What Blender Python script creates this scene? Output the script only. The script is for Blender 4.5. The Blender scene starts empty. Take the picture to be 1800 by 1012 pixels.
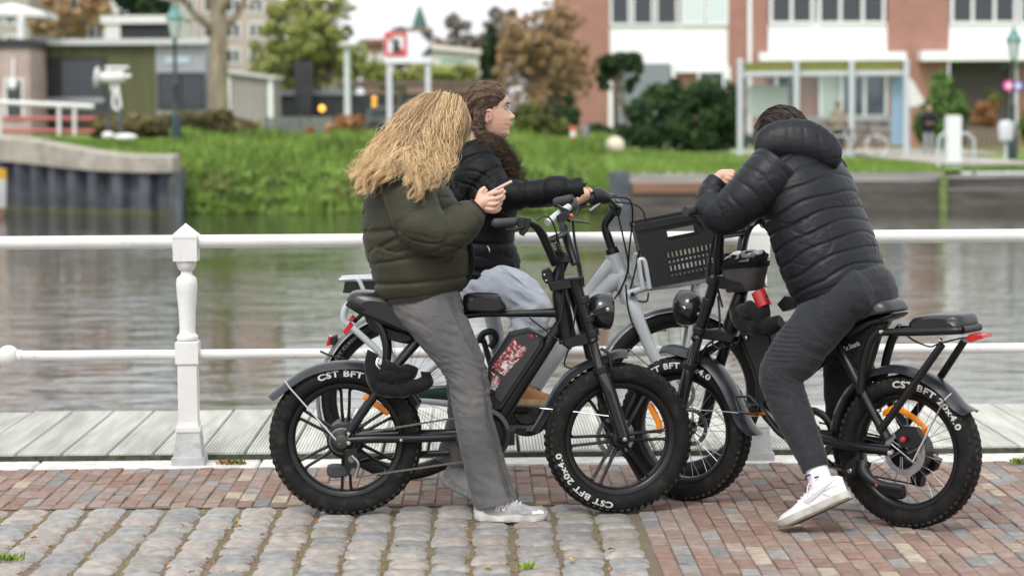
import bpy, math, random
import numpy as np
from mathutils import Vector, Matrix, noise as mnoise
random.seed(7); np.random.seed(7)
R = math.radians
S = bpy.context.scene
COL = S.collection

# ---------------------------------------------------------------- camera
CAM_H = 1.6
FPX = 4000.0                       # focal length in photo pixels (1800 wide)
cd = bpy.data.cameras.new('camera'); cam = bpy.data.objects.new('camera', cd); COL.objects.link(cam)
cd.sensor_width = 36; cd.lens = 36 * FPX / 1800; cd.clip_end = 2000; cd.clip_start = .1
CAM_R = (Matrix.Rotation(R(-0.80), 3, 'Z') @ Matrix.Rotation(R(90 - 4.37), 3, 'X') @ Matrix.Rotation(R(-0.37), 3, 'Z'))
cam.matrix_world = Matrix.Translation((0, 0, CAM_H)) @ CAM_R.to_4x4()
cd.dof.use_dof = True; cd.dof.focus_distance = 9.2; cd.dof.aperture_fstop = 2.6
S.camera = cam
CP = Vector((0, 0, CAM_H))

# ---------------------------------------------------------------- sky and sun (overcast)
w = bpy.data.worlds.new('World'); S.world = w; w.use_nodes = True
nt = w.node_tree; nt.nodes.clear()
sky = nt.nodes.new('ShaderNodeTexSky'); sky.sky_type = 'NISHITA'; sky.sun_disc = False
sky.sun_elevation = R(52); sky.sun_rotation = R(200); sky.dust_density = 6; sky.air_density = 1.0; sky.ozone_density = 1
hs = nt.nodes.new('ShaderNodeHueSaturation'); hs.inputs['Saturation'].default_value = 0.10
mx = nt.nodes.new('ShaderNodeMixRGB'); mx.inputs[0].default_value = .6; mx.inputs[2].default_value = (8.9, 9.1, 9.4, 1)
bg = nt.nodes.new('ShaderNodeBackground'); bg.inputs[1].default_value = 0.15
out = nt.nodes.new('ShaderNodeOutputWorld')
nt.links.new(sky.outputs[0], hs.inputs['Color']); nt.links.new(hs.outputs[0], mx.inputs[1]); nt.links.new(mx.outputs[0], bg.inputs[0]); nt.links.new(bg.outputs[0], out.inputs[0])
sd = bpy.data.lights.new('sun', 'SUN'); sd.energy = 1.15; sd.angle = R(14); sd.color = (1, .97, .93)
sun = bpy.data.objects.new('sun', sd); COL.objects.link(sun)
sun.rotation_euler = (R(38), 0, R(-20)); sun.location = (0, 0, 30)
S.view_settings.view_transform = 'Standard'; S.view_settings.look = 'None'; S.view_settings.exposure = 0.42; S.view_settings.gamma = 1
S.render.engine = 'CYCLES'

# ---------------------------------------------------------------- pixel helpers
def ray(px, py):
    return CAM_R @ Vector(((px - 900) / FPX, (506 - py) / FPX, -1))
def at_depth(px, py, Y):
    d = ray(px, py); return CP + d * (Y / d.y)
def on_z(px, py, z=0.0):
    d = ray(px, py); return CP + d * ((z - CAM_H) / d.z)
class Plane:
    """vertical plane of a bicycle: passes two ground contacts; off = metres towards the camera"""
    def __init__(s, pa, pb):
        s.a = on_z(*pa); s.b = on_z(*pb)
        s.u = (s.b - s.a); s.u.z = 0; s.u.normalize()
        s.n = Vector((s.u.y, -s.u.x, 0))
        if s.n.y > 0: s.n = -s.n
    def __call__(s, px, py, off=0.0):
        d = ray(px, py); p0 = s.a + s.n * off
        return CP + d * ((p0 - CP).dot(s.n) / d.dot(s.n))
    def mir(s, p):
        return p - s.n * (2 * (p - s.a).dot(s.n))
    def ppm(s, p):                     # pixels per metre at p
        return FPX / p.y

# ---------------------------------------------------------------- object helpers
ORG = {}
def tag(o, label=None, cat=None, group=None, kind=None):
    if label: o['label'] = label
    if cat: o['category'] = cat
    if group: o['group'] = group
    if kind: o['kind'] = kind
    return o
def thing(name, loc, label, cat, group=None):
    o = bpy.data.objects.new(name, None); COL.objects.link(o); o.location = loc
    o.empty_display_size = .1
    ORG[o.name] = Vector(loc); return tag(o, label, cat, group)
def link_mesh(name, me, parent=None, org=None):
    o = bpy.data.objects.new(name, me); COL.objects.link(o)
    if parent is not None:
        o.parent = parent; ORG[o.name] = ORG[parent.name]
    else:
        o.location = org or (0, 0, 0); ORG[o.name] = Vector(o.location)
    return o
def copy_tree(o, parent=None):
    c = o.copy(); COL.objects.link(c); c.parent = parent
    ORG[c.name] = ORG.get(o.name, Vector())
    for ch in o.children: copy_tree(ch, c)
    return c
def V(*a): return Vector(a)
def lerp(a, b, t): return a + (b - a) * t
def spline(pts, step=None, per=8):
    """Catmull-Rom through Vectors (any length tuples as numpy rows)"""
    P = np.array([list(p) for p in pts], float)
    if len(P) < 3: 
        t = np.linspace(0, 1, per + 1)[:, None]; return P[0] * (1 - t) + P[-1] * t
    P2 = np.vstack([2 * P[0] - P[1], P, 2 * P[-1] - P[-2]]); out = []
    for i in range(len(P) - 1):
        p0, p1, p2, p3 = P2[i:i + 4]
        m = per
        if step: m = max(1, int(np.linalg.norm((p2 - p1)[:3]) / step))
        t = np.linspace(0, 1, m, endpoint=False)[:, None]
        out.append(.5 * ((2 * p1) + (-p0 + p2) * t + (2 * p0 - 5 * p1 + 4 * p2 - p3) * t * t + (-p0 + 3 * p1 - 3 * p2 + p3) * t ** 3))
    out.append(P[-1:]); return np.vstack(out)

class MB:
    def __init__(s): s.v = []; s.f = []; s.m = []
    def add(s, vs, fs, mat=0):
        b = len(s.v); s.v += [tuple(v) for v in vs]; s.f += [tuple(i + b for i in f) for f in fs]; s.m += [mat] * len(fs); return s
    def tube(s, pts, r, n=10, caps=True, mat=0, ell=None, ref=None, closed=False):
        pts = [Vector(p) for p in pts]; k = len(pts)
        rs = list(r) if hasattr(r, '__len__') else [r] * k
        prev = None; vs = []
        for i, p in enumerate(pts):
            if closed: t = (pts[(i + 1) % k] - pts[i - 1])
            else: t = (pts[min(i + 1, k - 1)] - pts[max(i - 1, 0)])
            t = t.normalized() if t.length > 1e-9 else Vector((0, 0, 1))
            if prev is None:
                a = Vector(ref) if ref is not None else (Vector((0, 0, 1)) if abs(t.z) < .9 else Vector((1, 0, 0)))
                prev = (a - t * a.dot(t)).normalized()
            else:
                prev = (prev - t * prev.dot(t)).normalized()
            b = t.cross(prev)
            e = ell or (1, 1)
            for j in range(n):
                an = 2 * math.pi * j / n
                vs.append(p + prev * (math.cos(an) * rs[i] * e[0]) + b * (math.sin(an) * rs[i] * e[1]))
        fs = []
        kk = k if closed else k - 1
        for i in range(kk):
            i2 = (i + 1) % k
            for j in range(n):
                fs.append((i * n + j, i * n + (j + 1) % n, i2 * n + (j + 1) % n, i2 * n + j))
        if caps and not closed:
            fs.append(tuple(range(n - 1, -1, -1))); fs.append(tuple((k - 1) * n + j for j in range(n)))
        return s.add(vs, fs, mat)
    def stube(s, pts, r, n=10, per=6, **k):
        if hasattr(r, '__len__'):
            q = spline([tuple(p) + (rr,) for p, rr in zip(pts, r)], per=per)
            return s.tube([Vector(x[:3]) for x in q], [x[3] for x in q], n, **k)
        return s.tube([Vector(x) for x in spline(pts, per=per)], r, n, **k)
    def box(s, c, size, rot=None, mat=0, bevel=0):
        c = Vector(c); hx, hy, hz = [a / 2 for a in size]; rot = rot or Matrix.Identity(3)
        if bevel <= 0:
            vs = [c + rot @ Vector((x * hx, y * hy, z * hz)) for x in (-1, 1) for y in (-1, 1) for z in (-1, 1)]
            return s.add(vs, [(0, 1, 3, 2), (4, 6, 7, 5), (0, 4, 5, 1), (2, 3, 7, 6), (0, 2, 6, 4), (1, 5, 7, 3)], mat)
        b = bevel; vs = []; idx = {}
        for x in (-1, 1):
            for y in (-1, 1):
                for z in (-1, 1):
                    for ax in range(3):
                        q = [x * (hx - b), y * (hy - b), z * (hz - b)]; q[ax] = (x, y, z)[ax] * (hx, hy, hz)[ax]
                        idx[(x, y, z, ax)] = len(vs); vs.append(c + rot @ Vector(q))
        fs = []
        for ax in range(3):
            o1, o2 = (ax + 1) % 3, (ax + 2) % 3
            for sg in (-1, 1):
                f = []
                for (a, bb) in ((-1, -1), (1, -1), (1, 1), (-1, 1)):
                    k = [0, 0, 0]; k[ax] = sg; k[o1] = a; k[o2] = bb; f.append(idx[(k[0], k[1], k[2], ax)])
                fs.append(tuple(f if sg > 0 else f[::-1]))
            for a in (-1, 1):
                for bb in (-1, 1):
                    k1 = [0, 0, 0]; k1[ax] = -1; k1[o1] = a; k1[o2] = bb; k2 = list(k1); k2[ax] = 1
                    f = [idx[(*k1, o1)], idx[(*k1, o2)], idx[(*k2, o2)], idx[(*k2, o1)]]
                    fs.append(tuple(f if a * bb < 0 else f[::-1]))
        for x in (-1, 1):
            for y in (-1, 1):
                for z in (-1, 1):
                    f = [idx[(x, y, z, k)] for k in range(3)]
                    fs.append(tuple(f if x * y * z > 0 else f[::-1]))
        return s.add(vs, fs, mat)
    def prism(s, poly, vec, mat=0):
        """polygon (3D points) extruded by vec"""
        poly = [Vector(p) for p in poly]; vec = Vector(vec); n = len(poly)
        vs = poly + [p + vec for p in poly]
        fs = [tuple(range(n - 1, -1, -1)), tuple(range(n, 2 * n))]
        fs += [(i, (i + 1) % n, n + (i + 1) % n, n + i) for i in range(n)]
        return s.add(vs, fs, mat)
    def lathe(s, prof, origin, axis, n=24, mat=0, ref=None, arc=None, caps=True):
        axis = Vector(axis).normalized(); o = Vector(origin)
        a = Vector(ref) if ref is not None else (Vector((0, 0, 1)) if abs(axis.z) < .9 else Vector((1, 0, 0)))
        e1 = (a - axis * a.dot(axis)).normalized(); e2 = axis.cross(e1)
        a0, a1 = arc or (0, 2 * math.pi); full = arc is None; m = n if full else n + 1; vs = []; fs = []
        for (r, h) in prof:
            for j in range(m):
                an = a0 + (a1 - a0) * j / n
                vs.append(o + axis * h + e1 * (r * math.cos(an)) + e2 * (r * math.sin(an)))
        for i in range(len(prof) - 1):
            for j in range(n):
                j2 = (j + 1) % m if full else j + 1
                fs.append((i * m + j, i * m + j2, (i + 1) * m + j2, (i + 1) * m + j))
        if full and caps and (abs(prof[0][0] - prof[-1][0]) + abs(prof[0][1] - prof[-1][1])) > 1e-6:
            if prof[0][0] > 1e-6: fs.append(tuple(range(m - 1, -1, -1)))
            if prof[-1][0] > 1e-6: fs.append(tuple((len(prof) - 1) * m + j for j in range(m)))
        return s.add(vs, fs, mat)
    def ball(s, c, r, n=16, m=10, mat=0, rot=None):
        c = Vector(c); rr = r if hasattr(r, '__len__') else (r, r, r); rot = rot or Matrix.Identity(3)
        vs = [c + rot @ Vector((0, 0, rr[2]))]; fs = []
        for i in range(1, m):
            th = math.pi * i / m
            for j in range(n):
                ph = 2 * math.pi * j / n
                vs.append(c + rot @ Vector((rr[0] * math.sin(th) * math.cos(ph), rr[1] * math.sin(th) * math.sin(ph), rr[2] * math.cos(th))))
        vs.append(c - rot @ Vector((0, 0, rr[2])))
        for j in range(n): fs.append((0, 1 + j, 1 + (j + 1) % n))
        for i in range(m - 2):
            for j in range(n):
                a = 1 + i * n + j; b = 1 + i * n + (j + 1) % n; fs.append((a, a + n, b + n, b))
        L = len(vs) - 1; q = 1 + (m - 2) * n
        for j in range(n): fs.append((L, q + (j + 1) % n, q + j))
        return s.add(vs, fs, mat)
    def mesh(s, name, mats, smooth=30, org=(0, 0, 0)):
        me = bpy.data.meshes.new(name)
        v = np.array(s.v, float) - np.array(org, float)
        me.from_pydata(v.tolist(), [], s.f)
        for m in (mats if isinstance(mats, (list, tuple)) else [mats]): me.materials.append(m)
        if max(s.m or [0]) > 0: me.polygons.foreach_set('material_index', s.m)
        if smooth:
            me.polygons.foreach_set('use_smooth', [True] * len(me.polygons))
            me.set_sharp_from_angle(angle=R(smooth))
        me.update(); return me
    def build(s, name, mats, parent=None, smooth=35, org=None):
        o_ = ORG[parent.name] if parent is not None else Vector(org or (0, 0, 0))
        return link_mesh(name, s.mesh(name, mats, smooth, o_), parent, o_)
    def recalc(s):
        return s
def fix_normals(me):
    import bmesh
    bm = bmesh.new(); bm.from_mesh(me); bmesh.ops.recalc_face_normals(bm, faces=bm.faces); bm.to_mesh(me); bm.free()

# ---------------------------------------------------------------- materials
def srgb(h):
    if isinstance(h, str): h = [int(h[i:i + 2], 16) for i in (0, 2, 4)]
    f = lambda c: c / 12.92 if c <= .04045 else ((c + .055) / 1.055) ** 2.4
    return tuple(f(c / 255) for c in h) + (1,)
def mat(name, col, rough=.6, metal=0., var=.0, vscale=8., bump=0., bscale=60., spec=.5, col2=None, stretch=None, rand=0., coat=0., sheen=0., alpha=1, trans=0., ior=1.45, bdist=.01, emit=None, detail=4, vramp=(.35, .65), wear=None):
    m = bpy.data.materials.new(name); m.use_nodes = True; t = m.node_tree; b = t.nodes['Principled BSDF']; L = t.links.new
    c = srgb(col) if isinstance(col, str) else tuple(col) + ((1,) if len(col) == 3 else ())
    b.inputs['Base Color'].default_value = c; b.inputs['Roughness'].default_value = rough; b.inputs['Metallic'].default_value = metal
    b.inputs['Specular IOR Level'].default_value = spec; b.inputs['Coat Weight'].default_value = coat
    if sheen: b.inputs['Sheen Weight'].default_value = sheen; b.inputs['Sheen Roughness'].default_value = .4
    if trans: b.inputs['Transmission Weight'].default_value = trans; b.inputs['IOR'].default_value = ior
    if alpha < 1: b.inputs['Alpha'].default_value = alpha
    if emit: b.inputs['Emission Color'].default_value = srgb(emit[0]); b.inputs['Emission Strength'].default_value = emit[1]
    geo = t.nodes.new('ShaderNodeNewGeometry'); src = geo.outputs['Position']
    if stretch:
        mp = t.nodes.new('ShaderNodeMapping'); mp.inputs['Scale'].default_value = stretch; L(src, mp.inputs[0]); src = mp.outputs[0]
    last = None
    if var or col2:
        n = t.nodes.new('ShaderNodeTexNoise'); n.inputs['Scale'].default_value = vscale; n.inputs['Detail'].default_value = detail; L(src, n.inputs['Vector'])
        rp = t.nodes.new('ShaderNodeValToRGB'); rp.color_ramp.elements[0].position = vramp[0]; rp.color_ramp.elements[1].position = vramp[1]
        c2 = (srgb(col2) if isinstance(col2, str) else (tuple(col2) + ((1,) if len(col2) == 3 else ()))) if col2 else tuple(x * (1 + var) for x in c[:3]) + (1,)
        c1 = c if col2 else tuple(x * (1 - var) for x in c[:3]) + (1,)
        rp.color_ramp.elements[0].color = c1; rp.color_ramp.elements[1].color = c2
        L(n.outputs['Fac'], rp.inputs[0]); last = rp.outputs[0]
    if rand:
        oi = t.nodes.new('ShaderNodeObjectInfo'); mr = t.nodes.new('ShaderNodeMapRange'); mr.inputs['To Min'].default_value = 1 - rand; mr.inputs['To Max'].default_value = 1 + rand
        h = t.nodes.new('ShaderNodeHueSaturation'); L(oi.outputs['Random'], mr.inputs[0]); L(mr.outputs[0], h.inputs['Value'])
        if last: L(last, h.inputs['Color'])
        else: h.inputs['Color'].default_value = c
        last = h.outputs[0]
    if wear:                                   # stains: colour, scale, threshold low/high
        nw = t.nodes.new('ShaderNodeTexNoise'); nw.inputs['Scale'].default_value = wear[1]; nw.inputs['Detail'].default_value = 8; nw.inputs['Roughness'].default_value = .65; L(geo.outputs['Position'], nw.inputs['Vector'])
        mr2 = t.nodes.new('ShaderNodeMapRange'); mr2.inputs['From Min'].default_value = wear[2]; mr2.inputs['From Max'].default_value = wear[3]; L(nw.outputs['Fac'], mr2.inputs[0])
        mw = t.nodes.new('ShaderNodeMixRGB'); mw.inputs[2].default_value = tuple(wear[0]) + (1,); L(mr2.outputs[0], mw.inputs[0])
        if last: L(last, mw.inputs[1])
        else: mw.inputs[1].default_value = c
        last = mw.outputs[0]
    if last: L(last, b.inputs['Base Color'])
    if bump:
        n2 = t.nodes.new('ShaderNodeTexNoise'); n2.inputs['Scale'].default_value = bscale; n2.inputs['Detail'].default_value = 5; L(src, n2.inputs['Vector'])
        bp = t.nodes.new('ShaderNodeBump'); bp.inputs['Strength'].default_value = bump; bp.inputs['Distance'].default_value = bdist
        L(n2.outputs['Fac'], bp.inputs['Height']); L(bp.outputs[0], b.inputs['Normal'])
    return m
M = {}
M['white_paint'] = mat('white_paint', (.64, .64, .62), .45, var=.06, vscale=5, bump=.3, bscale=40, bdist=.004, wear=((.34, .27, .20), 16, .63, .80))
M['post_base'] = mat('post_base_grey', (.42, .43, .43), .7, var=.12, vscale=12, bump=.3, bscale=60, wear=((.20, .18, .14), 14, .56, .75))
BRK = []
for (nm, col_) in (('red', (.228, .146, .118)), ('red', (.252, .168, .138)), ('red', (.215, .142, .118)), ('dusky', (.238, .172, .146)), ('pink', (.272, .200, .168)), ('pink', (.292, .226, .192)), ('mauve', (.245, .194, .172)), ('grey', (.195, .188, .185)), ('grey', (.245, .236, .228)), ('beige', (.355, .30, .235))):
    BRK.append(mat('brick_' + nm, col_, .9, var=.16, vscale=24, bump=.5, bscale=160, rand=.08, bdist=.004, spec=.2, detail=6, wear=((.17, .15, .115), 9, .50, .80)))
BRW = [.14, .15, .10, .12, .13, .08, .10, .08, .06, .04]
M['cob_1'] = mat('cobble_grey', (.262, .245, .225), .62, wear=((.15, .13, .10), 13, .52, .78), var=.2, vscale=22, bump=.5, bscale=110, rand=.16, bdist=.006, spec=.4)
M['cob_2'] = mat('cobble_blue_grey', (.228, .226, .220), .62, wear=((.14, .12, .095), 13, .52, .78), var=.2, vscale=22, bump=.5, bscale=110, rand=.16, bdist=.006, spec=.4)
M['cob_3'] = mat('cobble_warm', (.27, .24, .215), .62, wear=((.15, .12, .09), 13, .52, .78), var=.2, vscale=22, bump=.5, bscale=110, rand=.16, bdist=.006, spec=.4)
M['joint'] = mat('joint_dirt', (.15, .115, .085), .95, col2=(.15, .145, .06), vscale=7, bump=.8, bscale=220, bdist=.008, detail=8, vramp=(.45, .66))
M['kerb'] = mat('kerb_pale', (.56, .55, .52), .8, var=.18, vscale=11, bump=.3, bscale=120, bdist=.003)
M['plank'] = mat('weathered_plank', (.50, .505, .455), .85, var=.16, vscale=3, stretch=(6, .6, 6), bump=.3, bscale=90, rand=.1, bdist=.003)
M['plank_edge'] = mat('mossy_beam', (.05, .055, .035), .95, var=.4, vscale=30, bump=.6, bscale=90)
M['moss'] = mat('moss', (.09, .14, .025), .95, var=.4, vscale=60)
M['leaf_dry'] = mat('dry_leaf', (.30, .11, .03), .8, var=.5, vscale=40)
M['leaf_yel'] = mat('yellow_leaf', (.42, .30, .06), .8, var=.4, vscale=40)
# ================================================================ SETTING: quay
g = MB(); g.add([(-40, -30, -.011), (40, -30, -.011), (40, 10.32, -.011), (-40, 10.32, -.011)], [(0, 1, 2, 3)])
pave = tag(g.build('pavement', M['joint'], smooth=0), kind='structure')
BKM = BRK
def brick_mb(dx, dy, jx=0, tilt=0):
    m = MB(); h = .06; b = .004
    z = lambda x, y: tilt * x / dx
    vs = []
    for (k, zz) in ((b * .2, -h), (0, -b), (b, 0)):
        for (sx, sy) in ((-1, -1), (1, -1), (1, 1), (-1, 1)):
            x = sx * (dx / 2 - k); y = sy * (dy / 2 - k); vs.append((x, y, zz + z(x, y)))
    fs = [(8, 9, 10, 11)]
    for L in (0, 1):
        for j in range(4): fs.append((L * 4 + j, L * 4 + (j + 1) % 4, L * 4 + 4 + (j + 1) % 4, L * 4 + 4 + j))
    return vs, fs
random.seed(11)
BW, BL = .0685, .162
CX, CY = .60, 9.28          # cobbles lie at x < CX and y < CY
bed = MB(); bed.add([(CX - .02, -30, -.006), (40, -30, -.006), (40, 10.32, -.006), (CX - .02, 10.32, -.006)], [(0, 1, 2, 3)]); bed.add([(-40, CY, -.006), (CX - .021, CY, -.006), (CX - .021, 10.32, -.006), (-40, 10.32, -.006)], [(0, 1, 2, 3)])
tag(bed.build('sand_bed', M['joint'], pave, smooth=0), kind='stuff')
bricks = []
ncol = int(8.4 / BW)
for i in range(ncol):
    x = -4.2 + i * BW
    y = 7.0 + (BL / 2 if i % 2 else 0) + random.uniform(-.012, .012)
    # streaks of colour per column group
    while y < 10.31:
        L = BL * random.uniform(.96, 1.03)
        yc = y + L / 2
        if y + L > 10.32: L = 10.318 - y; yc = y + L / 2
        if L > .04 and not (x < CX + .02 and y < CY):
            bricks.append((x, yc, L))
        elif L > .04 and x < CX + .02 and y < CY < y + L - .05:
            l2 = y + L - CY; bricks.append((x, CY + l2 / 2, l2))
        y += L + .004
def kind():
    return random.choices(range(10), BRW)[0]
protos = {}
for k in range(10):
    for t in range(3):
        m = MB(); vs, fs = brick_mb(BW - .004, BL - .011, tilt=(-.003, 0, .003)[t]); m.add(vs, fs)
        protos[(k, t)] = m.mesh('brick', BKM[k], smooth=0)
def inview(x, y):
    px = 845 + x * FPX / y; return -40 < px < 1840 and y > 7.8
vis = sorted([b for b in bricks if inview(b[0], b[1]) and b[2] > .145], key=lambda b: b[1])[:298]
vset = set(id(b) for b in vis)
rest = MB()
for b in bricks:
    x, y, L = b; k = kind(); dz = random.uniform(-.004, .004) + .004 * mnoise.noise(V(x * 3, y * 3, 0)); t = random.randrange(3)
    # keep the kerb-side strip a little greyer, beige more rare on the far right
    if id(b) in vset:
        o = bpy.data.objects.new('brick', protos[(k, t)]); COL.objects.link(o); o.parent = pave
        o.location = (x, y, dz); o.scale = (1, (L - .0) / BL, 1); o.rotation_euler = (0, 0, random.uniform(-.012, .012))
    else:
        vs, fs = brick_mb(BW - .004, L - .009, tilt=random.choice((-.003, 0, .003)))
        rest.add([(v[0] + x, v[1] + y, v[2] + dz) for v in vs], fs, k)
tag(rest.build('brick_paving', BKM, pave, smooth=0), kind='stuff')

# cobbles: rounded setts in columns running away from the camera
random.seed(23)
def cobble_mesh(seed, m_):
    rnd = random.Random(seed); n = 7; vs = []; fs = []
    for i in range(n):
        for j in range(n):
            u = -1 + 2 * i / (n - 1); v = -1 + 2 * j / (n - 1)
            # squircle outline
            x = u * math.sqrt(1 - .10 * v ** 4); y = v * math.sqrt(1 - .10 * u ** 4)
            e = max(abs(u), abs(v))
            z = -.013 * e ** 14 - .0012 * (u * u + v * v) + .0035 * mnoise.noise(V(u * 1.6 + seed * 3.1, v * 1.6, seed))
            x += .05 * mnoise.noise(V(u + seed, v, 2.2)); y += .06 * mnoise.noise(V(u, v + seed, 5.2))
            vs.append((x * .5, y * .5, z))
    for i in range(n - 1):
        for j in range(n - 1): fs.append((i * n + j, (i + 1) * n + j, (i + 1) * n + j + 1, i * n + j + 1))
    ring = [i * n for i in range(n)] + [(n - 1) * n + j for j in range(1, n)] + [i * n + n - 1 for i in range(n - 2, -1, -1)] + [j for j in range(n - 2, 0, -1)]
    b = len(vs)
    for r_ in ring: vs.append((vs[r_][0] * 1.0, vs[r_][1] * 1.0, -.09))
    for q in range(len(ring)):
        q2 = (q + 1) % len(ring); fs.append((ring[q2], ring[q], b + q, b + q2))
    mm = MB(); mm.add(vs, fs); me = mm.mesh('cobble', m_, smooth=22); return me
cob = [cobble_mesh(i, M['cob_%d' % (1 + i % 3)]) for i in range(9)]
x = CX - .072; ci = 0; colw = .155
while x > -3.2:
    wd = colw * random.uniform(.95, 1.05); y = CY - random.uniform(.01, .03)
    while y > 7.1:
        L = random.uniform(.125, .225); yc = y - L / 2
        o = bpy.data.objects.new('cobblestone', random.choice(cob)); COL.objects.link(o); o.parent = pave
        o.location = (x + random.uniform(-.008, .008), yc, random.uniform(.000, .006)); o.scale = (wd * random.uniform(.90, .965), L - .004, 1)
        o.rotation_euler = (random.uniform(-.03, .03), random.uniform(-.03, .03), random.uniform(-.05, .05) + (math.pi if random.random() < .5 else 0))
        y -= L
    x -= wd + .004
# kerb strip behind the bricks
k = MB(); random.seed(3)
xx = -6.0
kerb = tag(MB().add([(-40, 10.32, -.03), (40, 10.32, -.03), (40, 10.6, -.03), (-40, 10.6, -.03)], [(0, 1, 2, 3)]).build('kerb', M['kerb'], smooth=0), kind='structure')
while xx < 6:
    L = random.uniform(.9, 1.1)
    m = MB(); m.box((xx + L / 2, 10.425, -.045), (L - .006, .2, .1), bevel=.008); m.build('kerb_stone', M['kerb'], kerb, smooth=0); xx += L
# boardwalk of grooved planks
deck = tag(MB().box((0, 11.32, -.20), (30, 1.40, .2)).build('boardwalk', M['plank_edge'], smooth=0), kind='structure')
PWD = .2135
def plank_mb():
    m = MB(); n = 13; wdt = PWD - .017; vs = []; ys = (10.545, 12.09)
    prof = []
    for i in range(n):
        x0 = -wdt / 2 + wdt * i / n; dxg = wdt / n
        prof += [(x0, .026), (x0 + dxg * .22, .035), (x0 + dxg * .70, .035), (x0 + dxg * .92, .026)]
    prof += [(wdt / 2, .026), (wdt / 2, -.0), (-wdt / 2, -.0)]
    return prof, ys
prof, ys = plank_mb()
pm = MB(); pm.prism([(p[0], ys[0], p[1]) for p in prof], (0, ys[1] - ys[0], 0)); fixp = pm.mesh('plank', M['plank'], smooth=0); fix_normals(fixp)
for i in range(-24, 25):
    o = bpy.data.objects.new('plank', fixp); COL.objects.link(o); o.parent = deck
    o.location = ((i + .32) * PWD, random.uniform(-.006, .006), random.uniform(-.003, .003)); 
bm_ = MB(); bm_.box((0, 10.536, -.02), (30, .014, .094)); bm_.build('edge_beam', M['plank_edge'], deck, smooth=0)

# railing: white turned posts and two rails
RY = 10.42
def rail_post(px, label):
    c = on_z(px, 813); c = V(at_depth(px, 600, RY).x, RY, 0)
    t = thing('railing_post', (c.x, c.y, .005), label, 'post', 'white railing posts along the quay')
    b = MB()
    def frus(z0, z1, w0, w1, m):
        vs = [c + V(sx * w_ / 2, sy * w_ / 2, z) for (z, w_) in ((z0, w0), (z1, w1)) for (sx, sy) in ((-1, -1), (1, -1), (1, 1), (-1, 1))]
        m.add(vs, [(0, 3, 2, 1), (4, 5, 6, 7)] + [(j, (j + 1) % 4, 4 + (j + 1) % 4, 4 + j) for j in range(4)])
    frus(.005, .04, .150, .148, b); frus(.04, .157, .130, .105, b); b.build('base', M['post_base'], t, smooth=0)
    s = MB(); frus(.157, .178, .112, .112, s); frus(.178, .20, .098, .092, s); frus(.20, .465, .088, .088, s); frus(.465, .47, .088, .102, s)
    frus(.47, .568, .105, .105, s); frus(.568, .573, .105, .092, s)
    sh = s.build('shaft', M['white_paint'], t, smooth=0)
    q = MB(); q.lathe([(.03, .573), (.047, .576), (.05, .585), (.047, .597), (.04, .602), (.037, .612), (.036, .63), (.040, .72), (.047, .80), (.049, .835), (.044, .862), (.03, .873), (.026, .88), (.026, .893), (.034, .898), (.043, .915), (.046, .935), (.046, .94)], c, (0, 0, 1), 28)
    q.build('turned_shaft', M['white_paint'], t, smooth=50)
    h = MB(); frus(.94, 1.045, .108, .112, h); frus(1.045, 1.058, .116, .116, h)
    h.add([c + V(x * .058, y * .058, 1.058) for (x, y) in ((-1, -1), (1, -1), (1, 1), (-1, 1))] + [c + V(0, 0, 1.112)], [(0, 1, 4), (1, 2, 4), (2, 3, 4), (3, 0, 4)])
    h.build('cap', M['white_paint'], t, smooth=0)
    return t, c
p1_, c1_ = rail_post(330, 'white post left of the bicycles, in full view, with pointed cap')
p2_, c2_ = rail_post(1330, 'white post behind the crate bicycle, hidden by the rider in black')
def rail(name, z, r, x0, x1, label, ball=False):
    m = MB(); n = 10; pts = [V(lerp(x0, x1, i / n), RY, z) for i in range(n + 1)]
    m.tube(pts, r, 18); o = m.build(name, M['white_paint'], None, smooth=50)
    if ball:
        bb = MB(); bb.ball((x0, RY, z), .05, 24, 16); bb.lathe([(r + .004, -.02), (r + .004, .012)], (x0 + .05, RY, z), (1, 0, 0), 18); o2 = bb.build('ball_end', M['white_paint'], o, smooth=50)
    tag(o, label, 'railing', 'white rails of the quay railing'); return o
xl = at_depth(15, 622, RY).x
rail('upper_rail', 1.027, .031, -6, 6, 'thick white upper rail of the quay railing')
rail('lower_rail', .508, .024, xl, 6, 'thinner white lower rail ending in a ball', True)
# a small weed and fallen leaves
random.seed(5)
def tuft(px, py, r, n, label, mats, name='weed'):
    c = on_z(px, py); t = MB()
    for i in range(n):
        a = random.uniform(0, 6.28); d = random.uniform(0, r); h = random.uniform(.012, .035); b = c + V(math.cos(a) * d, math.sin(a) * d * .6, 0)
        tip = b + V(random.uniform(-.02, .02), random.uniform(-.02, .02), h); w_ = V(random.uniform(-1, 1), random.uniform(-1, 1), .3).normalized() * random.uniform(.003, .007)
        t.add([b, lerp(b, tip, .5) + w_, tip, lerp(b, tip, .5) - w_], [(0, 1, 2, 3)], random.randrange(len(mats)))
    o = t.build(name, mats, None, smooth=0); tag(o, label, 'weed'); return o
tuft(408, 817, .075, 150, 'small green weed sprouting at the foot of the kerb', [M['moss'], M['moss'], M['leaf_dry']])
tuft(18, 985, .05, 90, 'bright green tuft of moss between the cobblestones at the left', [M['moss'], mat('bright_moss', (.22, .33, .03), .9)])
tuft(925, 1000, .028, 40, 'tiny bright green sprig between the cobblestones', [bpy.data.materials['bright_moss']])
tuft(1792, 815, .05, 80, 'moss tuft on the paving beside the kerb, right of the rear wheel', [M['moss'], bpy.data.materials['bright_moss']])
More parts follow.
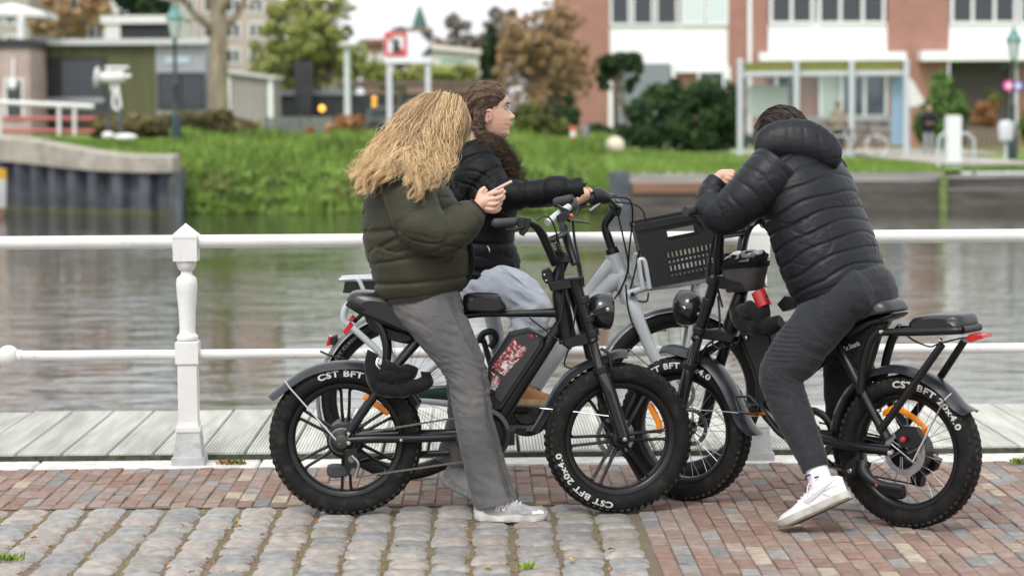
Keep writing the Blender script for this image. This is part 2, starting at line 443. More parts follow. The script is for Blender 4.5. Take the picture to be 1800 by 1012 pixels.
def leaf(px, py, s, m, label):
    c = on_z(px, py, .012); a = random.uniform(0, 6.28); t = MB(); d = V(math.cos(a), math.sin(a), 0); e = V(-d.y, d.x, 0)
    pts = [c - d * s, c - d * s * .4 + e * s * .5 + V(0, 0, .006), c + d * s * .3 + e * s * .45 + V(0, 0, .009), c + d * s * 1.1 + V(0, 0, .004), c + d * s * .3 - e * s * .45, c - d * s * .4 - e * s * .5 + V(0, 0, .003)]
    t.add(pts, [(0, 1, 2, 5), (5, 2, 4), (2, 3, 4)]); t.add([p + V(0, 0, -.0015) for p in pts], [(5, 2, 1, 0), (4, 2, 5), (4, 3, 2)])
    tag(t.build('fallen_leaf', m, None, smooth=0, org=c), label, 'leaf', 'fallen leaves on the cobblestones')

for (px, py) in ((60, 945), (337, 1005), (858, 996), (463, 940), (1005, 983), (320, 922), (420, 925), (155, 950), (700, 960), (610, 985), (1075, 965)):
    lm_ = random.choice((M['leaf_dry'], M['leaf_yel'])); leaf(px, py, random.uniform(.012, .02), lm_, 'small rust-brown fallen leaf lying on the cobblestones' if lm_ is M['leaf_dry'] else 'small yellow fallen leaf lying on the cobblestones')
# loose litter in the cobble joints
lit = MB()
for i in range(7000):
    px = random.uniform(-20, 1110); py = random.uniform(896, 1020); c = on_z(px, py, -.008)
    if c.x > CX: continue
    s = random.uniform(.003, .009); a = random.uniform(0, 6.28); d = V(math.cos(a), math.sin(a), random.uniform(-.3, .6)) * s; e = V(-math.sin(a), math.cos(a), random.uniform(-.3, .3)) * s * .5
    lit.add([c - d, c + e, c + d, c - e], [(0, 1, 2, 3)], random.choice((0, 0, 0, 1, 2, 3, 3)))
tag(lit.build('joint_litter', [M['leaf_dry'], M['moss'], M['leaf_yel'], mat('litter_brown', (.16, .10, .065), .9)], pave, smooth=0), kind='stuff')
# ================================================================ canal and far bank
def water_mat():
    m = bpy.data.materials.new('canal_water'); m.use_nodes = True; t = m.node_tree; b = t.nodes['Principled BSDF']; L = t.links.new
    b.inputs['Base Color'].default_value = (.03, .034, .02, 1); b.inputs['Roughness'].default_value = .05; b.inputs['IOR'].default_value = 1.45
    b.inputs['Specular IOR Level'].default_value = .5
    geo = t.nodes.new('ShaderNodeNewGeometry')
    def nz(scale, st, det, rough=.5):
        mp = t.nodes.new('ShaderNodeMapping'); mp.inputs['Scale'].default_value = st; L(geo.outputs['Position'], mp.inputs[0])
        n = t.nodes.new('ShaderNodeTexNoise'); n.inputs['Scale'].default_value = scale; n.inputs['Detail'].default_value = det; n.inputs['Roughness'].default_value = rough; n.inputs['Distortion'].default_value = .6; L(mp.outputs[0], n.inputs['Vector']); return n
    n1 = nz(1.5, (.7, 1.3, 1), 2); n2 = nz(5.0, (.5, 1.1, 1), 3)
    n3 = nz(.22, (.5, 1.0, 1), 2)     # calm and ruffled patches
    mp_ = t.nodes.new('ShaderNodeMapRange'); mp_.inputs['From Min'].default_value = .35; mp_.inputs['From Max'].default_value = .65; mp_.inputs['To Min'].default_value = .25; mp_.inputs['To Max'].default_value = 1.15; L(n3.outputs['Fac'], mp_.inputs[0])
    b1 = t.nodes.new('ShaderNodeBump'); b1.inputs['Distance'].default_value = .034; L(n1.outputs['Fac'], b1.inputs['Height']); L(mp_.outputs[0], b1.inputs['Strength'])
    b2 = t.nodes.new('ShaderNodeBump'); b2.inputs['Distance'].default_value = .012; L(n2.outputs['Fac'], b2.inputs['Height']); L(mp_.outputs[0], b2.inputs['Strength']); L(b1.outputs[0], b2.inputs['Normal'])
    L(b2.outputs[0], b.inputs['Normal']); return m
M['water'] = water_mat()
WZ = -.9
wm = MB(); wm.add([(-160, 12.02, WZ), (160, 12.02, WZ), (160, 70, WZ), (-160, 70, WZ)], [(0, 1, 2, 3)]); tag(wm.build('canal_water', M['water'], smooth=0), kind='structure')
q = MB(); q.box((0, 11.0, -1.3), (80, 1.3, 1.95)); tag(q.build('quay_wall', mat('quay_brick', (.16, .11, .09), .9, var=.3), smooth=0), kind='structure')
M['grass'] = mat('grass_turf', (.12, .20, .035), .95, var=.3, vscale=.8, col2=(.165, .26, .05), bump=.6, bscale=12, bdist=.1)
M['path'] = mat('gravel_path', (.36, .33, .29), .95, var=.15, vscale=3)
# terrain: z as function of photo column and depth
def ztop(px):
    return float(np.interp(px, [-900, 0, 300, 500, 900, 1060, 1200, 1500, 1800, 2700], [.95, .95, .85, .80, .72, .62, .35, .16, .10, .1]))
def zter(X, Y):
    px = 845 + X * FPX / 62
    t = ztop(px)
    e = float(np.interp(px, [-900, 300, 303, 1075, 1080, 2700], [.45, .45, -1.1, -1.1, .05, .05]))      # height at the water edge
    ye = float(np.interp(px, [-420, -150, 0, 60, 120, 180, 240, 303], [67.7, 65.2, 63.2, 62.1, 61.1, 60.4, 60.0, 59.8])) if px < 303 else 0
    if Y < ye: return -1.3
    s = min(max((Y - max(58.6, ye)) / 6.0, 0), 1)
    return e + (t - e) * (1 - (1 - s) ** 2.2) + (0.0 if Y < 66 else (Y - 66) * .002)
tm = MB(); xs = np.concatenate([np.linspace(-160, -20, 15), np.linspace(-15, 17, 130), np.linspace(20, 160, 15)]); ys_ = list(np.linspace(58.5, 66, 16)) + [70, 76, 84, 95, 120, 160, 240, 420]
for Y in ys_:
    for X in xs: tm.v.append((X, Y + (0), zter(X, Y)))
nx = len(xs)
for j in range(len(ys_) - 1):
    for i in range(nx - 1): tm.f.append((j * nx + i, j * nx + i + 1, (j + 1) * nx + i + 1, (j + 1) * nx + i)); tm.m.append(0)
tag(tm.build('grass_bank', M['grass'], smooth=40), kind='structure')
def leafcloud(n, ells, size, rnd, squash=(1, 1, 1), surf=.55):
    """n leaf quads spread through ellipsoids; returns verts(4n,3), clump id"""
    ells = np.array(ells, float); vol = ells[:, 3] * ells[:, 4] * ells[:, 5]; pick = rnd.choice(len(ells), n, p=vol / vol.sum())
    d = rnd.normal(size=(n, 3)); d /= np.linalg.norm(d, axis=1)[:, None]; r = rnd.uniform(0, 1, n) ** (surf * .6)
    c = ells[pick, :3] + d * r[:, None] * ells[pick, 3:6]
    a = rnd.normal(size=(n, 3)); a /= np.linalg.norm(a, axis=1)[:, None]; b = rnd.normal(size=(n, 3)); b -= (a * b).sum(1)[:, None] * a; b /= np.linalg.norm(b, axis=1)[:, None]
    s = size * rnd.uniform(.6, 1.4, n)[:, None]
    a *= s; b *= s * .6
    v = np.stack([c - a, c + b, c + a, c - b], 1).reshape(-1, 3); return v, pick
def quads_obj(name, v, mi, mats, parent):
    v = v - np.array(ORG[parent.name]) if parent is not None else v
    n = len(v) // 4; me = bpy.data.meshes.new(name); me.vertices.add(len(v)); me.vertices.foreach_set('co', v.astype(np.float32).ravel())
    me.loops.add(4 * n); me.loops.foreach_set('vertex_index', np.arange(4 * n, dtype=np.int32)); me.polygons.add(n); me.polygons.foreach_set('loop_start', np.arange(0, 4 * n, 4, dtype=np.int32))
    for m in mats: me.materials.append(m)
    me.polygons.foreach_set('material_index', np.asarray(mi, dtype=np.int32)); me.update(calc_edges=True)
    return link_mesh(name, me, parent)
def leafmats(name, *cols):
    return [mat(name + str(i), c, .75, var=.2, vscale=3, spec=.25) for i, c in enumerate(cols)]
LM = {
 'willow': leafmats('willow', (.31, .34, .10), (.38, .40, .15), (.25, .28, .075)),
 'autumn': leafmats('autumn', (.36, .235, .125), (.43, .30, .16), (.29, .185, .10)),
 'dark': leafmats('darkgreen', (.028, .055, .022), (.045, .08, .03), (.02, .04, .018)),
 'hedge': leafmats('hedge', (.03, .065, .022), (.05, .095, .03), (.02, .045, .018)),
 'heather': leafmats('heather', (.16, .14, .05), (.20, .17, .075), (.13, .11, .05)),
 'orange': leafmats('orangeshrub', (.34, .17, .075), (.42, .23, .11), (.25, .12, .05)),
 'green': leafmats('greenshrub', (.09, .17, .04), (.14, .23, .06), (.06, .12, .03)),
 'bank': leafmats('bankgrass', (.145, .235, .042), (.195, .29, .06), (.105, .165, .038)),
 'olive': leafmats('oliveleaf', (.11, .13, .035), (.15, .16, .05), (.085, .09, .03)),
 'bare': leafmats('baretwig', (.22, .19, .17), (.27, .24, .22), (.18, .15, .13)),
}
M['bark'] = mat('bark', (.15, .125, .095), .95, var=.35, vscale=6, stretch=(3, 3, .6), bump=.8, bscale=14, bdist=.04)
def clumps(rnd, c, rad, n, r0):
    out = []
    for i in range(n):
        d = rnd.normal(size=3); d /= np.linalg.norm(d); r = rnd.uniform(.35, .95)
        q = np.array(c) + d * r * np.array(rad); k = r0 * rnd.uniform(.6, 1.25)
        out.append((q[0], q[1], q[2], k * rad[0], k * rad[1], k * rad[2] * .9))
    return out
def plant(name, px, py_base, Y, ells_px, mats, nleaf, size, label, cat, seed, trunk=None, depth=1., nclump=18, r0=.38, part='foliage', group=None, wood=None):
    """ells_px: (px,py,rx,ry) crowns in photo pixels at depth Y"""
    rnd = np.random.RandomState(seed); b = at_depth(px, py_base, Y); s = Y / FPX
    b.z = zter(b.x, Y)
    t = thing(name, b, label, cat, group); E = []
    for (cx, cy, rx, ry) in ells_px:
        c = at_depth(cx, cy, Y); E += clumps(rnd, c, (rx * s, min(rx, ry * 1.2) * s * depth, ry * s), nclump, r0)
    v, pick = leafcloud(nleaf, E, size, rnd)
    cl = rnd.randint(0, 3, len(E)); mi = np.where(rnd.uniform(size=nleaf) < .65, cl[pick], rnd.randint(0, 3, nleaf))
    v[:, 2] = np.maximum(v[:, 2], b.z + .01)
    quads_obj(part, v, mi, mats, t)
    if trunk:
        m = MB(); r_ = trunk; top = at_depth(ells_px[0][0], ells_px[0][1], Y)
        base = b - V(0, 0, .1)
        m.stube([base, lerp(base, top, .45) + V(rnd.uniform(-.1, .1), 0, 0), top], [r_ * 1.15, r_ * .8, r_ * .3], 10)
        for e in E[::2]:
            k = rnd.uniform(.35, .85); st = lerp(base, top, k); en = V(e[0], e[1], e[2])
            m.stube([st, lerp(st, en, .5) + V(0, 0, .12 * (en - st).length), en], [r_ * .34, r_ * .2, r_ * .05], 6, per=4)
        m.build('trunk', wood or M['bark'], t)
    return t
# tall grass on the bank
rnd = np.random.RandomState(4); n = 52000
X = rnd.uniform(-19, 20, n); Y = 58.6 + rnd.uniform(0, 1, n) ** 1.2 * 9
Zt = np.array([zter(a, b) for a, b in zip(X, Y)]); pxs = 845 + X * FPX / Y
tall = np.where((pxs > 305) & (pxs < 1075), 1.0, .28) * (.75 + .5 * np.sin(X * 1.3) * np.sin(Y * 1.7 + X))
keep = (Zt > -1.05) & ((pxs > 330) | (Zt > .3)); 
h = np.maximum(.05, rnd.uniform(.14, .42, n) * tall)
ang = rnd.uniform(0, np.pi, n); wd = rnd.uniform(.02, .05, n); lean = rnd.normal(size=(n, 2)) * .12
c = np.stack([X, Y, Zt - .03], 1); sx = np.stack([np.cos(ang) * wd, np.sin(ang) * wd, 0 * ang], 1); tp = c + np.stack([lean[:, 0] * h * 2, lean[:, 1] * h * 2, h + .03], 1)
v = np.stack([c - sx, c + sx, tp + sx * .4, tp - sx * .4], 1)[keep].reshape(-1, 3)
nz_ = np.sin(X * .9 + 1) * np.cos(Y * 1.1) + rnd.normal(size=n) * .6
mi = np.where(nz_ > .5, 1, np.where(nz_ < -.7, 2, 0))[keep]
go = quads_obj('bank_grass', v, mi, LM['bank'], None); tag(go, 'long bright green grass covering the far canal bank', 'grass', kind='stuff')
# weeds hanging over the water edge
E = []
for i in range(95):
    px = rnd.uniform(318, 1068); Yb = rnd.uniform(58.7, 60.6); X_ = (px - 845) / FPX * Yb; z = zter(X_, Yb); k = rnd.uniform(.16, .40); E.append((X_, Yb, z + .06, k * 1.3, k, k * .75))
v, pick = leafcloud(26000, E, .07, rnd); cl = rnd.randint(0, 5, len(E)); v[:, 2] = np.maximum(v[:, 2], WZ + .02)
bw = quads_obj('bank_weeds', v, np.where(rnd.uniform(size=26000) < .7, cl[pick], rnd.randint(0, 5, 26000)) % 5, [LM['bank'][0], LM['bank'][1], LM['green'][1], LM['bank'][2], LM['olive'][1]], None); tag(bw, 'leafy weeds along the water edge of the grassy bank', 'weeds', kind='stuff')

# ---------------------------------------------------------------- left: sheet-pile wall with concrete cap
M['concrete'] = mat('concrete_cap', (.33, .30, .255), .9, var=.2, vscale=2.5, bump=.4, bscale=8, bdist=.03)
M['steel'] = mat('dark_sheet_pile', (.075, .085, .10), .55, var=.3, vscale=2, metal=.2)
M['steel_foot'] = mat('algae', (.10, .10, .055), .9, var=.3)
sp = thing('sheet_pile_wall', V(at_depth(303, 370, 58.2).x, 58.2, WZ), 'dark corrugated sheet-pile wall under a curved concrete cap', 'wall')
capline = [(-420, 214, 262, 66), (-150, 228, 272, 63.5), (0, 240, 283, 61.5), (60, 246, 289, 60.4), (120, 257, 296, 59.4), (180, 267, 301, 58.7), (240, 272, 303, 58.3), (303, 272, 303, 58.1)]
m = MB(); rows = []
for (px, yt, yb, Yd) in [tuple(r_) for r_ in spline(capline, per=5)]:
    a = at_depth(px, yt + 4, Yd); bb = at_depth(px, yb, Yd); rows.append((a, bb, Yd))
for i, (a, bb, Yd) in enumerate(rows):
    m.v += [tuple(a), tuple(bb), tuple(bb + V(0, 1.5, 0)), tuple(a + V(0, 1.5, .05))]
for i in range(len(rows) - 1):
    for j in range(4): m.f.append((i * 4 + j, (i + 1) * 4 + j, (i + 1) * 4 + (j + 1) % 4, i * 4 + (j + 1) % 4)); m.m.append(0)
m.f.append(((len(rows) - 1) * 4 + 3, (len(rows) - 1) * 4 + 2, (len(rows) - 1) * 4 + 1, (len(rows) - 1) * 4)); m.m.append(0)
cp_ = m.build('concrete_cap', M['concrete'], sp, smooth=30); fix_normals(cp_.data)
dense = [tuple(r_) for r_ in spline(capline, per=14)]
# pile panels, each folded trapezoid a part
xcur = None; seg = []
pts = [(at_depth(px, yb, Yd) + V(0, .12, 0)) for (px, yt, yb, Yd) in dense]
acc = [0]
for i in range(1, len(pts)): acc.append(acc[-1] + (pts[i] - pts[i - 1]).length)
def along(s):
    i = min(max(np.searchsorted(acc, s) - 1, 0), len(pts) - 2); t = (s - acc[i]) / max(acc[i + 1] - acc[i], 1e-6); d = (pts[i + 1] - pts[i]).normalized(); return lerp(pts[i], pts[i + 1], t), V(d.y, -d.x, 0).normalized()
s = acc[-1] - .02; per = .80
while s > .7:
    pr = []
    for (f, o_) in ((0, 0), (.14, .02), (.30, .28), (.62, .28), (.78, .02), (1, 0)):
        p, nn = along(s - f * per); p = p + (-nn if nn.y < 0 else nn) * (o_); pr.append(p)
    mm = MB(); vs = [V(p.x, p.y, WZ - .3) for p in pr] + [V(p.x, p.y, p.z + .02) for p in pr]
    mm.add(vs, [(i + 1, i, 6 + i, 7 + i) for i in range(5)])
    vs2 = [V(p.x, p.y - .012, WZ - .2) for p in pr] + [V(p.x, p.y - .012, WZ + .12 + .04 * math.sin(s * 9 + i)) for i, p in enumerate(pr)]
    mm.add(vs2, [(i + 1, i, 6 + i, 7 + i) for i in range(5)], 1)
    mm.build('pile_panel', [M['steel'], M['steel_foot']], sp, smooth=0); s -= per
ep = MB(); p = pts[-1]; ep.box((p.x + .12, p.y + .38, (p.z + WZ) / 2 - .2), (.2, 1.0, p.z - WZ + .42)); ep.build('end_post', M['steel'], sp, smooth=0)
# boat bow just entering at the left edge
bt = thing('moored_boat', at_depth(-40, 372, 57), 'yellow and white boat bow beside the sheet-pile wall', 'boat')
a = at_depth(-150, 318, 57); e = at_depth(11, 318, 57); m = MB()
for i in range(9):
    f = i / 8; c_ = lerp(a, e, f); wdt = .7 * math.sqrt(max(0, 1 - f ** 2)) + .02
    for (z, k) in ((WZ - .1, .6), (WZ + .25, .92), (c_.z + .05, 1), (c_.z + .30, 1.02)):
        m.v += [(c_.x - (1 - k) * .3, c_.y - wdt * k, z), (c_.x - (1 - k) * .3, c_.y + wdt * k, z)]
for i in range(8):
    for L_ in range(3):
        for sd_ in (0, 1):
            b0 = i * 8 + L_ * 2 + sd_; m.f.append((b0, b0 + 8, b0 + 10, b0 + 2) if sd_ == 0 else (b0, b0 + 2, b0 + 10, b0 + 8)); m.m.append(2 if L_ == 0 else (0 if L_ == 1 else 1))
    b0 = i * 8 + 6; m.f.append((b0, b0 + 8, b0 + 9, b0 + 1)); m.m.append(1)
m.build('hull', [M['white_paint'], mat('boat_yellow', (.75, .42, .03), .4), mat('hull_red', (.35, .2, .15), .5)], bt, smooth=30)

# ---------------------------------------------------------------- left: pavilion and things round it
def rect(px0, py0, px1, py1, Y):
    a = at_depth(px0, (py0 + py1) / 2, Y); b = at_depth(px1, (py0 + py1) / 2, Y); cx = (px0 + px1) / 2
    return a.x, b.x, at_depth(cx, py1, Y).z, at_depth(cx, py0, Y).z
def pbox(m, px0, py0, px1, py1, Y, depth, mat=0, proud=0, z0=None):
    x0, x1, za, zb = rect(px0, py0, px1, py1, Y)
    if z0 is not None: za = z0
    m.box(((x0 + x1) / 2, Y - proud + depth / 2, (za + zb) / 2), (x1 - x0, depth, zb - za), mat=mat); return m
def part(name, mm, parent, px0, py0, px1, py1, Y, depth, proud=0, z0=None):
    return pbox(MB(), px0, py0, px1, py1, Y, depth, 0, proud, z0).build(name, mm, parent, smooth=0)
M['glass_d'] = mat('dark_window_glass', (.02, .025, .03), .06, spec=.8)
M['glass_l'] = mat('pale_blind', (.55, .62, .62), .25, spec=.6)
M['frame_w'] = mat('white_window_frame', (.72, .73, .73), .5)
def window(parent, px0, py0, px1, py1, Y, glass=None, fr=None, bw=3., proud=.05, cols=1):
    fr = fr or M['frame_w']; s = MB()
    o = None
    m = MB(); pbox(m, px0, py0, px1, py0 + bw, Y, .09, 0, proud); pbox(m, px0, py1 - bw, px1, py1, Y, .09, 0, proud)
    pbox(m, px0, py0 + bw, px0 + bw, py1 - bw, Y, .09, 0, proud); pbox(m, px1 - bw, py0 + bw, px1, py1 - bw, Y, .09, 0, proud)
    for k in range(1, cols):
        x_ = px0 + (px1 - px0) * k / cols; pbox(m, x_ - bw / 2, py0 + bw, x_ + bw / 2, py1 - bw, Y, .09, 0, proud)
    o = m.build('window', fr, parent, smooth=0)
    for k in range(cols):
        xa = px0 + (px1 - px0) * k / cols; xb = px0 + (px1 - px0) * (k + 1) / cols
        g_ = glass[k % len(glass)] if isinstance(glass, list) else (glass or M['glass_d'])
        pbox(MB(), xa + bw * .6, py0 + bw * .6, xb - bw * .6, py1 - bw * .6, Y, .02, 0, proud - .03).build('pane', g_, o, smooth=0)
    return o
Yp = 80.
M['olive_clad'] = mat('olive_cladding', (.085, .085, .035), .7, var=.2, vscale=1.2, stretch=(6, 6, .3))
M['grey_clad'] = mat('grey_panel', (.30, .31, .34), .6, var=.08)
M['roof_edge'] = mat('pale_roof_edge', (.50, .50, .50), .5)
M['pinkwall'] = mat('pinkish_brick', (.40, .30, .28), .9, var=.12, vscale=2)
M['black_wood'] = mat('black_boards', (.022, .024, .028), .7, var=.3, vscale=2)
M['grey_wood'] = mat('grey_boards', (.19, .19, .19), .9, var=.25, vscale=2, stretch=(4, 4, .4))
def ztr(px, Y): return zter((px - 845) / FPX * Y, Y)
pv = thing('pavilion', V(at_depth(200, 240, Yp).x, Yp, ztr(200, Yp) - .05), 'low flat-roofed pavilion with olive cladding and a wide dark window', 'building')
part('wall', M['olive_clad'], pv, 50, 80, 275, 250, Yp, 5.0, z0=ztr(150, Yp) - .1)
part('grey_bay', M['grey_clad'], pv, 275, 80, 362, 250, Yp, 4.9, .02, z0=ztr(320, Yp) - .1)
part('roof', M['roof_edge'], pv, 46, 69, 368, 79.5, Yp, 5.4, .3)
window(pv, 62, 102, 187, 222, Yp, [M['glass_d']], M['black_wood'], 4, .06, 1)
window(pv, 277, 128, 360, 192, Yp, [M['glass_d']], M['black_wood'], 4, .1, 2)
part('window_sill', M['grey_clad'], pv, 66, 172, 184, 181, Yp, .06, .085)
part('poster', mat('faint_lettering_sign', (.42, .5, .55), .5), pv, 291, 100, 333, 112, Yp, .03, .06)
ph = thing('brick_house', V(at_depth(20, 240, 77).x, 77, ztr(10, 77) - .05), 'pinkish brick annex standing left of the olive pavilion', 'building')
part('wall', M['pinkwall'], ph, -120, 84, 53, 250, 77, 4.0, z0=ztr(10, 77) - .1)
part('roof', M['black_wood'], ph, -125, 70, 56, 84, 77, 4.2, .1)
window(ph, 8, 138, 42, 212, 77, [M['glass_d']], M['frame_w'], 4, .05, 1)
lw = MB(); c = at_depth(22, 150, 76.6); lw.ball(c, (.16, .12, .17), 12, 8); lw.tube([c, c + V(0, .3, .9)], .03, 6); lw.build('wall_lamp', M['frame_w'], ph)
sh = thing('garden_shed', V(at_depth(440, 240, 79).x, 79, ztr(440, 79) - .05), 'small grey boarded shed with pale roof edge beside the tree trunk', 'shed')
x0, x1, za, zb = rect(398, 130, 480, 240, 79)
m = MB(); a = at_depth(398, 128, 79); b = at_depth(480, 140, 79); m.prism([(a.x, 79, ztr(440, 79) - .1), (b.x, 79, ztr(440, 79) - .1), b, a], (0, 3, 0)); m.build('wall', mat('shed_boards', (.27, .25, .235), .9, var=.15, vscale=2, stretch=(5, 5, .4)), sh, smooth=0)
m = MB(); m.prism([a + V(-.1, -.2, 0), b + V(.1, -.2, 0), b + V(.1, -.2, .12), a + V(-.1, -.2, .12)], (0, 3.4, 0)); m.build('roof', M['roof_edge'], sh, smooth=0)
for px in (402, 476): part('corner_post', M['frame_w'], sh, px - 4, 136, px + 4, 240, 79, .08, .08)
# white bridge railing with red strips
br = thing('white_railing', V(at_depth(80, 235, 66).x, 66, ztr(80, 66)), 'white handrail above red bars at the foot of the pavilion', 'railing')
def ptube(m, pts, Y, rpx, n=8, mat=0): m.tube([at_depth(p[0], p[1], Y if len(p) < 3 else p[2]) for p in pts], rpx * Y / FPX, n, mat=mat)
m = MB(); ptube(m, [(-200, 170), (0, 180), (165, 188)], 66, 4.5); m.build('handrail', M['white_paint'], br)
for yy in (209, 231):
    m = MB(); ptube(m, [(-200, yy - 8), (0, yy - 1), (165, yy)], 66.05, 3.5); m.build('red_bar', mat('red_bar', (.42, .09, .08), .5), br)
for px in (0, 104, 131): 
    m = MB(); ptube(m, [(px, 186), (px, 238)], 66, 3.6); m.build('post', M['white_paint'], br)
# sculpture of a walking figure with a drum for a head
sc = thing('steel_sculpture', V(at_depth(203, 243, 63).x, 63, ztr(203, 63)), 'thin-legged metal sculpture with a white drum and disc head on the grass', 'sculpture')
Ys = 63
m = MB(); p0 = at_depth(176, 137, Ys); p1 = at_depth(218, 135, Ys); m.tube([p0, lerp(p0, p1, .15), p1], [.11, .16, .17], 14); m.build('drum', M['white_paint'], sc)
m = MB(); p0 = at_depth(168, 136, Ys); p1 = at_depth(176, 137, Ys); m.tube([p0, lerp(p0, p1, .5), p1], [.29, .28, .12], 18); m.build('disc', M['white_paint'], sc)
m = MB(); m.tube([at_depth(218, 135, Ys), at_depth(230, 134, Ys)], [.07, .05], 8); m.build('nozzle', M['frame_w'], sc)
m = MB(); ptube(m, [(185, 119), (226, 119)], Ys, 2.4); ptube(m, [(190, 119), (190, 128)], Ys, 2); m.build('top_plate', M['frame_w'], sc)
m = MB()
for pl in ([(196, 147), (200, 190)], [(206, 147), (213, 195)], [(200, 190), (213, 195)], [(206, 150), (198, 180)]): ptube(m, pl, Ys, 2.6)
m.build('body_frame', M['frame_w'], sc)
for pl in ([(196, 160), (191, 195), (189, 240)], [(212, 190), (211, 215), (214, 242)]):
    m = MB(); m.stube([at_depth(*p, Ys) for p in pl], [.06, .05, .05], 8); m.build('leg', M['steel'], sc)
for (px, py, sx) in ((190, 240, .18), (220, 243, .34)):
    m = MB(); c = at_depth(px, py - 2, Ys); m.ball(c, (sx, .15, .10), 12, 8); m.build('foot', M['frame_w'], sc)
# lamp posts
M['lamp_green'] = mat('dark_green_iron', (.012, .030, .034), .45)
M['lamp_teal'] = mat('verdigris_lantern', (.10, .24, .21), .5)
M['lamp_glass'] = mat('milky_glass', (.62, .66, .6), .2)
def lantern_post(px, pyb, Y, ytop, label, sc_=1., group='lantern lamp posts'):
    c = V(at_depth(px, pyb, Y).x, Y, ztr(px, Y)); t = thing('street_lamp', c, label, 'street lamp', group)
    H = at_depth(px, ytop, Y).z - c.z; m = MB()
    m.lathe([(.14, 0), (.14, .75), (.10, .85), (.075, .9), (.07, 1.6), (.085, 1.65), (.06, 1.7), (.045, H - 1.15), (.06, H - 1.1), (.05, H - 1.02)], c, (0, 0, 1), 14); m.build('post', M['lamp_green'], t)
    m = MB(); m.tube([c + V(-.32, 0, H - 1.25), c + V(.32, 0, H - 1.25)], .022, 8); m.ball(c + V(-.32, 0, H - 1.25), .04, 8, 6); m.ball(c + V(.32, 0, H - 1.25), .04, 8, 6); m.build('ladder_bar', M['lamp_green'], t)
    b = c + V(0, 0, H - 1.02)
    m = MB(); m.lathe([(.10, 0), (.21, .52)], b, (0, 0, 1), 6, caps=True); m.build('lantern_glass', M['lamp_glass'], t, smooth=0)
    m = MB()
    for k in range(6):
        a = math.pi / 3 * k; e1 = b + V(0, .10 * math.cos(a), 0) + V(.10 * math.sin(a), 0, 0); e2 = b + V(.215 * math.sin(a), .215 * math.cos(a), .52); m.tube([e1, e2], .014, 5)
    m.lathe([(.25, .52), (.25, .55), (.18, .66), (.12, .74), (.12, .80), (.05, .86), (.03, .95), (.0, 1.0)], b, (0, 0, 1), 12); m.build('lantern_hood', M['lamp_teal'], t, smooth=40)
    return t
lantern_post(310, 243, 64, 2, 'dark green lantern post in front of the olive pavilion')
lantern_post(1780, 278, 66, 42, 'dark green lantern post carrying round pink and blue signs')
for (px, colr, lab, nm) in ((1773, (.65, .03, .28), 'round magenta sign on the lantern post', 'pink'), (1789, (.10, .12, .36), 'round blue and white sign on the lantern post', 'blue')):
    c = at_depth(px, 151, 65.9); m = MB(); t = thing('round_sign', c, lab, 'sign')
    MB().lathe([(.16, -.02), (.16, .02)], c, (0, 1, 0), 20).build('disc', mat('sign_' + nm, colr, .4), t)
    MB().lathe([(.085, -.03), (.085, -.021)], c, (0, 1, 0), 16).build('symbol', mat('sign_symbol_' + nm, (.7, .62, .7) if nm == 'pink' else (.62, .66, .78), .4), t)
pl = thing('street_lamp', V(at_depth(611, 206, 72).x, 72, ztr(611, 72)), 'pale grey lamp post with a flat mushroom head behind the fence', 'street lamp')
b = V(at_depth(611, 206, 72).x, 72, ztr(611, 72)); H = at_depth(611, 75, 72).z - b.z
MB().lathe([(.11, 0), (.10, 1), (.085, H - .2)], b, (0, 0, 1), 12).build('post', mat('galvanised', (.55, .57, .58), .5, var=.06), pl)
MB().lathe([(.08, H - .22), (.2, H - .16), (.27, H - .08), (.27, H - .03), (.0, H + .02)], b, (0, 0, 1), 20).build('lamp_head', mat('lamp_head_grey', (.6, .6, .58), .5), pl)
# waterway sign with red square and white arrow
sg = thing('waterway_sign', V(at_depth(718, 215, 63).x, 63, ztr(718, 63)), 'white waterway arrow sign with red-bordered square on two posts', 'sign')
M['signwhite'] = mat('sign_white', (.75, .77, .78), .45); M['signred'] = mat('sign_red', (.60, .05, .04), .45); M['signblk'] = mat('sign_black', (.02, .035, .03), .5)
for px in (685, 753): part('post', bpy.data.materials['galvanised'], sg, px - 5, 100, px + 4, 250, 63.06, .15, z0=ztr(718, 63) - .05)
part('board', M['signwhite'], sg, 675, 56, 758, 111, 63, .05)
m = MB()
for r_ in ((676, 57, 715, 62.5), (676, 93.5, 715, 99), (676, 62.5, 681, 93.5), (710, 62.5, 715, 93.5)): pbox(m, *r_, 63, .02, 0, .03)
m.build('red_border', M['signred'], sg, smooth=0)
m = MB(); P_ = lambda x, y: at_depth(x, y, 62.965); m.prism([P_(680, 62), P_(684, 61), P_(712, 93), P_(708, 96)], (0, -.01, 0)); m.build('red_diagonal', M['signred'], sg, smooth=0)
m = MB(); m.prism([P_(689, 92), P_(692, 78), P_(690, 70), P_(702, 70), P_(700, 78), P_(705, 92)], (0, -.02, 0)); m.build('bollard_symbol', M['signblk'], sg, smooth=0)
m = MB(); m.prism([P_(738, 56), P_(758, 56), P_(758, 76)], (0, -.02, 0)); m.prism([P_(758, 79), P_(758, 97), P_(741, 97)], (0, -.02, 0)); m.build('arrow_corner', M['signblk'], sg, smooth=0)
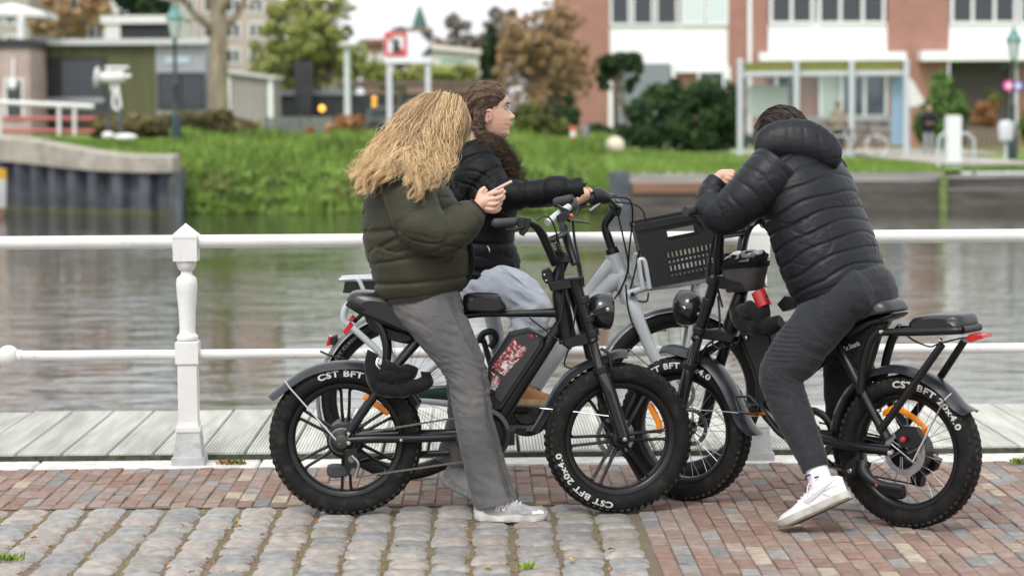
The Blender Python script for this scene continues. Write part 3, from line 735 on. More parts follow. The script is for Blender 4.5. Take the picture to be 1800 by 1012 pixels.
# black chimney block, dark low building, fence, car, amber lights
bb = thing('boat_house', V(at_depth(545, 208, 84).x, 84, ztr(545, 84)), 'low black boat house with a tall square funnel behind the fence', 'building')
part('wall', M['black_wood'], bb, 483, 165, 606, 250, 84, 3.5, z0=ztr(545, 84) - .1)
part('roof', mat('slate_roof', (.16, .17, .19), .6), bb, 480, 158, 610, 168, 84, 3.7, .1)
part('funnel', M['black_wood'], bb, 518, 107, 546, 206, 83, .9)
part('rear_wall', M['black_wood'], bb, 600, 165, 880, 260, 90, 2.5, z0=ztr(700, 90) - .1); part('beam', mat('brown_beam', (.11, .085, .07), .8), bb, 595, 142, 880, 152, 90, 2.8, .15)
for px in (612, 700, 790, 868): part('beam_post', bpy.data.materials['brown_beam'], bb, px, 150, px + 6, 250, 90, .2, .1)
fe = thing('board_fence', V(at_depth(522, 245, 74).x, 74, ztr(522, 74)), 'weathered grey board fence at the top of the grassy bank', 'fence')
px = 465
while px < 582:
    part('board', M['grey_wood'], fe, px, 206 + random.uniform(-1, 1), px + 9.2, 250, 74, .04, random.uniform(0, .02), z0=ztr(px, 74) - .05); px += 10
for i, (px, py) in enumerate(((566, 191), (658, 174), (658, 185))):
    c = at_depth(px, py, 78); t = thing('amber_lamp', c, ('round amber lamp on the black boat house', 'amber beacon, upper of two, above the parked van', 'amber beacon, lower of two, above the parked van')[i], 'lamp')
    MB().ball(c, .11 if i == 0 else .09, 12, 8).build('bulb', mat('amber_glow%d' % i, (.8, .4, .05), .4, emit=('ffb040', 1.6 if i == 0 else .7)), t)
    mm_ = MB(); mm_.tube([c + V(0, .08, 0), c + V(0, .1, -.12 if i != 1 else .1)], .03, 6); mm_.lathe([(.06, .06), (.13 if i == 0 else .1, .09), (.12, .12)], c, (0, 1, 0), 12); mm_.build('bracket', M['black_wood'], t)
vn = thing('parked_van', V(at_depth(690, 215, 76).x, 76, ztr(690, 76)), 'dark grey-green van parked behind the sign', 'van')
m = MB(); P_ = lambda x, y: at_depth(x, y, 76)
m.prism([P_(640, 232), P_(642, 205), P_(648, 190), P_(662, 186), P_(705, 187), P_(730, 190), P_(738, 205), P_(742, 232)], (0, 1.8, 0)); m.build('body', mat('van_paint', (.09, .105, .10), .35), vn, smooth=0)
m = MB(); m.prism([P_(650, 204), P_(655, 192), P_(700, 192), P_(703, 204)], (0, -.02, 0)); m.build('window', M['glass_d'], vn, smooth=0)
for px in (660, 722):
    m = MB(); m.lathe([(.3, 0), (.33, .05), (.33, .2)], P_(px, 229) + V(0, -.05, 0), (0, 1, 0), 16); m.build('wheel', M['black_wood'], vn)
# distant buildings at upper left and centre
def simple_house(name, px0, px1, ytop, Y, wallm, label, rows, cols, wy0, wy1, roofm=None, depth=8, bwp=3, ridge=0, glass=None):
    t = thing(name, V(at_depth((px0 + px1) / 2, 200, Y).x, Y, ztr((px0 + px1) / 2, Y) - .05), label, 'building'); z0 = ztr((px0 + px1) / 2, Y) - .1
    part('wall', wallm, t, px0, ytop, px1, 260, Y, depth, z0=z0)
    a = at_depth(px0 - 4, ytop, Y); b = at_depth(px1 + 4, ytop, Y)
    m = MB()
    if ridge: m.prism([a + V(0, -.2, 0), a + V(0, depth / 2, ridge), a + V(0, depth + .2, 0)], (b.x - a.x, 0, 0))
    else: m.box(((a.x + b.x) / 2, Y + depth / 2, a.z + .15), (b.x - a.x, depth + .5, .3))
    m.build('roof', roofm or M['roof_edge'], t, smooth=0)
    for r_ in range(rows):
        for c_ in range(cols):
            wx0 = px0 + (px1 - px0) * (c_ + .18) / cols; wx1 = px0 + (px1 - px0) * (c_ + .82) / cols
            ya = wy0 + (wy1 - wy0) * r_ / rows; yb = ya + (wy1 - wy0) / rows * .62
            window(t, wx0, ya, wx1, yb, Y, glass or [M['glass_d']], M['frame_w'], bwp, .06, 2)
    return t
M['brownwall'] = mat('brown_brick', (.20, .13, .10), .9, var=.2, vscale=1); M['palewall'] = mat('pale_render', (.62, .61, .58), .8, var=.06); M['redroof'] = mat('red_roof_tiles', (.24, .10, .07), .85, var=.15)
simple_house('distant_house', 60, 190, -70, 128, M['brownwall'], 'brown brick house with white windows above the pavilion roof', 3, 3, -60, 90, M['redroof'], ridge=3)
simple_house('distant_house', 195, 305, -30, 120, M['palewall'], 'white-rendered house directly behind the pavilion roof', 3, 2, -25, 95, M['black_wood'], ridge=2)
simple_house('distant_house', 310, 470, -60, 135, mat('warm_render', (.45, .38, .34), .85, var=.1), 'tall pinkish house behind the bare tree branches', 4, 4, -50, 130, M['redroof'], ridge=3)
simple_house('distant_house', -160, 52, -90, 118, mat('greyish_render', (.36, .33, .30), .85, var=.1), 'grey-brown house rising over the brick annex', 4, 4, -80, 110, M['redroof'], ridge=3)
tb = thing('terrace_canopy', at_depth(22, 82, 78), 'white terrace parasol canopy above the brick annex', 'canopy')
m = MB(); a = at_depth(-60, 20, 78); b = at_depth(80, 22, 78); m.prism([a, b, b + V(0, 0, -.16), a + V(0, 0, -.16)], (0, 2.2, 0)); mid = lerp(a, b, .5) + V(0, 1.1, .35); m.add([a, b, b + V(0, 2.2, 0), a + V(0, 2.2, 0), mid], [(0, 1, 4), (1, 2, 4), (2, 3, 4), (3, 0, 4)]); m.build('canopy', M['palewall'], tb, smooth=0)
MB().tube([at_depth(37, 30, 78), at_depth(37, 86, 78)], .12, 8).build('pole', M['frame_w'], tb)
cnp = thing('white_boat_canopy', at_depth(240, 72, 90), 'white cabin roof of a moored vessel beyond the pavilion', 'boat')
part('cabin', M['black_wood'], cnp, 210, 38, 300, 80, 90, 2.5); part('roof', M['white_paint'], cnp, 178, 28, 305, 42, 90, 3, .2); part('stern', M['white_paint'], cnp, 185, 42, 212, 80, 90, 2, .1)
simple_house('distant_house', 640, 678, 78, 140, M['brownwall'], 'dark red-brown house half hidden behind the waterway sign', 1, 2, 95, 150, M['redroof'])
tt = thing('white_tent', V(at_depth(800, 140, 110).x, 110, ztr(800, 110)), 'white pitched tent roof between the sign and the dark conifer', 'tent')
m = MB(); P_ = lambda x, y, d=0: at_depth(x, y, 110) + V(0, d, 0); m.prism([P_(758, 84), P_(842, 92), P_(842, 128), P_(758, 128)], (0, 6, 0)); m.build('side', M['palewall'], tt, smooth=0)
m = MB(); m.prism([P_(752, 78, -.3), P_(846, 88, -.3), P_(846, 95, -.3), P_(752, 86, -.3)], (0, 6.6, 0)); m.build('roof', mat('tent_roof', (.72, .66, .63), .7), tt, smooth=0); part('stripe', mat('tent_green', (.25, .42, .36), .6), tt, 775, 104, 818, 110, 110, .1, .05)
part('base_wall', M['brownwall'], tt, 760, 128, 840, 160, 110, 5)
ch = thing('church_spire', V(at_depth(738, 60, 230).x, 230, 0), 'slender dark green church spire against the sky', 'church')
c = V(at_depth(738, 60, 230).x, 230, 0); zt = at_depth(738, 8, 230).z; zb = at_depth(738, 50, 230).z
MB().lathe([(.95, zb - .5), (.55, zb + 1), (.02, zt)], c, (0, 0, 1), 8).build('spire', mat('copper_green', (.04, .10, .09), .6), ch, smooth=0)
MB().box((c.x, 230, zb / 2), (2.6, 2.6, zb)).build('tower', M['brownwall'], ch, smooth=0); MB().lathe([(1.5, zb - .6), (.5, zb + .2)], c, (0, 0, 1), 8).build('gallery', M['black_wood'], ch, smooth=0)
nv = thing('church_nave', V(c.x + 2.3, 231, 0), 'dark church nave roof beside the spire', 'church')
zn = at_depth(760, 62, 231).z; m = MB(); m.prism([(c.x + 1.4, 231, 0), (c.x + 1.4, 231, zn), (c.x + 4.5, 231, zn - 1.5), (c.x + 4.5, 231, 0)], (0, 8, 0)); m.build('wall', M['brownwall'], nv, smooth=0)

# ---------------------------------------------------------------- right: row of houses
YH = 92.
M['hbrick'] = mat('house_brick', (.34, .175, .135), .9, var=.16, vscale=1.5, col2=(.29, .15, .12), bump=.3, bscale=9)
M['hwhite'] = mat('white_cladding', (.80, .80, .79), .6, var=.03)
M['hgrey'] = mat('grey_cladding', (.20, .22, .24), .7, var=.1)
zh = .15
def house(px0, px1, name, label):
    return thing(name, V(at_depth((px0 + px1) / 2, 260, YH).x, YH, zh), label, 'house', 'row houses beyond the canal')
def wallp(t, nm, mm, x0, y0, x1, y1, dep=.3, proud=0, z0=None): return part(nm, mm, t, x0, y0, x1, y1, YH, dep, proud, z0)
TOP = -95
h1 = house(1030, 1350, 'row_house', 'brick and white row house with grey door bay left of the shelter')
wallp(h1, 'brick_wall', M['hbrick'], 985, TOP, 1071, 265, 9, 0, zh - .1); wallp(h1, 'brick_wall', M['hbrick'], 1280, TOP, 1349, 265, 9, 0, zh - .1)
wallp(h1, 'lower_wall', M['hbrick'], 1071, 100, 1280, 265, 8, -.35, zh - .1)
wallp(h1, 'white_panel', M['hwhite'], 1071, 42, 1280, 128, .5, -.1); wallp(h1, 'white_panel', M['hwhite'], 1071, TOP, 1280, -22, .5, -.1); wallp(h1, 'back_wall', M['hwhite'], 1071, -22, 1280, 42, .3, -.5)
for (a_, b_, g_) in ((1072, 1108, [M['glass_d']]), (1111, 1149, [M['glass_d']]), (1152, 1192, [M['glass_d']]), (1197, 1238, [M['glass_l']]), (1240, 1280, [M['glass_l']])): window(h1, a_, -22, b_, 45, YH, g_, M['frame_w'], 4, .02, 1)
wallp(h1, 'garage_door', M['hgrey'], 1086, 112, 1178, 265, .2, .42 - .3, zh - .1); wallp(h1, 'door_frame', M['frame_w'], 1069, 130, 1077, 265, .3, .2, zh - .1); wallp(h1, 'door_frame', M['frame_w'], 1180, 112, 1187, 265, .3, .1, zh - .1)
window(h1, 1226, 124, 1274, 152, YH, [M['glass_d']], M['frame_w'], 4, .02, 1); wallp(h1, 'downpipe', M['frame_w'], 1314, TOP, 1321, 265, .1, .12, zh - .1); wallp(h1, 'porch_screen', M['frame_w'], 1270, 118, 1284, 160, .3, .1)
h2 = house(1350, 1668, 'row_house', 'brick and white row house with flat canopy right behind the bus shelter')
wallp(h2, 'brick_wall', M['hbrick'], 1560, TOP, 1667, 265, 9, 0, zh - .1); wallp(h2, 'lower_wall', M['hbrick'], 1351, 108, 1560, 265, 8, -.35, zh - .1)
wallp(h2, 'white_panel', M['hwhite'], 1351, 40, 1560, 108, .5, -.1); wallp(h2, 'white_panel', M['hwhite'], 1351, TOP, 1560, -22, .5, -.1); wallp(h2, 'back_wall', M['hwhite'], 1351, -22, 1560, 40, .3, -.5)
for (a_, b_, c_) in ((1353, 1430, 2), (1438, 1556, 3)): window(h2, a_, -22, b_, 43, YH, [M['glass_d']], M['frame_w'], 5, .02, c_)
wallp(h2, 'canopy', M['hwhite'], 1332, 93, 1586, 108, 1.2, .9); window(h2, 1440, 128, 1560, 208, YH, [mat('curtain', (.42, .45, .42), .6), M['glass_d'], M['glass_d']], M['frame_w'], 5, .02, 3); window(h2, 1362, 130, 1400, 208, YH, [M['glass_d']], M['frame_w'], 5, .02, 1)
h3 = house(1668, 1960, 'row_house', 'brick and white row house with dark open porch behind the lantern')
wallp(h3, 'white_panel', M['hwhite'], 1669, 40, 1890, 108, .5, -.1); wallp(h3, 'white_panel', M['hwhite'], 1669, TOP, 1890, -22, .5, -.1); wallp(h3, 'back_wall', M['hwhite'], 1669, -22, 1890, 40, .3, -.5); wallp(h3, 'brick_wall', M['hbrick'], 1890, TOP, 2200, 265, 9, 0, zh - .1)
window(h3, 1671, -22, 1787, 43, YH, [M['glass_d']], M['frame_w'], 5, .02, 3); window(h3, 1792, -22, 1886, 43, YH, [M['glass_d']], M['frame_w'], 5, .02, 3)
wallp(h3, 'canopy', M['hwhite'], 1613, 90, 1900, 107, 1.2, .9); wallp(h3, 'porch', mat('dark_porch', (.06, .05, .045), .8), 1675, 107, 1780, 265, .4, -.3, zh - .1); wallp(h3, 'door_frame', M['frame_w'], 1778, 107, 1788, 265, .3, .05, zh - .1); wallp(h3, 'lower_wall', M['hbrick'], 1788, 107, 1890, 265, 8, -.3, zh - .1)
for t_, a_, b_ in ((h1, 985, 1350), (h2, 1350, 1668), (h3, 1668, 2200)): part('roof', M['roof_edge'], t_, a_ + .5, TOP - 10, b_ - .5, TOP, YH, 9.4, .2)

# ---------------------------------------------------------------- bus shelter
YB = 72.
M['galv'] = mat('grey_shelter_steel', (.50, .53, .56), .45, metal=.1)
M['sedum'] = mat('sedum_roof', (.22, .19, .05), .95, var=.3, vscale=6, col2=(.13, .17, .04))
def clear_glass():
    m = bpy.data.materials.new('shelter_glass'); m.use_nodes = True; t = m.node_tree; t.nodes.clear(); o = t.nodes.new('ShaderNodeOutputMaterial'); mx = t.nodes.new('ShaderNodeMixShader'); mx.inputs[0].default_value = .05
    a = t.nodes.new('ShaderNodeBsdfTransparent'); a.inputs[0].default_value = (.90, .93, .93, 1); b = t.nodes.new('ShaderNodeBsdfGlossy'); b.inputs['Roughness'].default_value = .08; b.inputs[0].default_value = (.8, .85, .88, 1); t.links.new(a.outputs[0], mx.inputs[1]); t.links.new(b.outputs[0], mx.inputs[2]); t.links.new(mx.outputs[0], o.inputs[0]); return m
M['cglass'] = clear_glass()
zs = .17
bs = thing('bus_shelter', V(at_depth(1447, 280, YB).x, YB, zs), 'grey steel bus shelter with sedum roof on the far quay', 'bus shelter')
for px in (1301, 1400, 1497, 1593):
    c = V(at_depth(px, 200, YB).x, YB, zs); H = at_depth(px, 108, YB).z - zs
    m = MB(); m.tube([c, c + V(0, 0, H)], .095, 12); m.ball(c + V(0, 0, H), (.11, .11, .08), 12, 8); m.build('post', M['galv'], bs)
part('roof', M['galv'], bs, 1306, 125, 1590, 133, YB, 1.6, -.1); part('sedum', M['sedum'], bs, 1310, 110, 1586, 125, YB, 1.4, -.15)
for (a_, b_) in ((1307, 1395), (1405, 1492), (1502, 1588)): part('pane', M['cglass'], bs, a_, 134, b_, 262, YB + 1.5, .02)
part('poster', mat('pale_poster', (.56, .62, .62), .5), bs, 1316, 151, 1386, 205, YB + 1.4, .03); part('bench', M['galv'], bs, 1410, 236, 1490, 242, YB + 1, .4); part('side_panel', mat('blue_timetable', (.22, .34, .44), .5), bs, 1567, 135, 1588, 255, YB + .6, .06)
for y_ in (205, 222, 240): part('slat', mat('pale_slat%d' % y_, (.42, .40, .37), .8), bs, 1340, y_, 1590, y_ + 10, YB + 3, .05)
for px in (1430, 1470): part('bench_leg', M['galv'], bs, px, 242, px + 5, 275, YB + 1.1, .06, z0=zs)
# far quay wall of timber planks at right
M['qtimber'] = mat('dark_quay_timber', (.085, .075, .065), .9, var=.35, vscale=2, stretch=(.5, 1, 4)); M['qpale'] = mat('pale_quay_beam', (.27, .26, .24), .9, var=.2, vscale=2, stretch=(.4, 1, 4)); M['qbrown'] = mat('brown_quay_board', (.21, .115, .075), .9, var=.2, vscale=2, stretch=(.4, 1, 4))
qt = thing('timber_quay', V(at_depth(1400, 365, 58).x, 58, WZ), 'dark timber quay wall below the bus shelter', 'quay')
Yq = 58.3
part('post', M['steel'], qt, 1072, 302, 1106, 372, Yq, .5, .06)
for (a_, b_, y0_, y1_, mm) in ((1106, 1660, 305, 318, M['qpale']), (1106, 1660, 319.5, 341, M['qtimber']), (1106, 1660, 342.5, 378, M['qtimber']), (1662, 2500, 311, 330, M['qtimber']), (1662, 2500, 331.5, 345, M['qtimber']), (1662, 2500, 346.5, 380, M['qtimber'])):
    part('beam', mm, qt, a_, y0_, b_, y1_, Yq, .4)
part('beam', M['qbrown'], qt, 1112, 320, 1300, 339, Yq, .1, .08); part('post', mat('green_pile', (.13, .17, .05), .9, var=.3), qt, 1650, 308, 1664, 380, Yq, .3, .12)
part('cap', M['qpale'], qt, 1640, 306, 2500, 311, Yq, 1.2, .05)
# path to the quay
m = MB(); P_ = lambda x, y: on_z(x, y, .14 + 0)
m.box((13.6, 72, .19), (2.6, 24, .06)); tag(m.build('path', M['path'], smooth=0), kind='structure')
m = MB(); m.box((11.3, 77.5, .215), (11, 8.0, .06)); tag(m.build('path', M['path'], smooth=0), kind='structure')
# white mooring post with hoop rails
wp = thing('mooring_post', V(at_depth(1677, 308, 60).x, 60, .1), 'white square mooring post with steel hoops on the far quay', 'post')
part('post', M['frame_w'], wp, 1665, 205, 1690, 312, 60, .38); part('cap', mat('yellowish_cap', (.5, .52, .36), .7), wp, 1667, 202, 1688, 206, 60, .33, -.02)
for (a_, b_) in ((1650, 1665), (1690, 1712)):
    m = MB(); ptube(m, [(a_ if a_ < 1660 else b_, 312), (a_ if a_ < 1660 else b_, 245), ((a_ + b_) / 2, 235), (b_ if a_ < 1660 else a_, 235)], 60.1, 2.6); m.build('hoop', M['galv'], wp)
# ball bollard, red-white marker, wooden post
c = V(at_depth(1081, 262, 63).x, 63, ztr(1081, 63)); t = thing('globe_bollard', c, 'pale globe on a dark foot on the grass', 'bollard')
MB().ball(at_depth(1081, 257, 63), .27, 20, 14).build('globe', mat('globe_cream', (.62, .55, .42), .5, var=.1), t); MB().lathe([(.2, 0), (.18, .35)], c, (0, 0, 1), 14).build('foot', M['black_wood'], t)
c = V(at_depth(1007, 262, 64).x, 64, ztr(1007, 64)); t = thing('marker_post', c, 'short red and white striped marker post on the bank', 'marker')
for i in range(4):
    z0 = .0 + i * .155; MB().lathe([(.075, z0), (.075, z0 + .155)], c, (0, 0, 1), 12).build('band', M['signwhite'] if i % 2 == 0 else mat('marker_red', (.62, .13, .07), .5), t)
c = V(at_depth(1029, 262, 66).x, 66, ztr(1029, 66)); t = thing('wooden_post', c, 'short weathered wooden post beside the striped marker', 'post')
MB().lathe([(.13, 0), (.12, .58), (.07, .62)], c, (0, 0, 1), 10).build('stump', M['grey_wood'], t)
# picket fence right
pf = thing('picket_fence', V(at_depth(1735, 270, 78).x, 78, .2), 'brown picket fence in front of the dark porch', 'fence')
px = 1700
while px < 1790:
    part('picket', mat('picket_brown', (.20, .15, .11), .9) if 'picket_brown' not in bpy.data.materials else bpy.data.materials['picket_brown'], pf, px, 224, px + 5, 275, 78, .05, z0=.15); px += 8
part('rail', bpy.data.materials['picket_brown'], pf, 1698, 236, 1792, 240, 78.1, .05)
c = at_depth(1775, 268, 64.); t = thing('waste_bin', V(c.x, 64, .12), 'grey rounded bin strapped beside the lantern post', 'bin')
m = MB(); b = V(at_depth(1768, 240, 64).x, 64, at_depth(1768, 252, 64).z); m.lathe([(.05, 0), (.2, .1), (.23, .5), (.18, .62), (.0, .66)], b, (0, 0, 1), 14); m.build('bucket', M['galv'], t); MB().tube([V(b.x, 64, .12), b], .04, 8).build('stand', M['galv'], t)
bn = thing('beach_flag', V(at_depth(1600, 190, 76).x, 76, .2), 'white pointed flag beside the shelter post', 'flag')
m = MB(); P_ = lambda x, y: at_depth(x, y, 76); m.prism([P_(1594, 140), P_(1602, 138), P_(1626, 180), P_(1612, 187), P_(1597, 188)], (0, .03, 0)); m.build('cloth', M['palewall'], bn, smooth=0); MB().tube([P_(1596, 138), P_(1598, 272)], .03, 6).build('pole', M['galv'], bn)

# ---------------------------------------------------------------- vegetation
plant('heather_hedge', 280, 242, 67, [(185, 222, 45, 20), (270, 220, 60, 24), (360, 222, 60, 24), (425, 228, 40, 17)], LM['heather'], 9000, .09, 'low olive-brown hedge in front of the pavilion', 'hedge', 1, nclump=16, r0=.42)
plant('willow_tree', 535, 215, 100, [(540, 70, 95, 85), (480, 120, 60, 55), (610, 105, 50, 55), (560, 20, 75, 40), (520, 150, 90, 35)], LM['willow'], 30000, .085, 'broad yellow-green willow behind the black boat house', 'tree', 2, trunk=.22, nclump=110, r0=.13)
plant('green_bush', 700, 215, 104, [(690, 128, 70, 28), (780, 135, 60, 20)], LM['willow'], 5000, .16, 'yellow-green shrubs under the waterway sign', 'bush', 3, nclump=12, r0=.4)
plant('orange_shrub', 610, 250, 67, [(610, 228, 42, 25)], LM['orange'], 3500, .09, 'rounded orange-brown shrub at the top of the bank', 'shrub', 4, nclump=18)
plant('orange_shrub', 545, 248, 68, [(545, 240, 14, 12)], LM['orange'], 500, .08, 'tiny orange shrub in front of the board fence', 'shrub', 5, nclump=8)
plant('autumn_tree', 985, 215, 82, [(960, 90, 78, 75), (1010, 125, 45, 60), (905, 80, 40, 65), (975, 40, 60, 40), (960, 170, 60, 35), (890, 120, 28, 55)], LM['autumn'], 15000, .065, 'russet autumn tree in front of the brick end wall', 'tree', 6, trunk=.13, nclump=110, r0=.12)
plant('dark_conifer', 864, 215, 95, [(862, 130, 26, 70), (866, 95, 18, 40)], LM['dark'], 4200, .12, 'narrow dark conifer left of the autumn tree', 'tree', 7, trunk=.15, nclump=16)
plant('olive_bush', 955, 258, 72, [(955, 220, 48, 38), (925, 235, 30, 28)], LM['olive'], 4200, .10, 'olive-green bush below the autumn tree', 'bush', 8, nclump=16)
plant('dark_bush', 975, 255, 75, [(985, 205, 30, 38)], LM['dark'], 2200, .10, 'dark green bush beside the olive bush', 'bush', 9, nclump=12)
plant('low_hedge', 1075, 262, 70, [(1060, 238, 45, 26), (1130, 240, 50, 26)], LM['hedge'], 5000, .09, 'low clipped green hedge behind the globe bollard', 'hedge', 10, nclump=18, r0=.42)
plant('dark_hedge', 1205, 268, 75, [(1170, 200, 55, 52), (1240, 195, 60, 52), (1210, 240, 90, 32), (1290, 190, 25, 60)], LM['hedge'], 14000, .10, 'tall dense dark green hedge left of the bus shelter', 'hedge', 11, nclump=20, r0=.42)
plant('climber', 1100, 150, 83, [(1085, 105, 40, 24), (1060, 130, 22, 24), (1115, 125, 20, 30)], LM['dark'], 3000, .11, 'dark evergreen climber above the grey door bay', 'tree', 12, trunk=.07, nclump=12, r0=.36)
plant('green_bush', 1660, 270, 79, [(1660, 190, 42, 50), (1640, 225, 40, 42)], LM['green'], 6000, .09, 'rounded mid-green bush behind the man in dark jacket', 'bush', 13, nclump=20, r0=.4)
plant('topiary_ball', 1742, 250, 80, [(1742, 175, 22, 20)], LM['olive'], 1600, .07, 'small round topiary ball above the brown shrub', 'topiary', 14, trunk=.04, nclump=14, r0=.4)
plant('brown_shrub', 1735, 262, 78.6, [(1735, 205, 30, 26)], LM['orange'], 2400, .08, 'rust-brown shrub above the picket fence', 'shrub', 15, trunk=.04, nclump=16)
plant('green_bush', 1800, 262, 79.5, [(1810, 225, 28, 36)], LM['green'], 2000, .09, 'green bush right of the picket fence', 'bush', 16, nclump=14)
plant('orange_tree', 130, 110, 112, [(110, 30, 60, 40), (170, 20, 40, 40)], LM['autumn'], 3500, .14, 'thin orange-leaved tree above the pavilion roof', 'tree', 17, trunk=.12, nclump=14, r0=.3)
plant('dark_conifer', 245, 110, 116, [(240, -10, 55, 40), (250, 20, 45, 25)], LM['dark'], 4000, .15, 'dark evergreen crown above the white vessel roof', 'tree', 18, trunk=.2, nclump=14)
for (px, py, rx, ry, sd_, lab) in ((815, 60, 45, 50, 30, 'hazy bare tree behind the white tent'), (700, 75, 35, 25, 31, 'hazy bare tree left of the church spire'), (880, 40, 40, 45, 32, 'hazy bare tree above the dark conifer')):
    plant('bare_tree', px, 150, 170, [(px, py, rx, ry), (px + 10, py + 30, rx, ry * .6)], LM['bare'], 1600, .30, lab, 'tree', sd_, trunk=.25, nclump=16, r0=.22, part='twigs', wood=LM['bare'][2])
# big bare plane tree at left with thick trunk
tr = thing('plane_tree', V(at_depth(385, 235, 70).x, 70, ztr(385, 70)), 'thick-trunked bare tree with spreading branches beside the shed', 'tree')
Yt = 70; m = MB(); b0 = V(at_depth(385, 235, Yt).x, Yt, ztr(385, Yt) - .1)
M['pbark'] = mat('plane_bark', (.24, .20, .14), .9, var=.3, vscale=3, stretch=(2, 2, .5), bump=.6, bscale=9, bdist=.04)
m.stube([b0, at_depth(384, 190, Yt), at_depth(384, 110, Yt), at_depth(384, 55, Yt), at_depth(386, -10, Yt), at_depth(392, -120, Yt)], [.38, .33, .28, .27, .20, .1], 14)
rng = random.Random(9)
def limb_(pts, r0_, r1_):
    m.stube([at_depth(p[0], p[1], Yt + p[2]) for p in pts], [lerp(r0_, r1_, i / (len(pts) - 1)) for i in range(len(pts))], 9, per=5)
limb_([(384, 70, 0), (360, 40, -.3), (338, 20, -.6), (315, -20, -.8), (290, -90, -1)], .14, .05)
limb_([(386, 65, 0), (410, 35, .3), (425, 10, .5), (440, -30, .8), (470, -110, 1)], .14, .05)
limb_([(384, 40, 0), (372, 5, .4), (362, -40, .6), (350, -120, 1)], .13, .05); limb_([(386, 30, 0), (405, -10, -.5), (418, -80, -.8)], .12, .04)
limb_([(350, 30, -.45), (335, 38, -.6), (318, 30, -.8), (300, 5, -1)], .06, .02); limb_([(425, 10, .5), (440, 12, .7), (455, -10, .9)], .05, .02)
for i in range(26):
    x_ = rng.uniform(300, 470); y_ = rng.uniform(-120, -10); limb_([(x_, y_, rng.uniform(-1, 1)), (x_ + rng.uniform(-25, 25), y_ - 25, rng.uniform(-1, 1)), (x_ + rng.uniform(-40, 40), y_ - 60, rng.uniform(-1.5, 1.5))], .03, .008)
m.build('trunk', M['pbark'], tr)
rr = np.random.RandomState(77); E = []
for i in range(14):
    c = at_depth(rr.uniform(300, 480), rr.uniform(-130, 10), Yt + rr.uniform(-1, 1)); k = rr.uniform(.3, .6); E.append((c.x, c.y, c.z, k, k, k))
v, pk = leafcloud(900, E, .09, rr); quads_obj('crown', v, rr.randint(0, 3, 900), LM['autumn'], tr)
# far belt of trees closing the horizon
E = []; rr = np.random.RandomState(5)
for i in range(150):
    X_ = rr.uniform(-120, 140); k = rr.uniform(2, 4.2); E.append((X_, 260 + rr.uniform(-15, 15), rr.uniform(.5, 3.4), k * 1.5, k, k))
v, pk = leafcloud(9000, E, .8, rr); cl = rr.randint(0, 3, len(E)); ob = quads_obj('far_trees', v, cl[pk], LM['bare'], None); tag(ob, 'hazy distant belt of trees along the horizon', 'trees', kind='stuff')
# ================================================================ BICYCLES
M['blk'] = mat('black_frame_paint', (.007, .007, .008), .36, spec=.4, var=.15, vscale=20)
M['blk_pl'] = mat('black_plastic', (.007, .0075, .0085), .48, spec=.4, bump=.1, bscale=300, bdist=.001, var=.12, vscale=15)
M['gloss'] = mat('gloss_black', (.012, .012, .014), .16, coat=.3)
M['rubber'] = mat('tyre_rubber', (.0085, .0085, .009), .75, var=.2, vscale=14, bump=.2, bscale=200, bdist=.002, col2=(.015, .0145, .0135), spec=.14, wear=((.05, .046, .040), 22, .54, .85))
M['knob'] = mat('tyre_tread', (.015, .0145, .014), .8, var=.25, vscale=30, spec=.2, wear=((.07, .062, .052), 26, .45, .75))
M['fender'] = mat('fender_grey_black', (.015, .017, .020), .28, var=.15, vscale=9, coat=.1, wear=((.05, .05, .05), 20, .52, .85))
M['chrome'] = mat('chrome', (.62, .62, .63), .22, metal=1.)
M['steel_m'] = mat('brushed_steel', (.35, .35, .36), .38, metal=1., var=.15, vscale=40)
M['chainm'] = mat('oily_chain', (.16, .15, .135), .5, metal=.8); M['dark_st'] = mat('dark_steel', (.07, .068, .065), .45, metal=.8)
M['silver'] = mat('silver_grey_paint', (.42, .445, .465), .34, coat=.2, var=.05, vscale=9)
M['leather'] = mat('black_leatherette', (.009, .009, .010), .33, bump=.25, bscale=220, bdist=.001, spec=.55)
M['letter'] = mat('white_lettering', (.52, .52, .50), .6, wear=((.10, .10, .10), 60, .56, .75))
M['orange'] = mat('orange_reflector', (.75, .22, .01), .25, bump=.3, bscale=400, bdist=.001)
M['redlens'] = mat('red_lens', (.45, .015, .02), .18, coat=.4)
M['redpl'] = mat('red_anodised', (.36, .018, .022), .35, spec=.5)
M['cloth'] = mat('black_cloth_sleeve', (.010, .010, .011), .95, bump=.5, bscale=130, bdist=.004, sheen=.2, spec=.15)
M['grip'] = mat('grip_rubber', (.028, .03, .032), .6, bump=.3, bscale=300, bdist=.001)
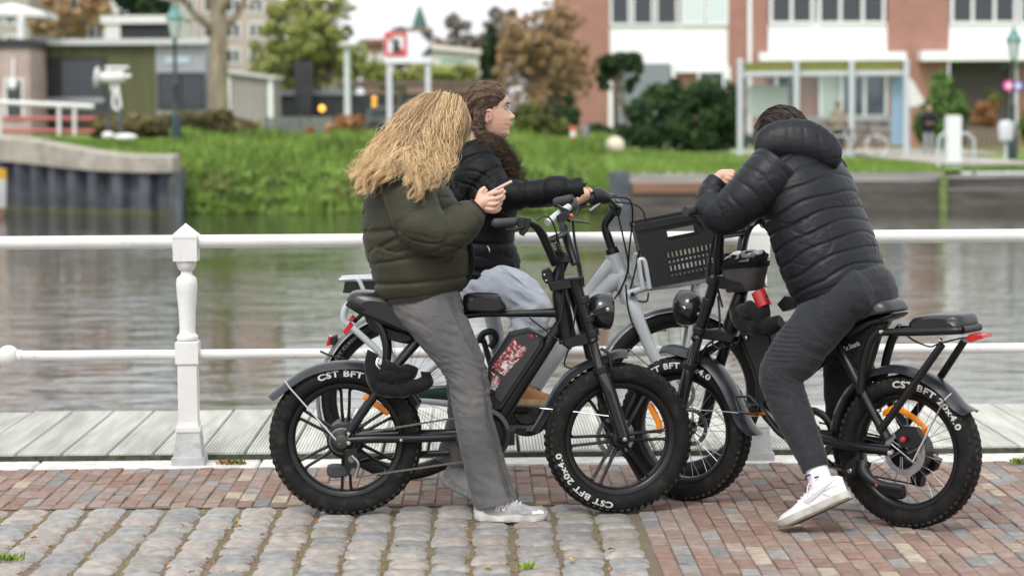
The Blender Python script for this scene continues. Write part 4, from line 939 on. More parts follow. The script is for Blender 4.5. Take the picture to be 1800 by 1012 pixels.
def text_geo(body, bold=.0, spacing=1.0, shear=0.):
    cu = bpy.data.curves.new('txt', 'FONT'); cu.body = body; cu.size = 1; cu.offset = bold; cu.space_character = spacing; cu.shear = shear; cu.resolution_u = 3
    o = bpy.data.objects.new('txt', cu); COL.objects.link(o); dg = bpy.context.evaluated_depsgraph_get(); me = o.evaluated_get(dg).to_mesh()
    vs = [tuple(v.co) for v in me.vertices]; fs = [tuple(p.vertices) for p in me.polygons]; o.evaluated_get(dg).to_mesh_clear()
    bpy.data.objects.remove(o); bpy.data.curves.remove(cu)
    import bmesh
    bm = bmesh.new(); bv = [bm.verts.new(q) for q in vs]
    for f in fs:
        try: bm.faces.new([bv[i] for i in f])
        except Exception: pass
    bmesh.ops.triangulate(bm, faces=bm.faces[:])
    for _ in range(3):
        es = [e for e in bm.edges if e.calc_length() > .16]
        if es: bmesh.ops.subdivide_edges(bm, edges=es, cuts=1, use_grid_fill=False); bmesh.ops.triangulate(bm, faces=bm.faces[:])
    bm.verts.index_update(); vs = [tuple(q.co) for q in bm.verts]; fs = [tuple(q.index for q in f.verts) for f in bm.faces]; bm.free()
    v = np.array(vs); v[:, 0] -= v[:, 0].min(); v[:, 1] -= v[:, 1].min(); return v, fs
TXT = text_geo('CST BFT 20x4.0', .034, 1.12)
TXT2 = text_geo('CST CLASSIC', .0, 1.15)
Zu = Vector((0, 0, 1))
def wheel(parent, c, u, n, Rw, Rr, wid, kind, text=None, a0=90, span=65, tcol=None, knobs=True, rimm=None, spin=0., rotor_side=1, hub_r=.05):
    c = Vector(c); pol = lambda r, a, h=0.: c + u * (r * math.cos(a)) + Zu * (r * math.sin(a)) + n * h
    Rc = (Rw + Rr) / 2; a_ = (Rw - Rr) / 2; b_ = wid / 2
    m = MB(); rw = b_ * .62; d = .020 if kind == 'mag' else .016
    m.lathe([(Rr + .004, -rw), (Rr - d * .5, -rw * .96), (Rr - d, -rw * .7), (Rr - d * 1.15, 0), (Rr - d, rw * .7), (Rr - d * .5, rw * .96), (Rr + .004, rw), (Rr + .001, rw * .9), (Rr, -rw * .9), (Rr + .004, -rw)], c, n, 72)
    wh = m.build('wheel', rimm or M['blk'], parent, smooth=50)
    m = MB(); prof = [(Rc + a_ * math.copysign(abs(math.cos(t)) ** .85, math.cos(t)), b_ * math.copysign(abs(math.sin(t)) ** .85, math.sin(t))) for t in [2 * math.pi * i / 28 for i in range(29)]]
    m.lathe(prof, c, n, 90); m.build('tyre', M['rubber'], wh, smooth=60)
    if knobs:
        m = MB(); N = 62
        for k in range(N):
            for row, (hh, dr, tw) in enumerate(((-.038, .0115, .013), (-.014, .0, .012), (.012, .0, .012), (.036, .011, .013))):
                a = 2 * math.pi * (k + (.5 if row % 2 else 0)) / N; er = u * math.cos(a) + Zu * math.sin(a); et = n.cross(er)
                rot = Matrix((et, n, er)).transposed(); m.box(pol(Rw - dr - .003, a, hh), (.015, tw * 1.5, .009), rot)
        m.build('tread_knobs', M['knob'], wh, smooth=0)
    if text is not None:
        tv, tf = text; Wd = tv[:, 0].max(); Ht = tv[:, 1].max(); arc = R(span); r_mid = Rc + a_ * .12; hgt = arc * r_mid / Wd * Ht
        hgt = min(hgt * .74, a_ * 1.0); m = MB(); vs = []
        for (x, y, z) in tv:
            a = R(a0) - arc * x / Wd; r = r_mid + (y / Ht - .5) * hgt; f = min(abs((r - Rc) / a_), .98)
            h = b_ * (1 - f ** (2 / .85)) ** (.85 / 2) + .0016; vs.append(pol(r, a, h))
        m.add(vs, tf); m.build('tyre_lettering', tcol or M['letter'], wh, smooth=0)
    if kind == 'mag':
        for k in range(6):
            for sgn in (-1, 1):
                a = R(spin + k * 60); er = u * math.cos(a) + Zu * math.sin(a); et = -u * math.sin(a) + Zu * math.cos(a)
                mm = MB(); ri = hub_r * .8; ro = Rr - d * .8
                pts = [c + er * ri + et * (sgn * .010), c + er * lerp(ri, ro, .45) + et * (sgn * .015), c + er * lerp(ri, ro, .85) + et * (sgn * .017), c + er * lerp(ri, ro, .95) + et * (sgn * .021), c + er * ro + et * (sgn * .030)]
                mm.stube(pts, [.0085, .0065, .0065, .008, .012], 8, per=3, ell=(2.0, 1.0), ref=n); mm.build('spoke', M['blk'], wh)
    else:
        m = MB(); N = 36; rng = random.Random(int(a0))
        for k in range(N):
            a = 2 * math.pi * k / N; sd_ = 1 if k % 2 else -1; da = (.34 if (k // 2) % 2 else -.34) * (1 if hub_r < .04 else .25)
            m.tube([pol(hub_r * .9, a + da, sd_ * .03), pol(Rr - .012, a, sd_ * .004)], .0011, 4)
        m.build('spokes', M['steel_m'], wh)
    m = MB(); m.lathe([(.012, -.062), (hub_r * .7, -.055), (hub_r, -.04), (hub_r, .035), (hub_r * .85, .045), (.02, .05), (.012, .062), (.0, .064)], c, n, 28); m.build('hub', M['blk'], wh)
    m = MB(); h = -.048 * rotor_side
    m.lathe([(.062, h - .001), (.080, h - .001), (.080, h + .001), (.062, h + .001), (.062, h - .001)], c, n, 48)
    for k in range(6): m.tube([pol(.02, k * 1.047, h), pol(.064, k * 1.047 + .35, h)], .003, 5)
    m.build('brake_disc', M['steel_m'], wh)
    return wh
class Bike:
    def __init__(s, plane, name, label, loc):
        s.P = plane; s.t = thing(name, loc, label, 'bicycle')
    def p(s, q):
        return s.P(q[0], q[1], q[2] if len(q) > 2 else 0.)
    def tube(s, name, pts, rpx, mm, per=5, n=12, mirror=False, parent=None, flat=None, straight=False):
        w_ = [s.p(q) for q in pts]
        rs = [r / s.P.ppm(x) for r, x in zip(rpx if hasattr(rpx, '__len__') else [rpx] * len(w_), w_)]
        for k in range(2 if mirror else 1):
            m = MB(); pp = w_ if k == 0 else [s.P.mir(x) for x in w_]
            if straight or len(pp) == 2: m.tube(pp, rs, n, ell=flat, ref=s.P.n)
            else: m.stube(pp, rs, n, per=per, ell=flat, ref=s.P.n)
            o = m.build(name, mm, parent or s.t, smooth=40)
        return o
    def slab(s, name, pts, off0, off1, mm, parent=None, bevel=.004, smooth=30):
        a = [s.P(q[0], q[1], off1) for q in pts]; c = sum(a, Vector()) / len(a)
        m = MB(); d = s.P.n * (off0 - off1); n_ = len(a)
        inn = [p + (c - p).normalized() * bevel for p in a]
        rings = [inn, [p - s.P.n * bevel for p in a], [p + d + s.P.n * bevel for p in a], [p + d for p in inn]]
        vs = sum(rings, []); fs = [tuple(range(n_)), tuple(range(4 * n_ - 1, 3 * n_ - 1, -1))]
        for L_ in range(3):
            for i in range(n_): fs.append((L_ * n_ + (i + 1) % n_, L_ * n_ + i, (L_ + 1) * n_ + i, (L_ + 1) * n_ + (i + 1) % n_))
        m.add(vs, fs); o = m.build(name, mm, parent or s.t, smooth=smooth); fix_normals(o.data); return o
    def cushion(s, name, pts, wid, mm, round_=.5, parent=None, taper=None):
        """closed side outline (px) inflated sideways with rounded edges"""
        a = [s.P(q[0], q[1], 0) for q in pts]; a = [Vector(x) for x in spline(a + [a[0]], per=4)[:-1]]; c = sum(a, Vector()) / len(a); m = MB(); n_ = len(a); vs = []; L_ = 17
        for k in range(L_):
            t = math.sin(math.pi / 2 * (-1 + 2 * k / (L_ - 1))); sc = max(.55, (1 - abs(t) ** 5) ** .28)
            for i, p in enumerate(a):
                w_ = wid * (taper((p - s.P.a).dot(s.P.u)) if taper else 1.)
                q = c + (p - c) * (1 - .0 * t); dz = (p - c); vs.append(c + Vector((dz.x, dz.y, dz.z)) * (sc if dz.z > 0 else (.5 + .5 * sc)) + s.P.n * (t * w_ / 2))
        fs = []
        for k in range(L_ - 1):
            for i in range(n_): fs.append((k * n_ + i, k * n_ + (i + 1) % n_, (k + 1) * n_ + (i + 1) % n_, (k + 1) * n_ + i))
        fs += [tuple(range(n_ - 1, -1, -1)), tuple((L_ - 1) * n_ + i for i in range(n_))]
        m.add(vs, fs); o = m.build(name, mm, parent or s.t, smooth=60); fix_normals(o.data); return o
    def guard(s, name, pts, cpx, wid, drop, mm, parent=None, flare=0., cen=None, per=6):
        """mudguard: pts are the crown line in px; cpx wheel centre px"""
        pl = [Vector(x) for x in spline([s.p(q) for q in pts], per=per)]; c = cen or s.p(cpx); m = MB(); vs = []; J = 11
        for i, p in enumerate(pl):
            er = (p - c); er -= s.P.n * er.dot(s.P.n); er.normalize(); f = i / (len(pl) - 1)
            for sgn in (0, 1):
                for j in range(J):
                    t = -1 + 2 * j / (J - 1); dd = drop * (abs(t) ** 2.4)
                    vs.append(p + s.P.n * (t * wid / 2 * (1 - .0 * sgn)) - er * (dd + sgn * .003))
        fs = []; K = 2 * J
        for i in range(len(pl) - 1):
            for j in range(J - 1):
                fs.append((i * K + j, i * K + j + 1, (i + 1) * K + j + 1, (i + 1) * K + j)); fs.append((i * K + J + j + 1, i * K + J + j, (i + 1) * K + J + j, (i + 1) * K + J + j + 1))
            for (j, j2) in ((0, J), (J - 1, 2 * J - 1)): fs.append((i * K + j, (i + 1) * K + j, (i + 1) * K + j2, i * K + j2))
        for i in (0, len(pl) - 1):
            for j in range(J - 1): fs.append((i * K + j, i * K + j + 1, i * K + J + j + 1, i * K + J + j))
        m.add(vs, fs); o = m.build(name, mm, parent or s.t, smooth=50); fix_normals(o.data); return o
    def bolt(s, name, q, rpx, mm, dep=.008, parent=None, axis=None):
        p = s.p(q); r = rpx / s.P.ppm(p); m = MB(); m.lathe([(r, -dep), (r, dep * .5), (r * .7, dep), (0, dep * 1.1)], p, axis or s.P.n, 14); return m.build(name, mm, parent or s.t)
    def coil(s, name, pts, rpx, mm, turns, wire=.0022):
        w_ = [Vector(x) for x in spline([s.p(q) for q in pts], per=16)]; r = rpx / s.P.ppm(w_[0]); m = MB(); N = turns * 8; pp = []
        for i in range(N + 1):
            f = i / N * (len(w_) - 1); k = min(int(f), len(w_) - 2); p = lerp(w_[k], w_[k + 1], f - k); t = (w_[k + 1] - w_[k]).normalized(); e = t.cross(s.P.n).normalized(); a = 2 * math.pi * i / 8
            pp.append(p + e * (r * math.cos(a)) + s.P.n * (r * math.sin(a)))
        m.tube(pp, wire, 5); return m.build(name, mm, s.t)
    def chain(s, name, q0, q1, off, sag=0, nl=None):
        a = s.P(q0[0], q0[1], off); b = s.P(q1[0], q1[1], off); L_ = (b - a).length; N = int(L_ / .0127); m = MB()
        t = (b - a).normalized(); e = t.cross(s.P.n).normalized()
        for i in range(N):
            p = lerp(a, b, (i + .5) / N) - Zu * (sag * math.sin(math.pi * (i + .5) / N)); rot = Matrix((t, s.P.n, e)).transposed(); wdt = .0075 if i % 2 else .0035
            m.box(p, (.0135, wdt, .0065 if i % 2 else .008), rot)
        return m.build(name, M['chainm'], s.t, smooth=0)
def rotz(v, deg): return Matrix.Rotation(R(deg), 3, 'Z') @ v

# ---------------------------------------------------------------- bike A: black fat-tyre bike, left
PA = Plane((607, 903), (1087, 899)); A = Bike(PA, 'fat_tyre_bicycle', 'black fat-tyre electric bicycle with cast wheels and stickered battery, ridden by blonde girl', on_z(607, 903))
uA, nA = PA.u, PA.n
cR = PA(608, 771); cF = PA(1087, 769)
RW = cR.z + .001; RW2 = cF.z + .001
uF = rotz(uA, 12); nF = rotz(nA, 12)
wRa = wheel(A.t, cR, uA, nA, RW, RW * .735, .104, 'mag', TXT, 113, 72, spin=30, hub_r=.075, rotor_side=1)
wFa = wheel(A.t, cF, uF, nF, RW2, RW2 * .735, .104, 'mag', TXT, 262, 72, spin=2, hub_r=.04)
A.guard('rear_mudguard', [(470, 694), (484, 684), (503, 669), (530, 651), (560, 639), (600, 633), (640, 634), (680, 645), (715, 668), (742, 705)], (608, 771), .118, .030, M['fender'])
A.tube('mudguard_stay', [(500, 668, .062), (508, 680, .064), (597, 780, .085), (615, 764, .075)], 1.6, M['chrome'], straight=True, n=6)
m = MB(); m.lathe([(.047, .052), (.050, .054), (.044, .066), (.036, .072), (.028, .085), (.02, .088)], cR - uA * .012, nA, 40); m.build('cassette', M['dark_st'], A.t, smooth=30)
for i in range(5):
    m = MB(); r = .050 - i * .006; m.lathe([(r, .054 + i * .006), (r + .003, .0555 + i * .006), (r, .057 + i * .006)], cR - uA * .012, nA, 36); m.build('sprocket', M['chainm'], A.t)
A.tube('chainstay', [(612, 773, .082), (660, 771, .085), (740, 770, .07), (850, 765, .045)], [7, 7.5, 7.5, 8], M['blk'], mirror=True)
A.tube('chainstay_upper', [(625, 764, .078), (700, 761, .08)], 3.5, M['blk'])
A.bolt('axle_nut', (613, 762, .09), 4, M['chrome']); A.bolt('axle_nut', (613, 778, .09), 4.5, M['chrome']); A.bolt('bolt', (705, 773, .092), 3.5, M['chrome'])
A.tube('seatstay', [(615, 758, .075), (660, 693, .085), (703, 636, .07), (746, 586, .045)], [7.5, 7.5, 7.5, 9], M['blk'], mirror=True)
A.tube('seat_strut', [(647, 556, .07), (665, 570, .075), (676, 594, .08), (679, 625, .082), (672, 672, .082)], 7, M['blk'], mirror=True)
A.tube('seat_rail', [(610, 533, .06), (640, 549, .075), (690, 570, .08), (746, 592, .05)], [5, 7, 7, 6.5], M['blk_pl'], mirror=True)
A.cushion('seat', [(612, 534), (611, 521), (624, 511), (655, 511), (690, 520), (720, 545), (745, 580), (738, 590), (690, 570), (640, 549)], .21, M['leather'])
A.cushion('seat_tail', [(640, 553), (690, 574), (735, 593), (716, 603), (672, 590), (648, 570)], .11, M['blk_pl'])
A.cushion('front_cushion', [(815, 546), (815, 520), (835, 515), (872, 516), (883, 523), (886, 546)], .13, M['leather'])
A.tube('top_tube', [(746, 588, 0), (800, 560, 0), (840, 552, 0), (910, 551, 0), (985, 549, 0)], [11, 8, 6, 6, 9], M['blk'])
A.tube('down_tube', [(990, 560, 0), (962, 605, 0), (915, 675, 0), (870, 745, 0)], [9, 12, 14, 15], M['blk'], flat=(.8, 1.0))
bat = A.slab('battery', [(858, 642), (895, 586), (931, 578), (956, 591), (957, 606), (880, 722), (862, 722), (856, 712)], -.045, .050, M['blk_pl'], bevel=.008)
A.slab('battery_lid', [(868, 640), (899, 594), (930, 586), (950, 596), (949, 605), (880, 708), (870, 700)], .048, .056, mat('battery_face', (.022, .023, .025), .42), parent=bat, bevel=.003)
def sticker_mat():
    m = bpy.data.materials.new('sticker_print'); m.use_nodes = True; t = m.node_tree; b = t.nodes['Principled BSDF']; L = t.links.new; b.inputs['Roughness'].default_value = .35
    g_ = t.nodes.new('ShaderNodeNewGeometry'); n_ = t.nodes.new('ShaderNodeTexNoise'); n_.inputs['Scale'].default_value = 85; n_.inputs['Detail'].default_value = 3; L(g_.outputs['Position'], n_.inputs['Vector'])
    r_ = t.nodes.new('ShaderNodeValToRGB'); e = r_.color_ramp.elements; e[0].position = .40; e[0].color = (.03, .02, .02, 1); e[1].position = .62; e[1].color = (.55, .5, .48, 1)
    for (p_, c_) in ((.47, (.20, .03, .04, 1)), (.53, (.40, .05, .07, 1)), (.57, (.25, .13, .11, 1))): q_ = e.new(p_); q_.color = c_
    L(n_.outputs['Fac'], r_.inputs[0]); L(r_.outputs[0], b.inputs['Base Color']); return m
stk = sticker_mat(); Ao = lambda x, y: PA(x, y, .0575)
stq = [(904, 595), (926, 616), (886, 661), (865, 645)]
m = MB(); m.prism([Ao(*q) for q in stq], nA * .0006); m.build('sticker', stk, bat, smooth=0)
m = MB(); m.prism([Ao(*q) for q in ((864, 652), (881, 668), (872, 684), (863, 690))], nA * .0006); m.build('sticker', stk, bat, smooth=0)
def decal(parent, name, body, q0, q1, hpx, mm, fn, bold=.01, shear=0):
    tv, tf = text_geo(body, bold, 1.0, shear); Wd = tv[:, 0].max(); Ht = tv[:, 1].max(); dx, dy = q1[0] - q0[0], q1[1] - q0[1]; L_ = math.hypot(dx, dy); ex, ey = dx / L_, dy / L_; m = MB()
    vs = [fn(q0[0] + ex * x / Wd * L_ + ey * y / Ht * hpx, q0[1] + ey * x / Wd * L_ - ex * y / Ht * hpx) for (x, y, z) in tv]; m.add(vs, tf); return m.build(name, mm, parent, smooth=0)
At = lambda x, y: PA(x, y, .059)
decal(bat, 'lettering', 'ON TOUR', (886, 660), (904, 638), 7, M['letter'], At, .02); decal(bat, 'lettering', 'DE LAATSTEN', (899, 633), (925, 612), 6, M['letter'], At, .02)
decal(bat, 'lettering', 'EUROPEAN', (864, 684), (877, 662), 5.5, M['letter'], At, .02); decal(bat, 'lettering', 'ADS', (868, 687), (876, 674), 5.5, M['letter'], At, .02)
m = MB(); m.prism([At(*q) for q in ((880, 645), (884, 637), (893, 640), (889, 650))], nA * .0005); m.prism([At(*q) for q in ((902, 612), (907, 609), (910, 615), (904, 619))], nA * .0005) if False else None; m.build('print_emblem', M['letter'], bat, smooth=0)
A.bolt('key_lock', (934, 591, .056), 3.2, M['redpl'], .004, bat); A.bolt('bolt', (943, 591, .056), 1.4, M['chrome'], .003, bat)
A.slab('battery_switch', [(861, 684), (868, 684), (868, 692), (861, 692)], .055, .06, M['gloss'], parent=bat, bevel=.001); A.slab('battery_switch', [(861, 695), (868, 695), (868, 706), (861, 706)], .055, .06, M['gloss'], parent=bat, bevel=.001)
# crank
cB = PA(849, 763, .07)
m = MB(); m.lathe([(.080, .0), (.108, -.004), (.110, .008), (.094, .014), (.080, .008), (.080, .0)], cB, nA, 48); m.build('chain_guard', M['gloss'], A.t)
m = MB(); m.lathe([(.02, -.09), (.045, -.08), (.045, -.02), (.03, -.01), (.085, -.006), (.085, -.002), (.02, .0)], cB, nA, 40); m.build('bottom_bracket', M['blk'], A.t)
A.tube('crank_arm', [(849, 763, .095), (838, 730, .10), (828, 700, .105)], [6, 5.5, 5.5], M['blk']); A.slab('pedal', [(805, 692), (850, 692), (850, 703), (805, 703)], .11, .2, M['blk_pl'])
A.tube('crank_arm', [(849, 763, -.06), (880, 755, -.075), (905, 757, -.08)], [6, 5.5, 5.5], M['blk']); A.slab('pedal', [(885, 752), (925, 752), (925, 762), (885, 762)], -.18, -.09, M['blk_pl'])
A.slab('motor_bracket', [(880, 760), (905, 757), (905, 782), (884, 784)], -.03, .04, M['blk'])
A.chain('chain', (632, 761), (845, 727), .082); A.chain('chain', (626, 838), (848, 806), .082)
# derailleur
dr = A.slab('derailleur', [(606, 790), (628, 786), (632, 812), (626, 834), (612, 836), (604, 815)], .06, .09, M['blk'], bevel=.005)
m = MB(); m.lathe([(.016, -.006), (.018, 0), (.016, .006)], PA(623, 829, .085), nA, 16); m.lathe([(.014, -.006), (.016, 0), (.014, .006)], PA(618, 806, .085), nA, 16); m.build('jockey_wheel', M['chainm'], dr)
A.tube('derailleur_cage', [(618, 800, .092), (630, 815, .094), (625, 838, .092)], 3, M['steel_m'], parent=dr)
# kickstand
A.tube('kickstand', [(790, 795, -.05), (690, 800, -.08), (655, 806, -.09), (610, 818, -.10)], [6, 5, 4.5, 4], M['blk']); A.cushion('kickstand_foot', [(574, 826), (578, 816), (600, 815), (614, 820), (612, 834), (590, 839), (577, 835)], .03, M['grip'])
# reflectors
def reflector(w, pl, pts, off, mm=None):
    m = MB(); P3 = [Vector(x) for x in spline([pl(q[0], q[1], off) for q in pts], per=5)]; m.tube(P3, [.006] + [.0125] * (len(P3) - 2) + [.006], 8, ell=(.45, 1), ref=pl.n); return m.build('spoke_reflector', mm or M['orange'], w)
reflector(wRa, PA, [(640, 694), (655, 706), (672, 718), (684, 727)], .02)
PAf = Plane((0, 900), (10, 900)); PAf.a = cF - Zu * cF.z; PAf.u = uF; PAf.n = nF
reflector(wFa, PAf, [(1141, 709), (1150, 726), (1158, 744), (1160, 762)], -.012)
# head, fork
A.tube('head_tube', [(982, 505, 0), (986, 530, 0), (997, 590, 0), (999, 602, 0)], [11, 15, 15.5, 17], M['blk'])
A.slab('top_clamp', [(963, 498), (1000, 489), (1026, 487), (1028, 503), (1002, 508), (968, 512)], -.085, .085, M['blk'], bevel=.006)
A.slab('lower_clamp', [(988, 596), (1046, 580), (1051, 594), (1046, 601), (1000, 612), (990, 608)], -.085, .085, M['blk'], bevel=.006)
A.tube('fork_leg', [(1012, 490, .075), (1016, 512, .075), (1040, 590, .075), (1042, 598, .075)], [12, 10, 10, 12], M['blk'], n=16)
A.tube('fork_leg', [(1041, 596, .075), (1054, 645, .075), (1056, 650, .075), (1072, 690, .076), (1096, 766, .078)], [8.5, 8.5, 12, 12, 12], M['gloss'], n=16, straight=True)
A.tube('fork_leg', [(1003, 492, -.075), (1006, 512, -.075), (1030, 590, -.075), (1044, 645, -.075), (1060, 690, -.076), (1084, 766, -.078)], [12, 10, 10, 11, 12, 12], M['blk'], n=14, straight=True)
for (q, r_) in (((1025, 527, .075), 12), ((1034, 560, .075), 11.5), ((1041, 585, .075), 12.5), ((1056, 650, .075), 13.5)):
    p = A.p(q); m = MB(); d = (PA(1042, 598, .075) - PA(1012, 490, .075)).normalized(); r = r_ / PA.ppm(p); m.lathe([(r * .9, -.014), (r, -.011), (r, .011), (r * .9, .014)], p, d, 18); m.build('fork_collar', M['blk_pl'], A.t)
A.bolt('axle_nut', (1098, 771, .088), 5, M['chrome']); A.tube('steerer', [(975, 500, 0), (984, 475, 0), (993, 452, 0)], [12, 10, 10], M['blk'])
A.slab('stem_clamp', [(953, 476), (966, 471), (972, 480), (974, 497), (960, 499), (953, 490)], -.03, .04, M['blk_pl'], bevel=.004); A.bolt('bolt', (957, 483, .045), 2.4, M['chrome'], .004); A.bolt('bolt', (960, 493, .045), 2.4, M['chrome'], .004)
A.slab('bar_clamp', [(975, 440), (1000, 448), (1002, 462), (980, 462)], -.05, .05, M['blk_pl'], bevel=.005)
A.tube('handlebar', [(868, 392, .33), (905, 390, .30), (925, 391, .26), (940, 396, .21), (952, 410, .17), (962, 432, .13), (975, 462, .06)], [6.5, 6.5, 6.5, 7.5, 8, 8, 8], M['blk'], n=14)
A.tube('handlebar', [(1008, 353, -.30), (1010, 362, -.26), (985, 380, -.2), (988, 392, -.16), (998, 425, -.1), (1011, 464, -.06)], [6, 6.5, 7, 7.5, 8, 8], M['blk'], n=14)
A.tube('crossbar', [(958, 425, .13), (985, 414, .0), (993, 410, -.12)], 5.5, M['blk'])
A.tube('grip', [(866, 392, .335), (870, 392, .33), (888, 391, .315), (904, 390, .30)], [5, 8, 7.5, 8], M['grip'], n=16, straight=True); A.tube('grip', [(975, 357, -.34), (980, 356, -.335), (1006, 351, -.30)], [8, 9.5, 9.5], M['grip'], n=16, straight=True)
A.slab('control_unit', [(905, 386), (913, 381), (934, 384), (932, 396), (928, 406), (920, 415), (913, 412), (912, 402)], .24, .31, M['blk_pl'], bevel=.004); A.slab('switch', [(914, 384), (922, 384), (921, 400), (915, 399)], .31, .318, M['gloss'], bevel=.001)
A.tube('display_bracket', [(962, 392, .05), (980, 378, .0), (1000, 364, -.06)], [6.5, 7, 6.5], M['silver']); A.slab('display', [(978, 380), (992, 371), (1001, 377), (999, 387), (982, 391)], -.08, .04, M['blk_pl'], bevel=.004); A.slab('display', [(981, 361), (1000, 369), (999, 374), (983, 368)], -.1, .02, M['blk_pl'], bevel=.003)
p = PA(1004, 379, .02); MB().ball(p, .0085, 12, 8).build('horn_button', mat('pink_button', (.75, .04, .10), .3), A.t)
A.tube('brake_lever', [(1000, 388, -.12), (1018, 389, -.2), (1034, 392, -.27)], [4, 5, 3.5], M['blk'], flat=(1, .6)); A.tube('brake_lever', [(925, 397, .30), (905, 404, .33), (888, 404, .35)], [4, 4, 3], M['blk'], flat=(1, .7))
A.tube('cable', [(1007, 388, -.1), (1010, 420, -.08), (1018, 460, -.03), (1022, 500, .0), (1024, 540, .03)], 2.6, M['blk_pl'], n=6); A.coil('spiral_cable_wrap', [(1017, 462, -.02), (1020, 478, 0), (1023, 497, .0)], 4.5, M['blk_pl'], 9); A.coil('spiral_cable_wrap', [(972, 424, .08), (984, 440, .06), (990, 448, .05)], 4.2, M['blk_pl'], 8)
for pts in ([(940, 390, .2), (960, 380, .12), (975, 400, .06), (990, 470, .05), (985, 560, .06), (960, 580, .05)], [(978, 415, .1), (985, 470, .06), (995, 560, .05), (1000, 600, .06)], [(1018, 505, .05), (1010, 560, .06), (1005, 605, .05), (1000, 612, .06), (985, 600, .05), (930, 558, .04)], [(986, 600, .05), (1000, 608, .06), (992, 640, .05), (1006, 648, .05)], [(1070, 632, .06), (1074, 650, .07), (1068, 700, .06), (1062, 745, .04)]):
    A.tube('cable', pts, 1.6, M['blk_pl'], n=6)
# headlight
hl = MB(); c = PA(1050, 546, 0); ax = (rotz(uA, 12) * .97 + Zu * -.06).normalized()
hl.lathe([(0, -.052), (.022, -.049), (.045, -.038), (.062, -.02), (.071, .0), (.074, .025), (.075, .045), (.072, .052), (.066, .046), (.0, .040)], c, ax, 32); ho = hl.build('headlight', M['gloss'], A.t, smooth=50)
A.bolt('screw', (1068, 544, .078), 4, M['chrome'], .006, ho); A.bolt('screw', (1041, 553, .076), 2.6, M['chrome'], .005, ho); A.slab('light_bracket', [(1036, 548), (1066, 538), (1070, 546), (1040, 558)], .068, .073, M['blk'], parent=ho, bevel=.001)
A.tube('light_bracket', [(1030, 556, .07), (1040, 552, .07)], 4, M['blk'])
# front mudguard
cF_ = cF
A.guard('front_mudguard', [(1103, 614), (1085, 614), (1060, 622), (1030, 632), (1002, 648), (978, 674), (962, 702), (948, 730), (932, 756)], None, .116, .028, M['fender'], cen=cF)
A.tube('mudguard_stay', [(949, 717, .055), (1000, 722, .075), (1070, 731, .095)], 1.0, M['steel_m'], n=6, straight=True); A.tube('mudguard_hoop', [(1056, 612, .06), (1070, 622, .07), (1075, 650, .075)], 3, M['blk'])
# red lights under the seat
tl = A.slab('tail_light', [(611, 563), (618, 555), (624, 560), (619, 566)], -.03, .04, M['redlens'], bevel=.003); A.slab('tail_light', [(602, 582), (614, 567), (621, 573), (608, 589)], -.03, .03, M['redlens'], bevel=.003)
A.tube('light_bracket', [(622, 566, 0), (632, 556, 0), (640, 548, 0)], 4, M['blk'])
# cloth covered chain lock hanging on the frame: a thing of its own
lk = thing('chain_lock', PA(700, 680, .1), 'black cloth-covered chain lock draped over the left bicycle frame', 'lock')
for pts, r_ in (([(655, 622, .10), (652, 645, .12), (662, 675, .13), (690, 686, .13), (725, 682, .12), (750, 672, .11), (748, 655, .10)], [10, 12, 13, 13, 13, 12, 9]), ([(660, 655, .13), (685, 660, .13), (715, 658, .12), (728, 645, .10)], [11, 13, 13, 10]), ([(672, 640, .12), (695, 650, .13), (722, 650, .12)], 10)):
    m = MB(); w_ = [PA(*q) for q in pts]; m.stube(w_, [x / PA.ppm(w_[0]) for x in (r_ if hasattr(r_, '__len__') else [r_] * len(w_))], 14, per=8)
    m2 = MB(); rng = random.Random(3)
    m.v = [tuple(Vector(v) + Vector((0, 0, 1)) * (.014 * mnoise.noise(Vector(v) * 28)) + PA.n * (.012 * mnoise.noise(Vector(v) * 30 + V(5, 5, 5)))) for v in m.v]
    m.build('sleeve', M['cloth'], lk, smooth=60)
m = MB(); m.stube([PA(664, 630, .13), PA(662, 640, .14), PA(668, 648, .14)], .006, 8); m.build('buckle', M['chrome'], lk)

# ---------------------------------------------------------------- bike B: silver city bike with crate
PB = Plane((710, 843), (1195, 840)); B = Bike(PB, 'city_bicycle', 'silver-grey step-through electric city bicycle with a crate on its front rack', on_z(710, 843))
uB, nB = PB.u, PB.n
cRb = PB(710, 699); cFb = PB(1195, 694)
wRb = wheel(B.t, cRb, uB, nB, cRb.z, cRb.z * .86, .05, 'wire', TXT2, 150, 26, tcol=mat('grey_tyre_print', (.25, .25, .25), .6), knobs=False, hub_r=.035)
wFb = wheel(B.t, cFb, rotz(uB, 8), rotz(nB, 8), cFb.z, cFb.z * .86, .05, 'wire', None, 40, 20, knobs=False, hub_r=.03)
def arc(cx, cy, r, a0, a1, n=9, off=0): return [(cx + r * math.cos(R(lerp(a0, a1, i / n))), cy - r * math.sin(R(lerp(a0, a1, i / n))), off) for i in range(n + 1)]
M['fender_b'] = mat('dark_silver_guard', (.12, .125, .13), .4)
B.guard('rear_mudguard', arc(710, 699, 155, 215, 30), (710, 699), .066, .014, M['fender_b']); B.guard('front_mudguard', arc(1195, 694, 155, 160, -12), (1195, 694), .066, .014, M['fender_b'])
for (cx, cy, a0, a1) in ((710, 699, 205, 60), (1195, 694, 155, 5)):
    B.tube('mudguard_edge', arc(cx, cy, 147, a0, a1, 14, .033), 1.2, M['silver'], n=6)
M['dark_green_plastic'] = mat('dark_green_plastic', (.012, .035, .028), .25)
B.tube('chainstay', [(712, 699, .06), (780, 705, .055), (905, 722, .03)], [8, 9, 12], M['silver'], mirror=True); B.tube('seatstay', [(712, 697, .06), (760, 645, .05), (850, 590, .02)], [7, 7, 8], M['silver'], mirror=True)
